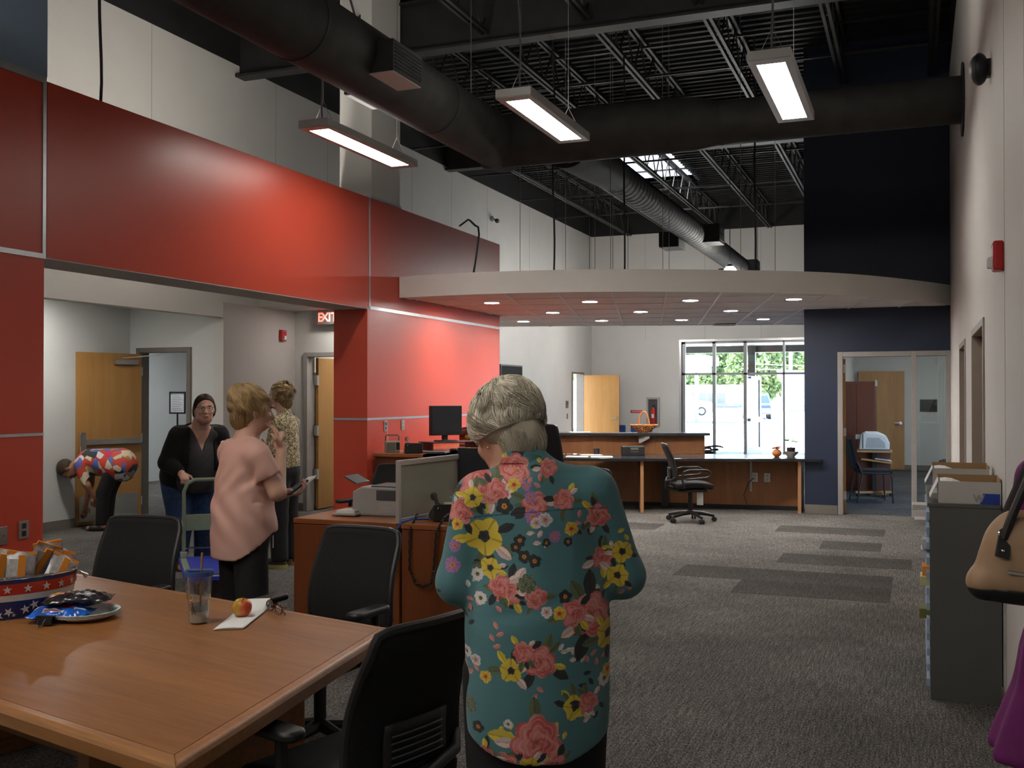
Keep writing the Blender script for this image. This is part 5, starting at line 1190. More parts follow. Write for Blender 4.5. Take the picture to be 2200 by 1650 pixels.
for a, b_ in (((-2.88, 14.95), (-3.55, 14.66)), ((-3.55, 14.66), (-4.4, 14.32)), ((-4.4, 14.32), (-5.45, 14.04))): panel(a, b_, .74, 1.005, .03, 'riser_panel', 'recep')
tf = [(-2.78, 14.86), (-3.5, 14.52), (-4.4, 14.18), (-5.0, 14.02), (-5.45, 13.94)]; tbk = [(-5.45, 14.37), (-5.0, 14.46), (-4.4, 14.62), (-3.65, 14.92), (-2.95, 15.28)]
MB().prism(catmull(tf, 4)+catmull(tbk, 4), 1.005, 1.045).build('transaction_top', 'stone', rd, bevel=.004)
MB().box(-.05, .05, -.02, .02, 0, .70).build('steel_leg', 'black', rd, loc=(-3.33, 14.35, 0), rot=(0, 0, .3))
MB().box(-.015, .015, -.012, .012, .25, .70).build('bracket', 'grey_plastic', rd, loc=(-2.15, 14.52, 0))
MB().prism([(0, 0), (.16, 0), (.16, -.03), (.03, -.10), (0, -.10)], -.008, .008, Matrix.Rotation(PI/2, 4, 'X')).build('counter_bracket', 'grey_plastic', rd, loc=(-3.75, 14.5, 1.0))
for x, lab in ((-1.93, 'outlet nearest the navy wall under the reception worktop'), (-2.10, 'outlet with a plugged-in cord under the reception worktop')):
    outlet(lab, (x, 14.53, .45), math.radians(-6), .085, .125, dark=False)
tag(MB().tube([(-2.11, 14.50, .44), (-2.18, 14.46, .38), (-2.24, 14.44, .2), (-2.18, 14.42, .05), (-2.05, 14.40, .01)], .006, 6).build('hanging_cable', 'cord', None, smooth=True), 'grey power cord hanging from the outlet under the reception worktop', 'cable')
# items on the reception desk
w_ = mat('wicker', (.42, .17, .05), .6, var=.35, vscale=60, bump=.3, bscale=90)
t = thing('wicker_basket', 'brown wicker basket with tall hoop handle on the transaction counter', 'basket', (-3.72, 14.68, 1.045))
for k in range(7):
    r = .085+.115*(k/6)**1.2; z = .015+.016*k
    MB().tube([((r+.006*math.cos(22*a*2*PI/72*1.0))*1.0*math.cos(2*PI*a/72), (r+.006*math.sin(22*a*2*PI/72))*.8*math.sin(2*PI*a/72), z+.004*math.sin(2*PI*a/72*18+k*PI)) for a in range(72)], .009, 6, closed=True).build('wicker_row', w_, t, smooth=True)
for k in range(22):
    a = 2*PI*k/22; MB().tube([(.08*math.cos(a), .064*math.sin(a), .005), (.14*math.cos(a), .112*math.sin(a), .06), (.205*math.cos(a), .164*math.sin(a), .118)], .006, 5).build('rib', w_, t, smooth=True)
MB().lathe([(.085, 0), (.085, .012)], seg=24, sy=.8).build('base', w_, t)
for d_ in (-.016, .016): MB().tube([(.02*math.cos(PI*k/12)+.055*math.cos(PI*k/12), d_+.05*math.cos(PI*k/12)*.3, .07+.24*math.sin(PI*k/12)) for k in range(13)], .011, 6).build('handle', w_, t, smooth=True)
for k, (x, y, r, z, lab) in enumerate(((-4.62, 14.42, .4, 1.046, 'white papers lying on the transaction counter'), (-4.05, 13.62, .35, .741, 'bright white papers on the reception worktop, right pair'), (-4.38, 13.55, .2, .741, 'bright white papers on the reception worktop, left pair'), (-4.3, 13.95, .5, .741, 'grey sheet behind the white papers on the reception worktop'))):
    tag(MB().box(-.15, .15, -.11, .11, 0, .006).build('paper_sheet', 'paper' if k < 3 else 'grey_plastic', None, loc=(x, y, z), rot=(0, 0, r)), lab, 'paper')
t = thing('card_terminal', 'black box device with a small display on the reception worktop', 'device', (-3.76, 14.20, .74), math.radians(22)); MB().box(-.16, .16, -.09, .09, 0, .13).build('case', 'black', t, bevel=.01); MB().box(-.04, .07, -.094, -.09, .08, .11).build('display', mat('lcd_dim', (.16, .15, .11), .4, var=.05), t); MB().box(-.04, .07, -.093, -.09, .045, .06).build('button_row', 'dark_plastic', t)
t = thing('black_cup', 'small black cup beside the device on the reception worktop', 'cup', (-4.28, 14.14, .74)); MB().lathe([(.04, 0), (.045, .085), (.041, .085), (.036, .01)], seg=24, cap=False).build('cup', 'black', t, smooth=True); MB().lathe([(.036, .006), (.036, .012)], seg=20).build('base', 'black', t)
t = thing('pen_mug', 'cream pen cup with a silver pen near the woman at the reception worktop', 'cup', (-4.72, 13.35, .74)); MB().lathe([(.035, 0), (.042, .06), (.035, .10), (.03, .10), (.03, .01)], seg=20, cap=False).build('cup', mat('mug_cream', (.45, .42, .33), .4, var=.1), t, smooth=True); MB().cyl((0, 0, .02), (.06, 0, .20), .008, 8).build('pen', 'steel', t)
t = thing('pumpkin_pot', 'small orange pumpkin pot with yellow and red autumn flowers on the worktop', 'flower pot', (-1.80, 14.52, .74)); MB().ell((0, 0, .055), (.065, .065, .055), 24, 12).build('pumpkin', mat('pumpkin', (.62, .20, .06), .5, var=.1), t, smooth=True); MB().lathe([(.03, 0), (.035, .01), (.02, .014)], seg=16).build('foot', mat('pumpkin', (.62, .2, .06)), t)
for k in range(11):
    a = k*2.4; r = .02+.045*(k/11); c = ((.75, .45, .03), (.35, .03, .03), (.6, .12, .03), (.12, .2, .04))[k % 4]
    m = MB()
    for j in range(5): m.ell((r*math.cos(a)+.012*math.cos(j*1.257), r*math.sin(a)+.012*math.sin(j*1.257), .115+.012*(k % 3)), (.011, .011, .008), 8, 5)
    m.build('flower', mat('autumn_%d' % (k % 4), c, .6, var=.1), t, smooth=True)
t = thing('planter_bowl', 'pale bowl with a dark pot and leafy seedling on the worktop end', 'planter', (-1.62, 14.62, .74)); MB().lathe([(.05, 0), (.055, .01), (.10, .06), (.105, .075), (.10, .075), (.05, .02)], seg=28, cap=False).build('bowl', mat('bowl_pale', (.50, .46, .42), .5, var=.06), t, smooth=True); MB().lathe([(.05, .02), (.06, .13), (.055, .13), (.045, .03)], seg=20).build('inner_pot', 'black', t, smooth=True)
for k in range(5):
    a = k*1.3; MB().tube([(0, 0, .12), (.02*math.cos(a), .02*math.sin(a), .17), (.06*math.cos(a), .06*math.sin(a), .20+.01*k)], .003, 5).build('stem', mat('stem_green', (.1, .35, .05)), t); MB().ell((.075*math.cos(a), .075*math.sin(a), .205+.01*k), (.045, .032, .008), 10, 6).build('leaf', mat('seedling_leaf', (.05, .16, .03), .45, var=.2), t, smooth=True)
t = thing('cable_pile', 'coil of black cable lying by the storefront window', 'cable', (-5.05, 25.75, 0))
for k in range(6): MB().tube([((.25+.03*k*((k % 2)*2-1))*math.cos(a*.35)+.03*k, (.12+.01*k)*math.sin(a*.35), .12+.035*k+.02*math.sin(a+k)) for a in range(18)], .018, 6, closed=True).build('loop', 'cord', t, smooth=True)
MB().box(-.25, .25, -.12, .12, 0, .12).build('box', 'dark_plastic', t, bevel=.01)
office_chair('task_chair', 'black task chair with loop arms and a white tag at the reception desk', (-2.66, 12.86, 0), math.radians(-68), 'loop', top=.98)
ch = [o for o in bpy.data.objects if o.name.startswith('task_chair')][0]; MB().box(-.04, .04, -.002, .002, .20, .36).build('hang_tag', 'paper', ch, loc=(.12, .10, .02), rot=(0, 0, 1.2)); MB().box(-.02, .02, -.004, -.002, .27, .31).build('tag_print', 'dark_plastic', ch.children[-1])
office_chair('exec_chair', 'tall black mesh office chair at the reception worktop behind the grey-haired woman', (-4.10, 11.9, 0), math.radians(-15), 'loop', zoff=0, top=1.24)
# lobby chairs along the back wall
def lobby_chair(lab, x, y, rz):
    t = thing('lobby_chair', lab, 'chair', (x, y, 0), rz, 'blue lobby chairs')
    MB().box(-.27, .27, -.25, .25, .40, .48).build('seat', 'blueplastic', t, bevel=.03, seg=3); MB().box(-.28, .28, .22, .28, .46, .82).build('backrest', 'blueplastic', t, bevel=.025, seg=3)
    for sx in (-1, 1):
        MB().tube([(sx*.25, -.22, 0), (sx*.25, -.22, .40)], .014, 8).build('leg', 'black', t); MB().tube([(sx*.25, .25, 0), (sx*.25, .24, .46), (sx*.25, .25, .6)], .014, 8).build('leg', 'black', t)
    return t
lobby_chair('blue lobby chair beneath the open side door', -7.25, 25.35, 0); lobby_chair('blue lobby chair below the extinguisher cabinet', -6.55, 25.35, 0); lobby_chair('blue lobby chair against the left lobby wall', -7.55, 21.6, PI/2)

# ================================================================== OFFICE BEHIND THE NAVY WALL
d9 = struct(MB().box(0, .045, 0, .92, .01, 2.10).build('door_9', 'maple', bevel=.003)); d9.location = (-1.16, 23.18, 0); d9.rotation_euler = (0, 0, math.radians(-86))
MB().cyl((-.0, .80, 1.0), (.0, .80, 1.0), .001).build('latch', 'steel', d9)
MB().cyl((.045, .84, 1.0), (.09, .84, 1.0), .032).cyl((.09, .84, 1.0), (.09, .72, 1.0), .013).build('handle', 'steel', d9, smooth=True)
t = thing('room_sign', 'dark room sign reading BOARD ROOM on the white office wall', 'sign', (.235, 23.3, 1.37)); MB().box(-.17, .17, -.012, 0, -.13, .13).build('plate', mat('sign_dark', (.025, .024, .02), .5, var=.05), t); text_mesh('BOARD ROOM', .052, Matrix.Translation((0, -.0128, .085)) @ Matrix.Rotation(PI/2, 4, 'X'), 'lettering', mat('sign_letters', (.10, .095, .085), .5, var=.03), t)
text_mesh('103', .025, Matrix.Translation((.12, -.0128, -.105)) @ Matrix.Rotation(PI/2, 4, 'X'), 'number', mat('sign_letters', (.1, .095, .085)), t)
t = thing('tall_cabinet', 'tall mahogany cabinet inside the office doorway', 'cabinet', (-.93, 18.2, 0)); MB().box(-.30, .30, -.3, .3, 0, 1.82).build('body', 'cabinet', t, bevel=.004); MB().box(-.28, -.003, -.315, -.301, .06, 1.78).build('door', 'cabinet', t, bevel=.003); MB().box(.003, .28, -.315, -.301, .06, 1.78).build('door', 'cabinet', t, bevel=.003); MB().box(.295, .33, -.31, -.2, 1.74, 1.84).build('corner_guard', 'grey_plastic', t)
t = thing('printer_stand', 'wooden printer stand with a sloped paper shelf in the office', 'stand', (-.62, 17.1, 0), .05)
MB().box(-.26, .26, -.22, .22, .70, .73).build('top_shelf', 'maple', t, bevel=.003); MB().box(-.2, .26, -.20, .20, -.012, .012).build('sloped_shelf', 'maple', t, loc=(.0, 0, .57), rot=(0, .12, 0)); MB().box(-.03, .03, -.05, .05, .1, .7).build('column', 'black', t); MB().box(-.24, .24, .1, .14, .08, .7).build('back_panel', 'cabinet', t)
for a in (.4, 1.9, 3.5, 5.2): MB().box(0, .30, -.03, .03, .05, .085).build('foot', 'maple', t, rot=(0, 0, a))
for a in (.4, 1.9, 3.5, 5.2): MB().lathe([(.025, 0), (.025, .05)], (.27*math.cos(a), .27*math.sin(a), 0)).build('caster', 'rubber', t)
tag(MB().box(-.12, .12, -.14, .14, 0, .01).build('paper_sheet', 'paper', None, loc=(-.50, 17.08, .582), rot=(0, .12, .1)), 'white papers on the sloped shelf under the office printer', 'paper')
t = thing('rounded_printer', 'white printer with a rounded top on the wooden stand in the office', 'printer', (-.63, 17.1, .73), .05); MB().prism([(-.22, 0), (.23, 0), (.235, .12), (.18, .235), (.05, .29), (-.12, .29), (-.19, .25)], -.17, .17, Matrix.Rotation(PI/2, 4, 'X')).build('housing', mat('printer_white', (.62, .62, .60), .45, var=.03), t, bevel=.03, seg=3)
MB().prism([(-.12, .04), (.17, .04), (.16, .12), (.08, .20), (-.10, .20)], .171, .175, Matrix.Rotation(PI/2, 4, 'X')).build('side_panel', 'grey_plastic', t); MB().box(-.27, -.20, -.08, .08, .17, .24).build('control_tab', 'grey_plastic', t, bevel=.008); MB().box(-.17, -.155, -.178, -.172, .03, .27).build('side_seam', 'dark_plastic', t); MB().box(-.2, .24, -.172, .172, -.0, .02).build('base', 'dark_plastic', t)
def guest_chair(lab, loc, rz):
    t = thing('guest_chair', lab, 'chair', loc, rz)   # faces +Y
    MB().box(-.24, .24, -.22, .24, .43, .49).build('seat', 'black_soft', t, bevel=.02, seg=3); MB().box(-.23, .23, -.03, .03, .0, .46).build('backrest', 'black_soft', t, bevel=.02, seg=3, loc=(0, -.26, .50), rot=(.22, 0, 0))
    for sx in (-1, 1):
        MB().tube([(sx*.25, .24, 0), (sx*.25, .22, .40), (sx*.25, .18, .44), (sx*.25, -.2, .44)], .013, 8).build('leg', 'black', t, smooth=True); MB().tube([(sx*.25, -.28, 0), (sx*.25, -.20, .44), (sx*.24, -.27, .60)], .013, 8).build('leg', 'black', t, smooth=True)
    return t
guest_chair('black guest chair just inside the office doorway', (-.62, 16.25, 0), math.radians(-75)); guest_chair('black chair partly hidden behind the sidelight frame in the office', (.62, 19.0, 0), math.radians(80))

# ================================================================== SORTER CABINET, BOXES
t = thing('sorter_cabinet', 'tall grey metal sorter cabinet against the right white wall', 'cabinet', (.05, 5.83, 0))
CW, CL, CH = .355, 1.14, 1.03
MB().box(.012, CW, 0, .02, 0, CH-.02).build('end_panel', 'grey_metal', t, bevel=.002); MB().box(.012, CW, CL-.02, CL, 0, CH-.02).build('end_panel', 'grey_metal', t, bevel=.002)
MB().box(0, CW, -.004, CL, CH-.02, CH).build('top', 'grey_metal', t, bevel=.003); MB().box(CW-.02, CW, .02, CL-.02, 0, CH-.02).build('back_panel', 'grey_metal', t); MB().box(.012, CW-.02, .02, CL-.02, 0, .05).build('plinth', 'grey_metal', t)
for k in range(1, 12): MB().box(.012, CW-.02, .02, CL-.02, .05+k*.08, .053+k*.08).build('shelf', 'black', t)
for k in range(1, 4): MB().box(.012, CW-.02, .02+k*.275, .023+k*.275, .05, CH-.02).build('divider', 'black', t)
lb = mat('label_blue', (.35, .46, .62), .6, var=.08)
for k in range(12):
    for j in range(4): MB().box(-.004, .012, .03+j*.275, .27+j*.275, .060+k*.08, .098+k*.08).build('blue_label', lb, t)
for k, (y, z, c, w) in enumerate(((.30, .955, (.62, .58, .56), .07), (.5, .85, (.58, .54, .52), .06), (.12, .62, (.75, .3, .06), .02), (.10, .57, (.62, .58, .28), .03), (.08, .40, (.16, .16, .05), .035), (.18, .76, (.6, .58, .58), .02), (.22, .70, (.55, .55, .57), .025))):
    tag(MB().box(-w, .1, 0, .16, 0, .03 if k < 2 else .05).build('paper_bundle', mat('bundle_%d' % k, c, .7, var=.08, vscale=30), None, bevel=.002, loc=(.045, 5.86+y, z)), ('stack of printed cards jutting from the top slot of the sorter', 'stack of pale cards jutting from the second slot of the sorter', 'orange slip poking from the sorter', 'yellow slip poking from the sorter', 'olive booklet poking from the sorter', 'white envelope poking from an upper sorter slot', 'grey envelope poking from a middle sorter slot')[k], 'paper')
def carton(lab, loc, rz, logo):
    t = thing('white_carton', lab, 'box', loc, rz); W_, D_, H_ = .30, .26, .115; inner = mat('cardboard', (.30, .18, .085), .8, var=.06)
    wh = mat('carton_white', (.50, .49, .46), .6, var=.03)
    MB().box(0, W_, 0, D_, 0, .004).build('bottom', wh, t); MB().box(0, W_, 0, .005, .004, H_).build('front_wall', wh, t); MB().box(0, W_, D_-.005, D_, .004, H_+.02).build('back_wall', inner, t); MB().box(W_-.005, W_, .005, D_-.005, .004, H_+.015).build('side_wall', inner, t); MB().box(0, .005, .005, D_-.005, .004, H_).build('side_wall', wh, t)
    MB().box(0, .10, -.0, D_, 0, .003).build('flap', mat('carton_flap', (.72, .72, .72), .6, var=.02), t, loc=(0, 0, H_+.003), rot=(0, math.radians(115), 0))
    MB().grid(lambda u, v: Vector((.01+.27*u, .01+(D_-.02)*v, .09+.025*math.sin(2.2*v+u)+.01*math.sin(9*u)-.03*u)), 10, 8).build('papers', 'paper', t, solid=.004)
    if logo:
        MB().prism([(.20, 0), (.295, 0), (.295, .055), (.215, .055)], .001, .003, Matrix.Rotation(PI/2, 4, 'X')).build('blue_print', mat('logo_blue', (.02, .05, .32), .5, var=.03), t)
        text_mesh('W', .05, Matrix.Translation((.195, -.0035, .028)) @ Matrix.Rotation(PI/2, 4, 'X'), 'logo_letter', mat('logo_grey', (.30, .31, .33), .5, var=.02), t, bold=.002)
    return t
carton('open white carton with a grey W and blue print on the sorter', (.105, 5.86, CH), 0, True); carton('open white carton behind the printed one on the sorter', (.085, 6.42, CH+.03), 0, False)
tag(MB().box(0, .30, 0, .26, 0, .028).build('paper_ream', 'paper', None, loc=(.085, 6.42, CH+.001)), 'ream of paper under the rear carton', 'paper')

# ================================================================== PLATFORM CART, MEETING ROOM ITEMS
cart = thing('platform_cart', 'sage green platform cart with a blue deck pushed by the woman in the cardigan', 'cart', (-5.95, 7.22, 0), math.atan2(-.74, .67))   # local +X = length toward camera, +Y = lateral
cg = 'green_metal'
MB().box(0, 1.05, 0, .6, .16, .19).build('deck_frame', cg, cart, bevel=.006); MB().box(.05, 1.0, .05, .55, .191, .197).build('deck_mat', 'bluemat', cart)
MB().box(-.012, 1.062, -.012, .0, .155, .185).box(1.05, 1.062, 0, .6, .155, .185).box(-.012, 1.062, .6, .612, .155, .185).build('bumper', mat('bumper_blue', (.02, .04, .4), .5, var=.05), cart)
MB().tube([(.03, .03, .19), (.03, .03, .76), (.03, .06, .83), (.03, .12, .86), (.03, .48, .86), (.03, .54, .83), (.03, .57, .76), (.03, .57, .19)], .017, 10).build('handle', cg, cart, smooth=True)
MB().box(.02, .04, .045, .555, .42, .56).build('handle_panel', cg, cart, bevel=.004); MB().tube([(.03, .03, .27), (.03, .57, .27)], .008, 8).build('cross_rod', 'chrome', cart)
for x, y in ((.12, .1), (.12, .5), (.93, .1), (.93, .5)):
    o = MB().cyl((x, y-.016, .065), (x, y+.016, .065), .064, 16).build('caster', 'rubber', cart, smooth=True); MB().box(x-.03, x+.03, y-.03, y+.03, .11, .16).build('fork', 'steel', o)
for y in (.03, .57): MB().box(.0, .06, y-.03, y+.03, .19, .24).build('handle_socket', 'steel', cart, bevel=.004)
t = thing('sign_stand', 'black framed sign on a stand in the room past the propped door', 'sign', (-10.77, 13.0, 0)); MB().lathe([(.16, 0), (.16, .015), (.02, .03)], seg=24).build('base', 'black', t, smooth=True); MB().cyl((0, 0, .02), (0, 0, 1.31), .014).build('pole', 'black', t)
MB().box(-.155, -.13, -.012, .012, 1.30, 1.65).box(.13, .155, -.012, .012, 1.30, 1.65).box(-.13, .13, -.012, .012, 1.30, 1.325).box(-.13, .13, -.012, .012, 1.625, 1.65).build('frame', 'black', t, bevel=.004); MB().box(-.13, .13, -.004, .004, 1.325, 1.625).build('notice', 'paper', t)
lines = MB()
for k in range(9): lines.box(-.10, .10-.03*(k % 3), -.0052, -.004, 1.355+k*.028, 1.361+k*.028)
lines.build('print_lines', mat('print_grey', (.3, .3, .32), .7, var=.05), t)
for k, (x, y) in enumerate(((-11.9, 15.6), (-11.2, 15.9), (-12.4, 15.9))):
    t = thing('folding_table', ('white folding table with tilted top in the far room, nearest', 'white folding table with tilted top in the far room, middle', 'white folding table with tilted top in the far room, farthest')[k], 'table', (x, y, 0), .3)
    MB().box(-.35, .35, -.2, .2, .72, .75).build('top', 'grey_plastic', t, bevel=.006)
    for sx in (-1, 1): MB().tube([(sx*.3, -.25, 0), (sx*.2, 0, .3), (sx*.2, 0, .72)], .02, 8).build('leg', 'grey_plastic', t); MB().tube([(sx*.3, .25, 0), (sx*.2, 0, .3)], .02, 8).build('leg', 'grey_plastic', t)
for k, (x, y) in enumerate(((-11.6, 16.7), (-12.4, 16.7))):
    t = thing('stacking_chair', ('dark blue chair at the back of the far room, right', 'dark blue chair at the back of the far room, left')[k], 'chair', (x, y, 0), PI)
    MB().box(-.24, .24, -.22, .22, .42, .47).build('seat', 'blueplastic', t, bevel=.02); MB().box(-.24, .24, -.25, -.21, .5, .86).build('backrest', 'blueplastic', t, bevel=.015)
    for sx in (-1, 1):
        for sy in (-1, 1): MB().tube([(sx*.22, sy*.2, 0), (sx*.22, sy*.2, .42)], .012, 8).build('leg', 'steel', t)
# ================================================================== ORGANIC SHAPES (distance fields meshed by surface nets)
class SDF:
    def __init__(s, lo, hi, h):
        s.h = h; s.lo = np.array(lo, np.float32)
        n = np.ceil((np.array(hi)-np.array(lo))/h).astype(int)+1
        s.ax = [(s.lo[i]+h*np.arange(n[i])).astype(np.float32) for i in range(3)]
        s.f = np.full(n, .15, np.float32)
    def _sl(s, lo, hi, m=.09):
        r = []
        for i in range(3):
            a = int(max(0, math.floor((lo[i]-m-s.lo[i])/s.h))); b = int(min(len(s.ax[i]), math.ceil((hi[i]+m-s.lo[i])/s.h)+1)); r.append(slice(a, max(a, b)))
        return tuple(r)
    def _g(s, sl): return s.ax[0][sl[0]][:, None, None], s.ax[1][sl[1]][None, :, None], s.ax[2][sl[2]][None, None, :]
    def _mix(s, sl, d, k, op):
        f = s.f[sl]
        if op == 'sub':
            h = np.clip(.5-.5*(f+d)/max(k, 1e-6), 0, 1); s.f[sl] = f*(1-h)+(-d)*h+k*h*(1-h); return
        if k <= 0: s.f[sl] = np.minimum(f, d); return
        h = np.clip(.5+.5*(d-f)/k, 0, 1); s.f[sl] = d*(1-h)+f*h-k*h*(1-h)
    def cap(s, a, b, ra, rb, k=.02, op='add', flat=None):
        a = np.array(a, float); b = np.array(b, float); R = max(ra, rb)
        sl = s._sl(np.minimum(a, b)-R, np.maximum(a, b)+R); X, Y, Z = s._g(sl)
        ba = b-a; L2 = max(ba@ba, 1e-9)
        px, py, pz = X-a[0], Y-a[1], Z-a[2]
        t = np.clip((px*ba[0]+py*ba[1]+pz*ba[2])/L2, 0, 1)
        d = np.sqrt((px-t*ba[0])**2+(py-t*ba[1])**2+(pz-t*ba[2])**2)-(ra+(rb-ra)*t)
        s._mix(sl, d, k, op); return s
    def chain(s, pts, rs, k=.02):
        for i in range(len(pts)-1): s.cap(pts[i], pts[i+1], rs[i], rs[i+1], k)
        return s
    def ell(s, c, r, k=.02, rot=None, op='add'):
        c = np.array(c, float); r = np.array(r, float); R = r.max(); sl = s._sl(c-R, c+R); X, Y, Z = s._g(sl)
        q = [X-c[0], Y-c[1], Z-c[2]]
        if rot is not None: q = [rot[0][i]*q[0]+rot[1][i]*q[1]+rot[2][i]*q[2] for i in range(3)]
        k0 = np.sqrt((q[0]/r[0])**2+(q[1]/r[1])**2+(q[2]/r[2])**2); k1 = np.sqrt((q[0]/r[0]**2)**2+(q[1]/r[1]**2)**2+(q[2]/r[2]**2)**2)
        s._mix(sl, k0*(k0-1)/np.maximum(k1, 1e-6), k, op); return s
    def cut(s, p, n, k=.004):
        n = np.array(n, float); n = n/np.linalg.norm(n); X, Y, Z = s._g((slice(None),)*3)
        d = ((X-p[0])*n[0]+(Y-p[1])*n[1]+(Z-p[2])*n[2]).astype(np.float32)
        s.f = np.maximum(s.f, d); return s
    def cutf(s, fn):
        s.f = np.maximum(s.f, fn(*s._g((slice(None),)*3)).astype(np.float32)); return s
    def disp(s, fn):
        s.f = s.f+fn(*s._g((slice(None),)*3)).astype(np.float32); return s
    def mesh(s):
        f = s.f.copy(); f[0] = f[-1] = .05; f[:, 0] = f[:, -1] = .05; f[:, :, 0] = f[:, :, -1] = .05
        ins = f < 0; n = f.shape; c = tuple(k-1 for k in n)
        cnt = np.zeros(c, np.int8)
        for i in (0, 1):
            for j in (0, 1):
                for k in (0, 1): cnt += ins[i:n[0]-1+i, j:n[1]-1+j, k:n[2]-1+k]
        act = np.argwhere((cnt > 0) & (cnt < 8)); idx = np.full(c, -1, np.int32); idx[tuple(act.T)] = np.arange(len(act))
        acc = np.zeros((len(act), 3)); num = np.zeros(len(act))
        cor = [(i, j, k) for i in (0, 1) for j in (0, 1) for k in (0, 1)]
        for a in cor:
            for ax in range(3):
                if a[ax]: continue
                b = list(a); b[ax] = 1
                fa = f[act[:, 0]+a[0], act[:, 1]+a[1], act[:, 2]+a[2]]; fb = f[act[:, 0]+b[0], act[:, 1]+b[1], act[:, 2]+b[2]]
                m = (fa < 0) != (fb < 0); t = np.where(m, fa/np.where(m, fa-fb, 1), 0)
                p = np.tile(np.array(a, float), (len(act), 1)); p[:, ax] = t
                acc += p*m[:, None]; num += m
        V = (act+acc/np.maximum(num, 1)[:, None])*s.h+s.lo
        F = []
        for ax in range(3):
            u, v = (ax+1) % 3, (ax+2) % 3
            sa = [slice(None)]*3; sb = [slice(None)]*3; sa[ax] = slice(0, -1); sb[ax] = slice(1, None)
            A, B = ins[tuple(sa)], ins[tuple(sb)]
            e = np.argwhere(A != B); e = e[(e[:, u] > 0) & (e[:, v] > 0) & (e[:, u] < c[u]) & (e[:, v] < c[v])]
            fl = A[tuple(e.T)]
            def cell(du, dv):
                q = e.copy(); q[:, u] -= du; q[:, v] -= dv; return idx[tuple(q.T)]
            q = np.stack([cell(1, 1), cell(0, 1), cell(0, 0), cell(1, 0)], 1)
            q[~fl] = q[~fl][:, ::-1]; F.append(q[(q >= 0).all(1)])
        return V, np.concatenate(F)
    def obj(s, name, material, parent, sub=0, smooth_it=1, colour=None, label=None):
        V, F = s.mesh()
        return np_obj(name, V, F, material, parent, sub, smooth_it, colour, label)
def laplace(V, F, n=1, w=.5):
    for _ in range(n):
        acc = np.zeros_like(V); cnt = np.zeros(len(V))
        for i in range(4):
            a, b = F[:, i], F[:, (i+1) % 4]
            np.add.at(acc, a, V[b]); np.add.at(acc, b, V[a]); np.add.at(cnt, a, 1); np.add.at(cnt, b, 1)
        V = V+w*(acc/np.maximum(cnt, 1)[:, None]-V)
    return V
def subdiv(V, F):
    E = np.sort(np.concatenate([F[:, [i, (i+1) % 4]] for i in range(4)]), 1); U, inv = np.unique(E, axis=0, return_inverse=True); inv = inv.reshape(-1)
    em = V[U].mean(1); fc = V[F].mean(1); n = len(V); m = len(F); ne = len(U)
    e = [n+inv[i*m:(i+1)*m] for i in range(4)]; c = n+ne+np.arange(m)
    Q = np.concatenate([np.stack([F[:, i], e[i], c, e[i-1]], 1) for i in range(4)])
    return np.concatenate([V, em, fc]), Q
def np_obj(name, V, F, material, parent, sub=0, smooth_it=1, colour=None, label=None):
    if smooth_it: V = laplace(V, F, smooth_it)
    for _ in range(sub): V, F = subdiv(V, F); V = laplace(V, F, 1, .5)
    me = bpy.data.meshes.new(name); me.vertices.add(len(V)); me.vertices.foreach_set('co', V.astype(np.float32).ravel())
    me.loops.add(len(F)*4); me.loops.foreach_set('vertex_index', F.astype(np.int32).ravel())
    me.polygons.add(len(F)); me.polygons.foreach_set('loop_start', np.arange(0, len(F)*4, 4, dtype=np.int32)); me.polygons.foreach_set('use_smooth', np.ones(len(F), bool))
    me.update(calc_edges=True); me.validate()
    if colour is not None:
        C = colour(V); at = me.color_attributes.new('Col', 'FLOAT_COLOR', 'POINT')
        at.data.foreach_set('color', np.concatenate([C, np.ones((len(V), 1))], 1).astype(np.float32).ravel())
    me.materials.append(M[material] if isinstance(material, str) else material)
    o = bpy.data.objects.new(name, me); COL.objects.link(o); o.parent = parent
    if label: o['label'] = label
    return o

def skin_mat(name, col): return mat(name, col, .5, var=.10, vscale=14, bump=.05, bscale=120)
def V3(*a): return np.array(a, float)
def frame(d, n):
    d = d/np.linalg.norm(d); n = n-d*(n@d); n = n/np.linalg.norm(n); return d, n, np.cross(d, n)
def hand(S, w, d, n, side, curl=.5, spread=.0, sc=1., thumb_in=.5):
    """w wrist, d pointing direction, n palm-facing normal, side=+1: thumb along +across"""
    d, n, a = frame(V3(*d), V3(*n)); a = a*side
    R = np.stack([a, d, n])   # rows: local axes
    S.ell(w+d*.048*sc, (.040*sc, .052*sc, .017*sc), .012, rot=np.stack([a, d, n]).T.T)
    S.cap(w-d*.01, w+d*.03*sc, .024*sc, .022*sc, .015)
    for i, (off, L) in enumerate(((.028, .070), (.0095, .080), (-.0095, .074), (-.028, .058))):
        p = w+d*(.088-.004*abs(i-1.2))*sc+a*off*sc; ang = 0.; q = p-d*.03*sc
        S.cap(q, p, .0105*sc, .0098*sc, .006)
        for k, fr in enumerate((.45, .32, .25)):
            ang += curl*(.9 if k == 0 else 1.1); dd = d*math.cos(ang)+n*math.sin(ang)+a*off*spread*8
            r = p+dd/np.linalg.norm(dd)*L*fr*sc; S.cap(p, r, (.0095-.0008*k)*sc, (.0088-.0009*k)*sc, .003); p = r
    p = w+d*.022*sc+a*.030*sc; dd = d*.62+a*.70+n*.25*thumb_in; dd /= np.linalg.norm(dd); q = p+dd*.042*sc; S.cap(w+d*.015*sc+a*.01*sc, p, .016*sc, .0145*sc, .008); S.cap(p, q, .0135*sc, .011*sc, .006)
    dd = d*.85+a*.20+n*.55*thumb_in; dd /= np.linalg.norm(dd); S.cap(q, q+dd*.034*sc, .0105*sc, .0085*sc, .004)
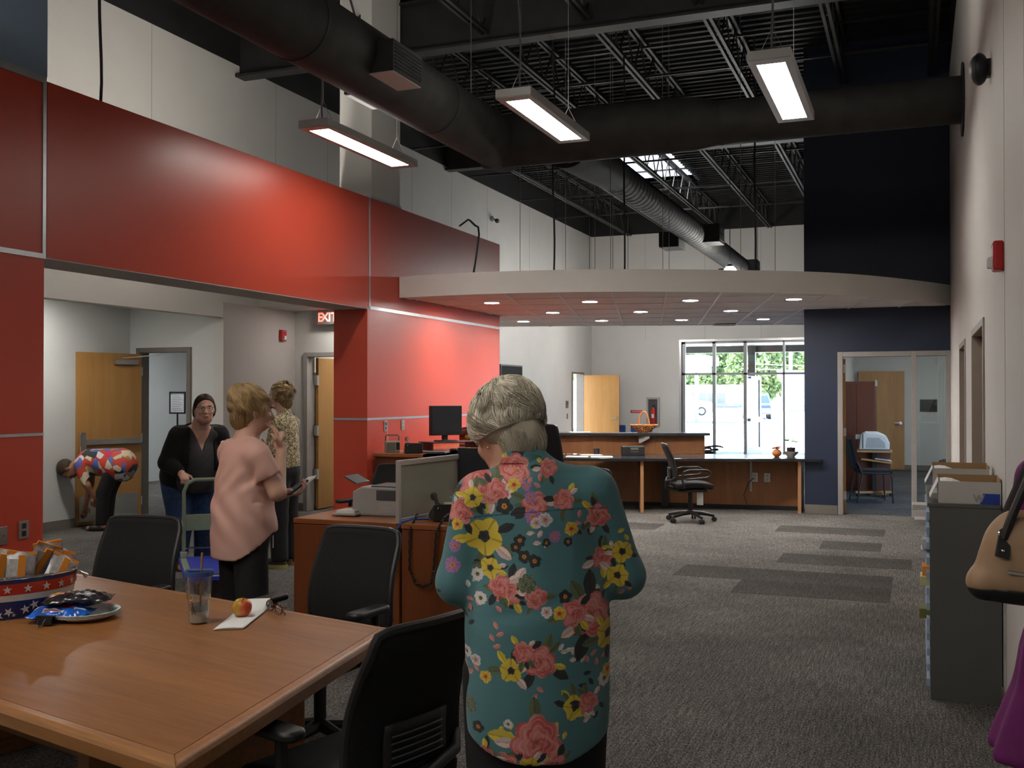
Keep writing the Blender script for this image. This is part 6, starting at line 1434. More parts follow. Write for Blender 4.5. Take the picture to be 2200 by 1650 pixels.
def rot_to(yaw, pitch, roll):
    return np.array((Matrix.Rotation(yaw, 3, 'Z') @ Matrix.Rotation(pitch, 3, 'X') @ Matrix.Rotation(roll, 3, 'Y')))
def head(S, c, R, sc=1.):
    """c centre of the skull, R rotation (columns = right, forward, up)"""
    def P(x, y, z): return c+R@V3(x, y, z)*sc
    S.ell(P(0, -.012, .022), V3(.073, .092, .088)*sc, .02, R.T)
    S.ell(P(0, .028, -.035), V3(.060, .066, .082)*sc, .03, R.T)
    S.ell(P(0, .055, -.090), V3(.034, .028, .022)*sc, .03, R.T)
    S.cap(P(0, .088, .000), P(0, .108, -.040), .009*sc, .014*sc, .012); S.ell(P(0, .100, -.046), V3(.018, .012, .010)*sc, .008, R.T)
    S.ell(P(0, .082, .018), V3(.05, .014, .012)*sc, .015, R.T)
    for s in (-1, 1):
        S.ell(P(s*.030, .098, -.004), V3(.014, .012, .009)*sc, .008, R.T, op='sub'); S.ell(P(s*.038, .072, -.035), V3(.022, .018, .018)*sc, .02, R.T)
        S.ell(P(s*.074, -.008, -.018), V3(.010, .020, .032)*sc, .008, R.T)
    S.ell(P(0, .098, -.068), V3(.022, .009, .0055)*sc, .006, R.T); S.ell(P(0, .096, -.079), V3(.019, .009, .006)*sc, .006, R.T)
    return P
def face_parts(par, P, R, sc, brow=(.08, .05, .03), iris=(.08, .06, .04), lip=(.42, .16, .13)):
    def elt(name, c, r, m):
        mm = MB().ell((0, 0, 0), r, 10, 8); RR = Matrix(R.tolist()); mm.v = [tuple(RR @ Vector(v)+Vector(P(*c))) for v in mm.v]; return mm.build(name, m, par, smooth=True)
    for s in (-1, 1):
        e = elt('eye', (s*.030, .0765, -.004), (.0115*sc, .0115*sc, .0085*sc), mat('eye_white', (.50, .47, .45), .25, var=.02)); elt('iris', (s*.030, .0868, -.004), (.0052*sc, .0025*sc, .0052*sc), mat('iris_%.2f' % iris[0], iris, .2, var=.05)).parent = e
        elt('eyebrow', (s*.031, .090, .017), (.018*sc, .006*sc, .0038*sc), mat('brow_%.2f' % brow[0], brow, .8, var=.1))
    elt('lips', (0, .1025, -.0735), (.024*sc, .0065*sc, .0085*sc), mat('lip_%.2f' % lip[0], lip, .45, var=.05))

def strands(name, par, gen, n, m, seg=9, r=.0014, cols=((.3, .27, .2), (.1, .08, .06))):
    """gen(i) -> (seg,3) points and a 0..1 tone"""
    V = []; F = []; Cc = []
    for i in range(n):
        g = gen(i)
        if g is None: continue
        pts, tone = g; pts = np.asarray(pts); d = np.gradient(pts, axis=0); d /= np.linalg.norm(d, axis=1)[:, None]+1e-9
        ref = np.tile(V3(.3, .5, .81), (len(pts), 1)); x = np.cross(d, ref); x /= np.linalg.norm(x, axis=1)[:, None]+1e-9; y = np.cross(d, x)
        w = r*(1-.75*np.linspace(0, 1, len(pts))**2)[:, None]; o = len(V)*1
        base = sum(len(q) for q in V) if False else None
        ring = np.stack([pts+w*(x*math.cos(a)+y*math.sin(a)) for a in (0, 2.094, 4.189)], 1); V.append(ring.reshape(-1, 3))
        Cc.append(np.tile(np.array(cols[1])*(1-tone)+np.array(cols[0])*tone, (len(pts)*3, 1)))
    off = 0; 
    for ring in V:
        k = len(ring)//3
        for j in range(k-1):
            for a in range(3):
                F.append((off+j*3+a, off+j*3+(a+1) % 3, off+(j+1)*3+(a+1) % 3, off+(j+1)*3+a))
        off += len(ring)
    V = np.concatenate(V); C = np.concatenate(Cc)
    o = np_obj(name, V, np.array(F), m, par, 0, 0, lambda v: C); o['kind'] = 'stuff'; return o
def noise3(seed, n=6, fmin=8., fmax=30.):
    r = np.random.default_rng(seed); K = r.normal(size=(n, 3)); K /= np.linalg.norm(K, axis=1)[:, None]; K *= r.uniform(fmin, fmax, n)[:, None]; ph = r.uniform(0, 6.28, n)
    return lambda X, Y, Z: sum(np.sin(K[i, 0]*X+K[i, 1]*Y+K[i, 2]*Z+ph[i]) for i in range(n))/n
def person(lab, loc, rz):
    return thing('person', lab, 'person', loc, rz)
def shoe(S, ankle, toe, r=.042):
    S.ell((ankle[0]*.5+toe[0]*.5, ankle[1]*.5+toe[1]*.5, .035), (r, .5*abs(toe[1]-ankle[1])+.07, .04), .02)

for _fn in DEFER: _fn()
# ---------------------------------------------------------------- the grey-haired woman in the floral blouse
def paint_blouse(Vv):
    """flat textile print in the blouse's own coordinates (lateral x, height z, front/back by y)"""
    r = np.random.default_rng(5); n = len(Vv); teal = np.array((.068, .185, .205)); C = np.tile(teal, (n, 1))*(1+.012*np.sin(Vv[:, 2:3]*300+4*Vv[:, :1]))
    K = .001273
    back = Vv[:, 1] < .03
    x = Vv[:, 0].copy(); z = Vv[:, 2].copy()
    dark = (.018, .022, .024); olive = (.10, .13, .06); red = (.50, .075, .065); pink = (.62, .22, .20); pale = (.70, .52, .48); yel = (.66, .50, .05); pur = (.36, .16, .36); wht = (.66, .64, .60); orn = (.62, .22, .03)
    order = np.argsort(z); zs = z[order]
    def near(cx, cz, R, msk):
        i = order[np.searchsorted(zs, cz-R):np.searchsorted(zs, cz+R)]; return i[(np.abs(x[i]-cx) < R) & msk[i]]
    def leaf(cx, cz, L, w, a, c, msk):
        i = near(cx, cz, max(L, w)*1.3, msk)
        u = ((x[i]-cx)*math.cos(a)+(z[i]-cz)*math.sin(a))/L; v = (-(x[i]-cx)*math.sin(a)+(z[i]-cz)*math.cos(a))/w
        m = (np.abs(u) < 1) & (np.abs(v) < (1-u*u)*(1+.25*u))
        sh = (1+.25*np.sign(v[m])*.5)[:, None]; C[i[m]] = np.array(c)*sh; mv = m & (np.abs(v) < .10); C[i[mv]] = np.array(c)*.6
    def flower(cx, cz, R, c, c2, cc, msk, pet=6, kind=0):
        i = near(cx, cz, R*1.15, msk); dx, dz = x[i]-cx, z[i]-cz; rr = np.hypot(dx, dz)/R; th = np.arctan2(dz, dx)+r.uniform(0, 6.28)
        b = .80+.20*np.abs(np.cos(pet*th/2))+.05*np.sin(3*th); m = rr < b; q = rr[m]/b[m]; t = th[m]
        if kind == 0:      # many-petalled rose
            s = .5+.5*np.sin(t*2+q*9+1.5*np.sin(t*3+q*4)); col = np.array(c)[None]*(1-s[:, None])+np.array(c2)[None]*s[:, None]
            e = np.exp(-((q*4.5+.6*np.sin(t*2)) % 1-.12)**2/.006)[:, None]*.55; col = col*(1-e)+np.array(pale)*e
            k = np.clip(1-q/.22, 0, 1)[:, None]; col = col*(1-k)+np.array(cc)*k
        else:              # open petals with centre
            s = np.clip(q, 0, 1)[:, None]; col = np.array(c2)*(1-s)+np.array(c)*s; st = (np.abs(np.sin(pet*t/2)) < .16)[:, None]; col = np.where(st, col*.55, col)
            k = (q < .33)[:, None]; col = np.where(k, np.array(cc), col); k = (q < .15)[:, None]; col = np.where(k, np.array(cc)*.35, col)
        C[i[m]] = col
    big = [(1150, 1545, 54, 0), (1157, 1385, 34, 0), (1262, 1300, 46, 0), (1092, 1248, 30, 0), (1028, 1040, 40, 0), (1066, 1050, 27, 0), (1148, 1072, 28, 0), (1207, 1065, 23, 0), (1280, 1100, 26, 0), (992, 1095, 28, 0), (1256, 1474, 22, 0), (1122, 1366, 22, 0), (1105, 1003, 34, 0), (1176, 1000, 20, 0), (1224, 1292, 28, 0), (1148, 1258, 24, 0), (1075, 1238, 24, 0), (1085, 1600, 30, 0), (1290, 1190, 24, 0), (1045, 1590, 24, 0), (1190, 1595, 24, 0),
           (1042, 1142, 40, 1), (1228, 1480, 26, 1), (1302, 1345, 30, 1), (1332, 1178, 24, 1), (1018, 1062, 22, 1), (1098, 1405, 24, 1), (1135, 1598, 22, 1), (1055, 1205, 22, 1), (1322, 1228, 24, 1),
           (1104, 1034, 14, 2), (1222, 1124, 15, 2), (1196, 1290, 14, 2), (1046, 1424, 13, 2), (985, 1120, 13, 2), (1300, 1420, 15, 2),
           (1130, 1036, 10, 3), (1138, 1058, 13, 3), (1142, 1098, 17, 3), (1168, 1104, 15, 3), (1188, 1138, 13, 3), (980, 1165, 14, 3), (975, 1205, 18, 3), (1170, 1287, 12, 3), (1025, 1395, 12, 3), (1150, 1110, 12, 3),
           (1084, 1078, 18, 4), (1125, 1178, 14, 4), (1146, 1186, 14, 4), (1208, 1258, 14, 4), (1108, 1160, 12, 4), (1030, 1530, 13, 4), (1116, 1146, 13, 4), (1170, 1150, 9, 4), (1215, 1150, 10, 4),
           (1035, 1268, 14, 5), (1028, 1222, 14, 5), (1130, 1232, 20, 6), (1292, 1435, 16, 5), (1010, 1490, 18, 6), (1005, 1385, 12, 5), (1318, 1480, 13, 5), (1092, 1512, 10, 5)]
    def item(px, py, R, kd, msk, sgn=1):
        cx = sgn*(px-1150)*K; cz = 1.6-(py-848)*K; R = R*K
        if kd <= 1:
            for k in range(6):
                a = r.uniform(0, 6.28); L = R*r.uniform(.45, .75); leaf(cx+math.cos(a)*(R*.85+L*.6), cz+math.sin(a)*(R*.85+L*.6), L, L*.42, a, (dark, olive, dark, yel, olive, pale)[k], msk)
        if kd == 0: flower(cx, cz, R, red, pink, orn if r.random() < .4 else (.30, .03, .03), msk, 7, 0)
        elif kd == 1: flower(cx, cz, R, yel, (.55, .36, .02), dark, msk, 5, 1)
        elif kd == 2: flower(cx, cz, R, yel, orn, (.5, .08, .03), msk, 5, 1)
        elif kd == 3: flower(cx, cz, R, wht if r.random() < .35 else pur, pur, orn, msk, 5, 1)
        elif kd == 4: flower(cx, cz, R, dark, dark, orn, msk, 5, 1)
        elif kd == 5: flower(cx, cz, R, wht, pale, olive, msk, 8, 1)
        else: flower(cx, cz, R, olive, (.05, .08, .04), dark, msk, 8, 0)
    for msk, sg in ((back, 1), (~back, -1)):
        for k in range(46):   # leaflet sprigs
            px = r.uniform(950, 1370); py = r.uniform(1010, 1610); a = r.uniform(0, 6.28); c = (pink, pale, yel, dark, pink, wht)[r.integers(6)]
            cx = (px-1150)*K; cz = 1.6-(py-848)*K
            for j in range(r.integers(2, 5)):
                b = a+r.uniform(-.25, .25); s = (1 if j % 2 else -1); leaf(cx+math.cos(a)*.016*j+math.cos(b+s)*.010, cz+math.sin(a)*.016*j+math.sin(b+s)*.010, .0115, .0055, b+s*.9, c, msk)
        for b in sorted(big, key=lambda q: -q[2] if q[3] > 1 else -100-q[2]): item(*b, msk, sg)
    # yoke seam, hem stitch
    ys = 1.6-((1088-848)+.00035*(x/K-20)**2*1.0-.06*(x/K))*K
    m = back & (np.abs(z-ys) < .0016) & (np.abs(x) < .19); C[m] = C[m]*.35
    return np.clip(C, 0, 1)

DF = 2.80; fw_ = Vector((-.3673, .9301, 0)); rt_ = Vector((.9301, .3673, 0))
fl = person('grey-haired woman seen from behind in a teal floral blouse and black trousers', tuple(fw_*DF+rt_*((1150-1100)/2200*DF)), math.radians(21.5))
skA = skin_mat('skin_fair', (.58, .32, .23))
nz1 = noise3(3, 7, 10, 34); nz2 = noise3(9, 5, 14, 22)
HR = rot_to(math.radians(36), math.radians(-24), math.radians(-4)); hc = V3(-.083, .055, 1.505)
S = SDF((-.36, -.24, -.01), (.36, .42, 1.70), .0065)
Ph = head(S, hc, HR, .98)
S.chain([(-.012, -.01, 1.36), (-.045, .015, 1.43), (-.07, .035, 1.49)], [.075, .058, .06], .03)
S.ell((0, .0, 1.16), (.155, .12, .24), .05); S.ell((0, .0, .90), (.17, .13, .14), .05); S.cap((-.14, 0, 1.325), (.14, 0, 1.335), .06, .06, .05)
jL = [V3(-.165, -.005, 1.315), V3(-.205, .0, 1.09), V3(-.14, .20, 1.12)]; jR = [V3(.160, -.005, 1.330), V3(.235, .02, 1.105), V3(.13, .21, 1.13)]
for j, sd in ((jL, 1), (jR, -1)):
    S.chain(j, [.050, .040, .026], .02); d = j[2]-j[1]; hand(S, j[2], d+V3(0, .05, .02), V3(-sd*-1*.8, 0, .3), sd, .55)
for s in (-1, 1):
    S.chain([(s*.09, 0, .86), (s*.095, .01, .46), (s*.09, -.01, .09)], [.095, .058, .036], .03); S.cap((s*.09, -.03, .045), (s*.105, .13, .03), .036, .03, .02)
S.obj('body', skA, fl)
# trousers and shoes
S = SDF((-.28, -.22, -.0), (.28, .26, .98), .010)
S.ell((0, -.0, .88), (.175, .145, .14), .05)
for s in (-1, 1): S.chain([(s*.092, -.005, .84), (s*.098, .0, .45), (s*.096, -.01, .10)], [.108, .085, .075], .03)
S.disp(lambda X, Y, Z: .004*nz1(X*2, Y*2, Z*.6)); S.cut((0, 0, .06), (0, 0, -1))
S.obj('trousers', mat('black_trousers', (.012, .012, .014), .85, var=.2, vscale=40, bump=.15, bscale=300), fl)
for s in (-1, 1):
    S = SDF((s*.10-.08, -.14, -.01), (s*.10+.08, .22, .12), .007); S.ell((s*.10, .035, .03), (.044, .125, .045), .02); S.cut((0, 0, .004), (0, 0, -1)); S.obj('shoe', mat('black_shoe', (.02, .02, .02), .5, var=.1), fl)
# blouse
S = SDF((-.36, -.26, .56), (.37, .32, 1.50), .0085)
S.ell((.0, -.005, 1.225), (.172, .128, .19), .05); S.ell((.004, -.005, 1.02), (.186, .150, .22), .06); S.ell((.006, -.012, .80), (.197, .165, .46), .06)
S.cap((-.135, -.012, 1.325), (.135, -.012, 1.338), .070, .070, .05); S.cap((-.01, -.02, 1.365), (-.03, -.005, 1.42), .078, .063, .04)
S.chain([jL[0]+V3(.005, -.005, .0), jL[1]+V3(-.004, -.004, 0), jL[1]*.55+jL[2]*.45], [.066, .058, .050], .03)
S.chain([jR[0]+V3(0, -.005, 0), jR[1]+V3(.004, -.004, 0), jR[1]*.55+jR[2]*.45], [.066, .060, .052], .03)
def folds(X, Y, Z):
    w = np.exp(-((Z-1.10)/.10)**2)
    d = .0035*nz1(X, Y*.8, Z*.55)+.0028*nz2(X*1.5, Y, Z*.4)
    d = d+.010*np.exp(-((Z-1.045-.25*(X+.02))/.022)**2)*np.exp(-((X+.02)/.12)**2)*np.sign(-Y)*.6
    d = d-.006*np.cos((X-.0)*55)*np.exp(-((Z-1.20)/.10)**2)*(np.abs(X) < .10)*(Y < 0)*.4
    d = d+.006*np.sin(X*60+Z*10)*np.clip((.85-Z)/.25, 0, 1)*.5
    return d
S.disp(folds)
S.cutf(lambda X, Y, Z: (.645+.9*np.clip(np.abs(X-.0)-.05, 0, 1)**1.6*1.4+.02*np.clip(Y+.1, 0, 1))-Z)      # curved hem
S.cut((-.03, .02, 1.428), (-.25, .45, 1.)) 
blouse = S.obj('blouse', attr_mat('floral_cloth', .75, .12, 420, .15), fl, sub=2, smooth_it=2, colour=paint_blouse)
# stand collar
pts = [V3(-.028+.066*math.cos(a), .002+.070*math.sin(a), 1.420+.012*math.sin(a)-.010*math.cos(a)) for a in np.linspace(0, 2*PI, 40, endpoint=False)]
mm = MB().grid(lambda u, v: Vector((-.028+(.071-.006*v)*math.cos(2*PI*u), -.002+(.076-.006*v)*math.sin(2*PI*u), 1.395+.032*v-.010*math.cos(2*PI*u)-.02*math.sin(2*PI*u))), 200, 14, True)
colr = mm.build('collar', attr_mat('floral_cloth'), fl, smooth=True, solid=.004)
me = colr.data; at = me.color_attributes.new('Col', 'FLOAT_COLOR', 'POINT'); Vc = np.array([v.co[:] for v in me.vertices]); at.data.foreach_set('color', np.concatenate([paint_blouse(Vc), np.ones((len(Vc), 1))], 1).astype(np.float32).ravel())
MB().ell((0, 0, 0), (.004, .004, .005), 10, 8).build('earring', 'brass', fl, smooth=True, loc=tuple(Ph(-.080, -.004, -.052)))
# hair: soft cap volume plus locks of strands
def lock_hair(par, c, R, rad, nl, ns, cols, seed, m, base_m, base_c, crown=(0, -.03), wave=.28, Lr=(.5, 1.0), thmax=2.0, nape=True, face=.055, vol=1.0, sc=1., curl=0., r=.0016, tuft=.006, nape_w=(.064, .056, .078)):
    rg = np.random.default_rng(seed); rx, ry, rz_ = rad; nA = noise3(seed, 6, 22, 46)
    def HPp(v): return c+R@(np.asarray(v)*sc)
    S = SDF(c-.17*sc, c+.17*sc, .006)
    S.ell(HPp(V3(0, -.020, .026)), V3(rx-.006, ry-.006, rz_-.006)*sc, .02, R.T)
    if nape: S.ell(HPp(V3(0, -.052, -.050)), V3(*nape_w)*sc, .03, R.T)
    S.disp(lambda X, Y, Z: tuft*nA(X*1.6, Y*1.6, Z*1.2))
    S.cut(HPp(V3(0, face, .0)), R@V3(0, .85, -.5)); S.cut(HPp(V3(0, 0, -.132 if nape else -.06)), R@V3(0, .2, -1))
    S.obj('hair', base_m, par, sub=1, colour=lambda V: np.clip(np.array(base_c)[None]*(1+.55*nA(V[:, 0]*3, V[:, 1]*3, V[:, 2])[:, None]), .01, 1))
    locks = []
    for _ in range(nl):
        locks.append((rg.uniform(0, 2*PI), rg.uniform(.0, thmax-.35), rg.uniform(*Lr), rg.uniform(.3, 1.)*wave*(1 if rg.random() < .5 else -1), rg.uniform(0, 6.28), rg.uniform(0, .014)*vol, np.clip(rg.normal(.6, .28), 0, 1)))
    def gen(i):
        nn = 12; u = np.linspace(0, 1, nn)
        if nape and i % 3 == 0:      # short nape hair combed down to a point
            ph = rg.uniform(PI-.25, 2*PI+.25); z0 = rg.uniform(-.095, .035); L = rg.uniform(.03, .065)
            zz = z0-L*u; k = np.clip(1-((zz+.05)/ (nape_w[2]+.004))**2, .02, 1)**.5
            ll = rg.uniform(.001, .008); x = (nape_w[0]+ll)*k*np.cos(ph+.3*u*np.sign(np.cos(ph)))*(1-.1*u); y = -.052+(nape_w[1]+ll)*k*np.sin(ph); p_ = np.stack([x, y, np.maximum(zz, -.128)], 1)
            return c+(p_*sc)@R.T, np.clip(rg.normal(.30, .2), 0, 1)
        ph, t0, L, wv, pz, lift, tone = locks[i % nl]
        ph = ph+rg.normal(0, .10); th = np.minimum(t0+rg.normal(0, .05)+L*u, thmax)
        f = ph+wv*np.sin(3.4*u+pz)+.25*u+rg.normal(0, .02)
        rr_ = 1+lift*8*np.sin(PI*u)*.7+rg.uniform(0, .035)
        if curl: rr_ = rr_+curl*np.sin(u*9+pz+rg.normal(0, .5)); f = f+curl*3*np.cos(u*9+pz)
        x = crown[0]*(1-u)+rx*np.sin(th)*np.cos(f)*rr_; y = -.02+crown[1]*np.cos(th).clip(0, 1)*.6+ry*np.sin(th)*np.sin(f)*rr_; z = .026+rz_*np.cos(th)*rr_
        bad = (y > face) & (z < .030)
        if bad.any():
            k = int(np.argmax(bad))
            if k < 4: return None
            x, y, z = x[:k], y[:k], z[:k]
        return c+(np.stack([x, y, z], 1)*sc)@R.T, np.clip(tone+rg.normal(0, .12)-.25*np.clip(th[-1]-1.5, 0, 1), 0, 1)
    strands('hair_strands', par, gen, ns, m, r=r, cols=cols)
lock_hair(fl, hc, HR, (.099, .111, .099), 190, 6600, ((1.0, .93, .76), (.30, .25, .18)), 21, attr_mat('hair_grey', .42), attr_mat('hair_grey_base', .55, .5, 160), (.48, .42, .32), thmax=2.05, vol=1.3, r=.0015)
# ---------------------------------------------------------------- woman in the pink top
pk = person('short-haired blonde woman in a pink short-sleeved top, hand raised to her face, holding a phone', (-3.30, 4.52, 0), math.radians(-27))
skB = skin_mat('skin_light', (.60, .35, .26))
RP = rot_to(math.radians(-12), math.radians(-4), 0); pc = V3(.0, .045, 1.525)
S = SDF((-.30, -.24, -.01), (.32, .46, 1.68), .0065)
PPh = head(S, pc, RP, .98)
S.chain([(0, -.01, 1.33), (0, .015, 1.40), (.0, .03, 1.45)], [.07, .055, .056], .03)
S.ell((0, 0, 1.14), (.145, .11, .22), .05); S.ell((0, -.01, .90), (.155, .12, .13), .05); S.cap((-.13, -.005, 1.295), (.13, -.005, 1.295), .058, .058, .05)
aR = [V3(.160, -.01, 1.285), V3(.205, .075, 1.095), V3(.085, .165, 1.315)]
aL = [V3(-.160, -.01, 1.285), V3(-.185, .06, 1.06), V3(-.07, .265, 1.055)]
S.chain(aR, [.050, .045, .026], .02); S.chain(aL, [.050, .042, .026], .02)
hand(S, aR[2], V3(-.25, -.20, 1), V3(-.6, -.75, -.1), 1, .30)
hand(S, aL[2], V3(.35, .9, .12), V3(.1, .1, 1), -1, .65)
for s in (-1, 1):
    S.chain([(s*.085, -.01, .86), (s*.09, .01, .46), (s*.088, -.01, .09)], [.088, .055, .036], .03); S.cap((s*.09, -.03, .045), (s*.10, .13, .03), .036, .03, .02)
S.obj('body', skB, pk)
face_parts(pk, PPh, RP, .98, (.25, .16, .08))
S = SDF((-.26, -.24, 0), (.26, .24, .98), .010)
S.ell((0, -.02, .88), (.168, .15, .14), .05)
for s in (-1, 1): S.chain([(s*.083, -.015, .82), (s*.094, .0, .45), (s*.09, -.01, .10)], [.092, .082, .074], .03)
S.disp(lambda X, Y, Z: .004*nz1(X*2, Y*2, Z*.6)); S.cut((0, 0, .06), (0, 0, -1)); S.obj('trousers', 'black_trousers' if False else MATS['black_trousers'], pk)
for s in (-1, 1):
    S = SDF((s*.095-.08, -.14, -.01), (s*.095+.08, .22, .12), .008); S.ell((s*.095, .035, .03), (.044, .125, .045), .02); S.cut((0, 0, .004), (0, 0, -1)); S.obj('shoe', MATS['black_shoe'], pk)
S = SDF((-.30, -.26, .72), (.30, .28, 1.46), .008)
S.ell((0, -.005, 1.19), (.165, .128, .20), .05); S.ell((0, -.01, .98), (.170, .148, .24), .06); S.ell((0, -.008, .84), (.186, .168, .42), .05)
S.cap((-.125, -.012, 1.30), (.125, -.012, 1.30), .064, .064, .05)
for a in (aR, aL): S.chain([a[0], a[0]*.45+a[1]*.55], [.066, .066], .03)
nz3 = noise3(31, 7, 14, 40)
def pf(X, Y, Z):
    d = .0035*nz3(X, Y, Z*.5)
    d = d+.011*np.sin((X*.6+Y*.9)*46+(Z-1.0)*34)*np.clip(1-np.abs(Z-.98)/.18, 0, 1)*.7+.007*np.sin(X*70-Z*40)*np.exp(-((Z-1.16)/.06)**2)*(Y < .02)
    return d
S.disp(pf)
S.cutf(lambda X, Y, Z: (.845-.10*np.clip((-Y+.02)/.14, -.35, 1))-Z)
S.cut((0, .01, 1.385), (0, .28, 1.)); 
for a, s in ((aR, 1), (aL, -1)):
    q = a[0]*.42+a[1]*.58; dn = a[1]-a[0]; dn = dn/np.linalg.norm(dn)
    S.cutf(lambda X, Y, Z, q=q, dn=dn, s=s: np.minimum((X-q[0])*dn[0]+(Y-q[1])*dn[1]+(Z-q[2])*dn[2], np.minimum((s*X-.172), np.minimum(1.30-Z, Z-1.04)+0*X)))
pinkm = mat('pink_knit', (.66, .385, .32), .6, var=.03, vscale=4)
S.obj('top', pinkm, pk, sub=1, smooth_it=1)
MB().box(-.02, .02, -.002, .002, 0, .06).build('shirt_label', 'paper', pk, loc=(.135, .09, .80), rot=(0, 0, -.5))
MB().tube([PPh(-.03+.005*k, .0, -.115) for k in range(3)]+[PPh(.04, .03, -.118)], .0012, 5).build('necklace', 'brass', pk)
lock_hair(pk, pc, RP, (.094, .106, .100), 150, 3600, ((.66, .46, .22), (.28, .17, .07)), 44, attr_mat('hair_blonde', .42), attr_mat('hair_blonde_base', .55, .5, 160), (.36, .24, .10), wave=.18, Lr=(.45, .95), thmax=2.2, vol=1.2, sc=1.02, crown=(.0, -.05), nape_w=(.066, .056, .070), face=.045, r=.0013)
t = thing('smartphone', 'dark blue phone with papers held in the hand of the woman in pink', 'phone', (0, 0, 0)); t.parent = None
RZ = Matrix.Rotation(math.radians(-27), 4, 'Z'); wp = Matrix.Translation(Vector((-3.30, 4.52, 0))) @ RZ
q = wp @ Vector((-.055, .335, 1.082)); t.location = q; t.rotation_euler = (math.radians(28), math.radians(-10), math.radians(-20))
MB().prism(rrect(.072, .15, .012), 0, .009).build('case', mat('phone_blue', (.02, .05, .09), .35, var=.05), t, bevel=.002); MB().prism(rrect(.05, .10, .004), .009, .0095).build('back_print', mat('phone_print', (.05, .12, .17), .4, var=.05), t); MB().lathe([(.012, .0095), (.012, .0105)], (0, -.045, 0)).build('emblem', 'grey_plastic', t)
MB().box(-.045, .04, -.06, .12, -.008, -.005).box(-.04, .035, -.05, .135, -.004, -.002).build('papers', 'paper', t)

# ---------------------------------------------------------------- woman in the leopard blouse
lp = person('curly-haired woman in a leopard print blouse standing behind the woman in pink', (-5.50, 8.12, 0), math.radians(96))
RL = rot_to(math.radians(6), 0, 0); lc = V3(0, .04, 1.585)
S = SDF((-.30, -.24, -.01), (.30, .40, 1.76), .008)
LPh = head(S, lc, RL, 1.)
S.chain([(0, -.01, 1.38), (0, .012, 1.46), (0, .025, 1.51)], [.07, .054, .055], .03)
S.ell((0, 0, 1.18), (.145, .11, .23), .05); S.ell((0, -.01, .92), (.155, .12, .13), .05); S.cap((-.13, 0, 1.345), (.13, 0, 1.345), .058, .058, .05)
lR = [V3(.165, -.01, 1.33), V3(.20, .03, 1.08), V3(.02, .20, 1.11)]; lL = [V3(-.165, -.01, 1.33), V3(-.20, .03, 1.08), V3(-.02, .20, 1.06)]
S.chain(lR, [.05, .042, .026], .02); S.chain(lL, [.05, .042, .026], .02)
hand(S, lR[2], V3(-1, .1, .05), V3(0, -1, 0), 1, .5); hand(S, lL[2], V3(1, .1, .05), V3(0, -1, 0), -1, .5)
for s in (-1, 1):
    S.chain([(s*.085, -.01, .90), (s*.09, .01, .48), (s*.088, -.01, .09)], [.088, .055, .036], .03); S.cap((s*.09, -.03, .045), (s*.10, .13, .03), .036, .03, .02)
S.obj('body', skB, lp); face_parts(lp, LPh, RL, 1., (.28, .18, .10))
S = SDF((-.26, -.22, 0), (.26, .22, 1.0), .011); S.ell((0, -.01, .90), (.162, .14, .14), .05)
for s in (-1, 1): S.chain([(s*.088, -.01, .86), (s*.095, .0, .45), (s*.092, -.01, .10)], [.10, .085, .08], .03)
S.cut((0, 0, .06), (0, 0, -1)); S.obj('trousers', MATS['black_trousers'], lp)
for s in (-1, 1):
    S = SDF((s*.095-.08, -.14, -.01), (s*.095+.08, .24, .14), .008); S.ell((s*.095, .04, .045), (.046, .125, .05), .02); S.cut((0, 0, .025), (0, 0, -1)); o = S.obj('sneaker', mat('sneaker_black', (.03, .032, .03), .6, var=.15), lp)
    MB().prism([(s*.095+.05*math.cos(a), .04+.135*math.sin(a)) for a in np.linspace(0, 2*PI, 24, endpoint=False)], 0, .032).build('sole', mat('sole_yellow', (.40, .34, .10), .7, var=.05), o)
S = SDF((-.30, -.24, .76), (.30, .34, 1.50), .009)
S.ell((0, 0, 1.21), (.165, .13, .21), .05); S.ell((0, -.005, .98), (.168, .142, .24), .06); S.cap((-.13, -.005, 1.345), (.13, -.005, 1.345), .066, .066, .05); S.cap((0, -.01, 1.40), (0, .0, 1.455), .072, .062, .03)
for a in (lR, lL): S.chain([a[0], a[1], a[1]*.3+a[2]*.7], [.065, .056, .044], .03)
S.disp(lambda X, Y, Z: .005*nz3(X, Y, Z*.6)); S.cutf(lambda X, Y, Z: .83+.03*np.abs(X)*4-Z+0*Y); S.cut((0, .0, 1.455), (0, .3, 1.))
lm = bpy.data.materials.new('leopard_cloth'); lm.use_nodes = True; N = lm.node_tree.nodes; L = lm.node_tree.links; b_ = N['Principled BSDF']; b_.inputs['Roughness'].default_value = .7
tc = N.new('ShaderNodeTexCoord'); vo = N.new('ShaderNodeTexVoronoi'); vo.inputs['Scale'].default_value = 62; nz_ = N.new('ShaderNodeTexNoise'); nz_.inputs['Scale'].default_value = 40; L.new(tc.outputs['Object'], nz_.inputs[0])
mx_ = N.new('ShaderNodeMix'); mx_.data_type = 'VECTOR'; mx_.inputs[0].default_value = .06; L.new(tc.outputs['Object'], mx_.inputs[4]); L.new(nz_.outputs[1], mx_.inputs[5]); L.new(mx_.outputs[1], vo.inputs[0])
rp_ = N.new('ShaderNodeValToRGB'); e = rp_.color_ramp.elements; e[0].position = .0; e[0].color = (.46, .33, .10, 1); e[1].position = 1.; e[1].color = (.62, .58, .48, 1)
k_ = e.new(.22); k_.color = (.34, .24, .07, 1); k_ = e.new(.34); k_.color = (.015, .014, .012, 1); k_ = e.new(.46); k_.color = (.02, .018, .015, 1); k_ = e.new(.52); k_.color = (.46, .36, .18, 1)
L.new(vo.outputs[0], rp_.inputs[0]); L.new(rp_.outputs[0], b_.inputs['Base Color'])
S.obj('blouse', lm, lp, sub=1, smooth_it=2)
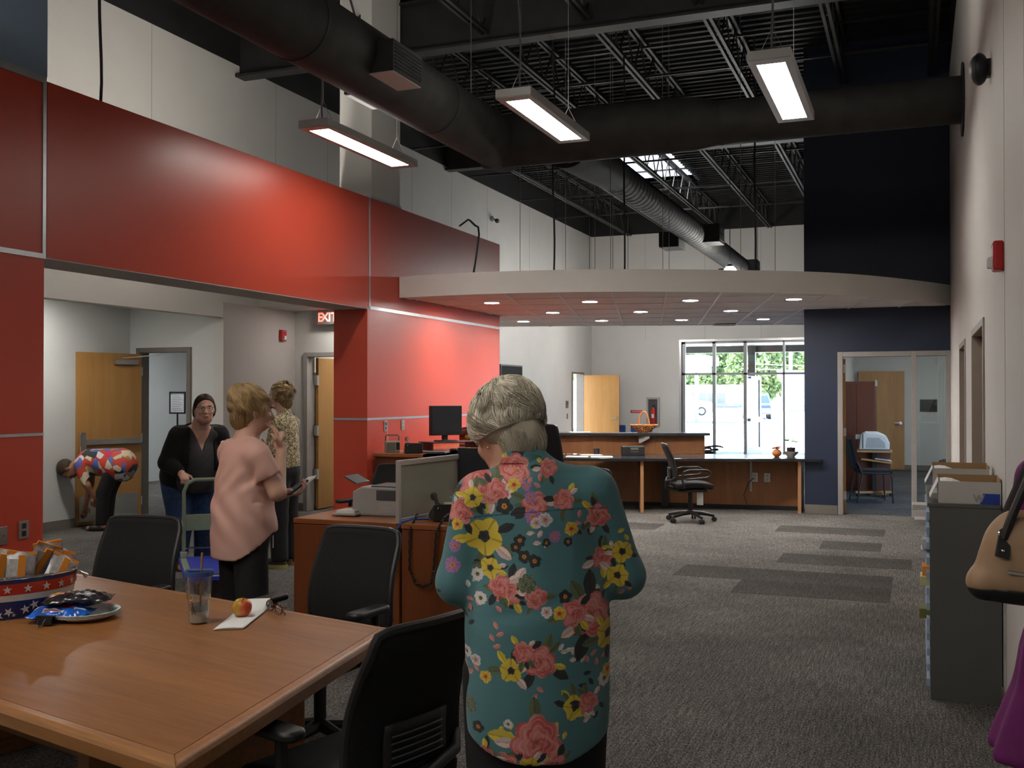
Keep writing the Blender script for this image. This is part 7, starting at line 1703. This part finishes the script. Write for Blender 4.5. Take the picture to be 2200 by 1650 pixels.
lock_hair(lp, lc, RL, (.103, .112, .108), 120, 1800, ((.58, .42, .22), (.26, .16, .07)), 61, attr_mat('hair_blonde', .42), attr_mat('hair_blonde_base', .55, .5, 160), (.34, .23, .11), wave=.3, Lr=(.25, .5), thmax=2.3, vol=1.5, curl=.05, r=.0024, tuft=.012)

# ---------------------------------------------------------------- woman in the black cardigan pushing the cart
ct = person('woman with glasses in a black cardigan, grey top and jeans pushing the cart', (-6.22, 7.72, 0), math.radians(-122))
skC = skin_mat('skin_rosy', (.62, .34, .25))
RC = rot_to(math.radians(-14), math.radians(4), 0); cc = V3(.0, .305, 1.475)
S = SDF((-.36, -.34, -.01), (.36, .62, 1.66), .0075)
CPh = head(S, cc, RC, 1.06)
S.ell(CPh(0, .03, -.085), (.065, .06, .05), .03)
S.chain([(0, .17, 1.27), (0, .22, 1.34), (0, .26, 1.40)], [.085, .07, .07], .03)
S.ell((0, .09, 1.08), (.20, .16, .25), .06, rot_to(0, -.30, 0).T); S.ell((0, -.03, .86), (.23, .19, .18), .06); S.cap((-.16, .165, 1.24), (.16, .165, 1.24), .07, .07, .05)
cR = [V3(.20, .165, 1.225), V3(.27, .10, .985), V3(.215, .335, .90)]; cL = [V3(-.20, .165, 1.225), V3(-.28, .12, .985), V3(-.20, .335, .90)]
for a, sd in ((cR, 1), (cL, -1)):
    S.chain(a, [.062, .052, .032], .02)
    hand(S, a[2], V3(-sd*.05, .8, -.45), V3(-sd*.1, -.45, -.9), sd, 1.15, sc=1.05)
for s in (-1, 1):
    S.chain([(s*.11, -.04, .82), (s*.11, .03, .46), (s*.11, -.05, .09)], [.13, .085, .045], .04); S.cap((s*.11, -.07, .045), (s*.13, .11, .03), .042, .036, .02)
S.obj('body', skC, ct); face_parts(ct, CPh, RC, 1.06, (.06, .035, .02))
S = SDF((-.34, -.34, 0), (.34, .30, 1.0), .011); S.ell((0, -.05, .86), (.255, .21, .18), .06)
for s in (-1, 1): S.chain([(s*.12, -.05, .80), (s*.122, .025, .45), (s*.12, -.05, .09)], [.155, .115, .085], .04)
S.disp(lambda X, Y, Z: .005*nz1(X*2, Y*2, Z*.8)); S.cut((0, 0, .06), (0, 0, -1)); S.obj('jeans', mat('denim_blue', (.020, .045, .125), .85, var=.25, vscale=30, bump=.2, bscale=300), ct)
for s in (-1, 1): MB().prism([(s*.125+.052*math.cos(a), .02+.135*math.sin(a)) for a in np.linspace(0, 2*PI, 24, endpoint=False)], 0, .018).build('sandal_sole', mat('sandal_brown', (.09, .045, .02), .7, var=.1), ct); MB().tube([(s*.125-.05, .06, .02), (s*.125-.03, .065, .075), (s*.125+.03, .065, .075), (s*.125+.05, .06, .02)], .012, 8).build('sandal_strap', mat('sandal_brown', (.09, .045, .02)), ct, smooth=True)
# grey top
S = SDF((-.36, -.28, .62), (.36, .42, 1.40), .009)
S.ell((0, .095, 1.08), (.205, .175, .26), .06, rot_to(0, -.30, 0).T); S.ell((0, .02, .86), (.235, .205, .22), .06); S.cap((-.15, .17, 1.24), (.15, .17, 1.24), .075, .075, .05)
S.disp(lambda X, Y, Z: .005*nz3(X, Y, Z*.6)); S.cutf(lambda X, Y, Z: .70-Z+0*X+0*Y)
S.cutf(lambda X, Y, Z: np.minimum(.38*(Z-1.09)-np.abs(X)+0*Y, Y-.10)); S.cut((0, .2, 1.36), (0, .3, 1))
S.obj('grey_top', mat('grey_jersey', (.055, .052, .055), .85, var=.15, vscale=40), ct, sub=1, smooth_it=2)
# cardigan: outer volume with an open front
S = SDF((-.42, -.36, .58), (.42, .46, 1.42), .009)
S.ell((0, .085, 1.08), (.232, .195, .27), .06, rot_to(0, -.30, 0).T); S.ell((0, -.04, .86), (.285, .235, .24), .06); S.cap((-.17, .16, 1.25), (.17, .16, 1.25), .085, .085, .05)
for a in (cR, cL): S.chain([a[0], a[1], a[1]*.22+a[2]*.78], [.082, .076, .058], .03)
S.disp(lambda X, Y, Z: .006*nz3(X, Y, Z*.7)); S.cutf(lambda X, Y, Z: .645+.30*np.clip(Y, 0, 1)-Z+0*X)
S.cutf(lambda X, Y, Z: np.minimum((.105+.06*np.clip(1.2-Z, 0, 1))-np.abs(X+.0), Y-.06)); S.cut((0, .14, 1.325), (0, .25, 1))
S.obj('cardigan', mat('black_knit', (.010, .010, .011), .92, var=.25, vscale=60), ct, sub=1, smooth_it=2)
MB().ell((0, 0, 0), (.026, .010, .026), 14, 8).build('badge', 'paper', ct, smooth=True, loc=(-.155, .352, 1.16))
S = SDF(cc-.17, cc+.17, .007)
def CP2(v): return cc+RC@(np.asarray(v)*1.06)
S.ell(CP2(V3(0, -.018, .024)), V3(.084, .101, .099)*1.06, .02, RC.T); S.ell(CP2(V3(.05, -.03, -.03)), V3(.042, .06, .07)*1.06, .03, RC.T); S.ell(CP2(V3(-.05, -.03, -.03)), V3(.042, .06, .07)*1.06, .03, RC.T); S.ell(CP2(V3(0, -.05, -.04)), V3(.075, .065, .07)*1.06, .02, RC.T)
S.disp(lambda X, Y, Z: .002*nz1(X*3, Y*3, Z*3)); S.cut(CP2(V3(0, .030, .03)), RC@V3(0, .80, -.62)); S.disp(lambda X, Y, Z: -.0*X); S.cut(CP2(V3(0, 0, -.08)), V3(0, .1, -1))
S.obj('hair', attr_mat('hair_brown_base', .75, .4, 160), ct, sub=1, colour=lambda V: np.clip(np.array((.050, .022, .013))[None]*(1+.5*nz2(V[:, 0]*8, V[:, 1]*8, V[:, 2]*2)[:, None]), .003, 1))
rg5 = np.random.default_rng(77)
def sleek(i):
    ph = rg5.uniform(0, 2*PI); u = np.linspace(0, 1, 12); th = np.minimum(rg5.uniform(.0, 1.0)+rg5.uniform(.5, 1.1)*u, 2.05); f = ph+(.9*u*(1 if math.cos(ph) > 0 else -1) if math.sin(ph) > 0 else .1*u)*-1
    r_ = 1+rg5.uniform(-.01, .03); x = .086*np.sin(th)*np.cos(f)*r_; y = -.018+.103*np.sin(th)*np.sin(f)*r_; z = .024+.101*np.cos(th)*r_
    bad = (y*.80-z*.62 > .012)
    if bad.any():
        k = int(np.argmax(bad))
        if k < 4: return None
        x, y, z = x[:k], y[:k], z[:k]
    return cc+(np.stack([x, y, z], 1)*1.06)@RC.T, np.clip(rg5.normal(.5, .3), 0, 1)
strands('hair_strands', ct, sleek, 1500, attr_mat('hair_brown_strand', .5), r=.0015, cols=((.10, .045, .025), (.022, .010, .006)))
# glasses
gl_ = MB()
for s in (-1, 1):
    e_ = [CPh(s*.031+.024*math.cos(2*PI*k/20), .108, -.006+.016*math.sin(2*PI*k/20)) for k in range(20)]
    gl_.tube(e_, .0016, 5, closed=True); gl_.tube([CPh(s*.055, .106, .002), CPh(s*.078, .06, .004), CPh(s*.080, -.01, .0)], .0016, 5)
gl_.tube([CPh(-.008, .110, -.002), CPh(.008, .110, -.002)], .0016, 5); gl_.build('eyeglasses', 'black', ct, smooth=True)
MB().tube([CPh(.062*math.cos(a)*1.0, .03-.01+.05*math.sin(a), -.155-.03*max(0, math.sin(a))) for a in np.linspace(-.3, PI+.3, 16)], .0014, 5).build('necklace', 'chrome', ct)

# ---------------------------------------------------------------- bending woman at the propped door
bt = person('woman in a bright red, blue and cream patterned top bending down at the propped door', (-8.98, 9.50, 0), math.radians(112))
RBd = rot_to(0, math.radians(-92), 0); bc = V3(0, .40, .72)
S = SDF((-.28, -.42, -.01), (.28, .58, 1.05), .009)
BPh = head(S, bc, RBd, 1.)
S.chain([(0, .22, .80), (0, .30, .755), (0, .36, .73)], [.065, .052, .055], .03)
S.cap((0, -.16, .82), (0, .12, .80), .135, .125, .05); S.cap((-.12, .20, .79), (.12, .20, .79), .055, .055, .05)
bR = [V3(.14, .20, .77), V3(.16, .20, .50), V3(.12, .235, .27)]; bL = [V3(-.14, .20, .77), V3(-.16, .10, .54), V3(-.10, .05, .40)]
S.chain(bR, [.048, .038, .026], .02); S.chain(bL, [.048, .038, .026], .02); hand(S, bR[2], V3(-.1, .1, -1), V3(-1, 0, 0), -1, .35); hand(S, bL[2], V3(.2, .1, -1), V3(1, 0, 0), 1, .5)
for s in (-1, 1): S.chain([(s*.085, -.20, .80), (s*.09, -.06, .45), (s*.088, -.04, .09)], [.095, .058, .038], .03); S.cap((s*.09, -.06, .045), (s*.10, .11, .03), .036, .03, .02)
S.obj('body', skin_mat('skin_tan', (.36, .17, .10)), bt); face_parts(bt, BPh, RBd, 1.)
S = SDF((-.24, -.42, 0), (.24, .2, 1.0), .011); S.ell((0, -.22, .80), (.15, .15, .13), .05)
for s in (-1, 1): S.chain([(s*.088, -.20, .78), (s*.092, -.06, .45), (s*.09, -.04, .10)], [.105, .078, .066], .03)
S.cut((0, 0, .07), (0, 0, -1)); S.obj('trousers', MATS['black_trousers'], bt)
for s in (-1, 1):
    S = SDF((s*.095-.08, -.16, -.01), (s*.095+.08, .22, .12), .008); S.ell((s*.095, .02, .03), (.044, .125, .042), .02); S.cut((0, 0, .004), (0, 0, -1)); S.obj('shoe', MATS['black_shoe'], bt)
S = SDF((-.28, -.46, .48), (.28, .34, 1.02), .009)
S.cap((0, -.22, .79), (0, .14, .80), .178, .155, .05); S.ell((0, -.22, .75), (.212, .205, .19), .05); S.cap((-.12, .19, .79), (.12, .19, .79), .07, .07, .05)
for a in (bR, bL): S.chain([a[0], a[1]*.9+a[0]*.1], [.066, .056], .03)
S.disp(lambda X, Y, Z: .006*nz3(X, Y, Z)); S.cut((0, .285, .78), (0, 1, -.1)); S.cutf(lambda X, Y, Z: np.minimum(.60-.35*np.clip(-Y-.2, 0, 1)-Z+0*X, .10-Y))
pal = np.array(((.55, .05, .03), (.02, .02, .022), (.60, .52, .36), (.10, .13, .40), (.50, .02, .06), (.62, .60, .56), (.35, .22, .09), (.55, .06, .03)))
rb_ = np.random.default_rng(2); sd_ = rb_.uniform((-.3, -.5, .4), (.3, .4, 1.05), (620, 3)); si_ = rb_.integers(0, len(pal), 620)
def patchy(V):
    W_ = V*np.array((1, 1.1, .8))+.02*np.stack([nz3(V[:, 1]*2, V[:, 2]*2, V[:, 0]), nz1(V[:, 2]*2, V[:, 0], V[:, 1]*2), nz2(V[:, 0]*2, V[:, 1], V[:, 2]*2)], 1); D = ((W_[:, None]-(sd_*np.array((1, 1.1, .8)))[None])**2).sum(2); return pal[si_[D.argmin(1)]]
S.obj('top', attr_mat('patterned_cloth', .7), bt, sub=1, smooth_it=2, colour=patchy)
S = SDF(bc-.16, bc+.16, .007)
def BP2(v): return bc+RBd@np.asarray(v)
S.ell(BP2(V3(0, -.02, .026)), V3(.088, .104, .098), .02, RBd.T); S.disp(lambda X, Y, Z: .004*nz1(X*4, Y*4, Z*4)); S.cut(BP2(V3(0, .05, .03)), RBd@V3(0, .8, -.6)); S.cut(BP2(V3(0, 0, -.055)), RBd@V3(0, .1, -1))
S.obj('hair', attr_mat('hair_brown_base'), bt, sub=1, colour=lambda V: np.clip(np.array((.055, .032, .016))[None]*(1+.5*nz2(V[:, 0]*8, V[:, 1]*8, V[:, 2]*4)[:, None]), .004, 1))

# ---------------------------------------------------------------- person in the purple dress at the right edge, with the tan handbag
pp = person('person in a long purple dress at the right edge of the frame', (.55, 4.22, 0), math.radians(12))
S = SDF((-.30, -.24, -.01), (.34, .40, 1.72), .009); QR = rot_to(0, 0, 0); qc = V3(0, .03, 1.54); QPh = head(S, qc, QR, .98)
S.chain([(0, -.01, 1.34), (0, .01, 1.42), (0, .02, 1.46)], [.07, .054, .055], .03); S.ell((0, 0, 1.14), (.14, .10, .22), .05); S.ell((0, -.01, .90), (.155, .12, .13), .05); S.cap((-.13, 0, 1.31), (.13, 0, 1.31), .055, .055, .05)
qR = [V3(.16, -.01, 1.30), V3(.19, -.02, 1.05), V3(.14, .17, 1.02)]; qL = [V3(-.16, -.01, 1.30), V3(-.19, .05, 1.06), V3(-.05, .17, 1.16)]
S.chain(qR, [.048, .04, .026], .02); S.chain(qL, [.048, .04, .026], .02); hand(S, qR[2], V3(-.3, .9, .1), V3(-1, -.2, 0), 1, .6); hand(S, qL[2], V3(.8, .3, .4), V3(0, -1, 0), -1, .5)
for s in (-1, 1): S.chain([(s*.085, -.01, .86), (s*.09, .01, .46), (s*.088, -.01, .09)], [.088, .055, .036], .03); S.cap((s*.09, -.03, .045), (s*.10, .13, .03), .036, .03, .02)
S.obj('body', skB, pp); face_parts(pp, QPh, QR, .98)
S = SDF((-.40, -.40, .22), (.40, .40, 1.46), .010); S.ell((0, 0, 1.16), (.155, .118, .22), .05); S.cap((-.13, 0, 1.31), (.13, 0, 1.31), .064, .064, .05); S.cap((0, 0, 1.02), (0, 0, .62), .14, .19, .06); S.cap((0, 0, .62), (0, 0, .30), .19, .30, .06)
for a in (qR, qL): S.chain([a[0], a[0]*.5+a[1]*.5], [.062, .056], .03)
S.disp(lambda X, Y, Z: .018*np.sin(9*np.arctan2(Y, X+1e-6))*np.clip((.95-Z)/.7, 0, 1)+.003*nz3(X, Y, Z)); S.cut((0, 0, .27), (0, 0, -1)); S.cut((0, .02, 1.385), (0, .3, 1))
S.obj('dress', mat('purple_cloth', (.16, .012, .13), .75, var=.12, vscale=10, bump=.15, bscale=300), pp, sub=1, smooth_it=2)
for s in (-1, 1):
    S = SDF((s*.095-.08, -.14, -.01), (s*.095+.08, .22, .12), .008); S.ell((s*.095, .035, .03), (.044, .125, .045), .02); S.cut((0, 0, .004), (0, 0, -1)); S.obj('shoe', MATS['black_shoe'], pp)
S = SDF(qc-.17, qc+.17, .009); S.ell(qc+V3(0, -.02, .026), (.09, .105, .10), .02); S.ell(qc+V3(0, -.05, -.05), (.08, .06, .09), .03); S.cut(qc+V3(0, .05, 0), (0, .85, -.5)); S.obj('hair', attr_mat('hair_brown_base'), pp, colour=lambda V: np.tile(np.array((.06, .035, .02)), (len(V), 1)))

hb = thing('handbag', 'tan leather handbag with black straps hanging at the right edge', 'handbag', (.372, 3.72, .93), math.radians(3))
bagm = mat('tan_leather', (.40, .255, .155), .5, var=.06, vscale=12, bump=.08, bscale=420)
S = SDF((-.26, -.12, -.02), (.26, .12, .36), .007)
S.cap((-.17, 0, .055), (.17, 0, .055), .055, .055, .05); S.cap((-.10, 0, .20), (.10, 0, .20), .062, .062, .07); S.cap((-.075, 0, .245), (.075, 0, .245), .048, .048, .05); S.ell((0, 0, .13), (.185, .075, .125), .05)
S.disp(lambda X, Y, Z: .003*nz3(X*.7, Y, Z*.7)); S.cut((0, 0, .035), (0, 0, -1)); S.obj('bag_body', bagm, hb, sub=1, smooth_it=2)
S = SDF((-.26, -.12, -.03), (.26, .12, .08), .007); S.cap((-.168, 0, .048), (.168, 0, .048), .054, .054, .05); S.ell((0, 0, .06), (.175, .072, .07), .04); S.cut((0, 0, .042), (0, 0, 1)); S.obj('bag_base', mat('black_leather', (.02, .018, .018), .5, var=.1, bump=.2, bscale=200), hb, sub=1, smooth_it=2)
for sy in (-1, 1):
    st = [(-.115, sy*.060, .205), (-.095, sy*.062, .27), (-.06, sy*.06, .36), (-.01, sy*.05, .48), (.05, sy*.035, .58), (.09, sy*.02, .61), (.12, sy*.035, .56), (.115, sy*.06, .36), (.115, sy*.060, .215)]
    MB().tube(catmull(st, 4), .014, 8).build('strap', mat('black_leather', (.02, .018, .018)), hb, smooth=True)
    for sx in (-1, 1):
        tab = MB().box(-.021, .021, -.004, .004, -.05, .02).build('strap_tab', mat('black_leather', (.02, .018, .018)), hb, bevel=.003, loc=(sx*.115, sy*.066, .195), rot=(sy*.25, -sx*.2, 0))
        MB().tube([(.020*math.cos(a), -.008*sy*0, .028+.017*math.sin(a)) for a in np.linspace(0, 2*PI, 18, endpoint=False)], .0028, 6, closed=True).build('ring', 'chrome', tab, smooth=True); MB().ell((0, sy*.006, -.028), (.006, .004, .006), 10, 8).build('rivet', 'chrome', tab, smooth=True)
MB().box(-.032, .032, -.003, .003, -.006, .006).build('nameplate', 'chrome', hb, bevel=.002, loc=(-.075, -.074, .098), rot=(-.1, .12, 0))
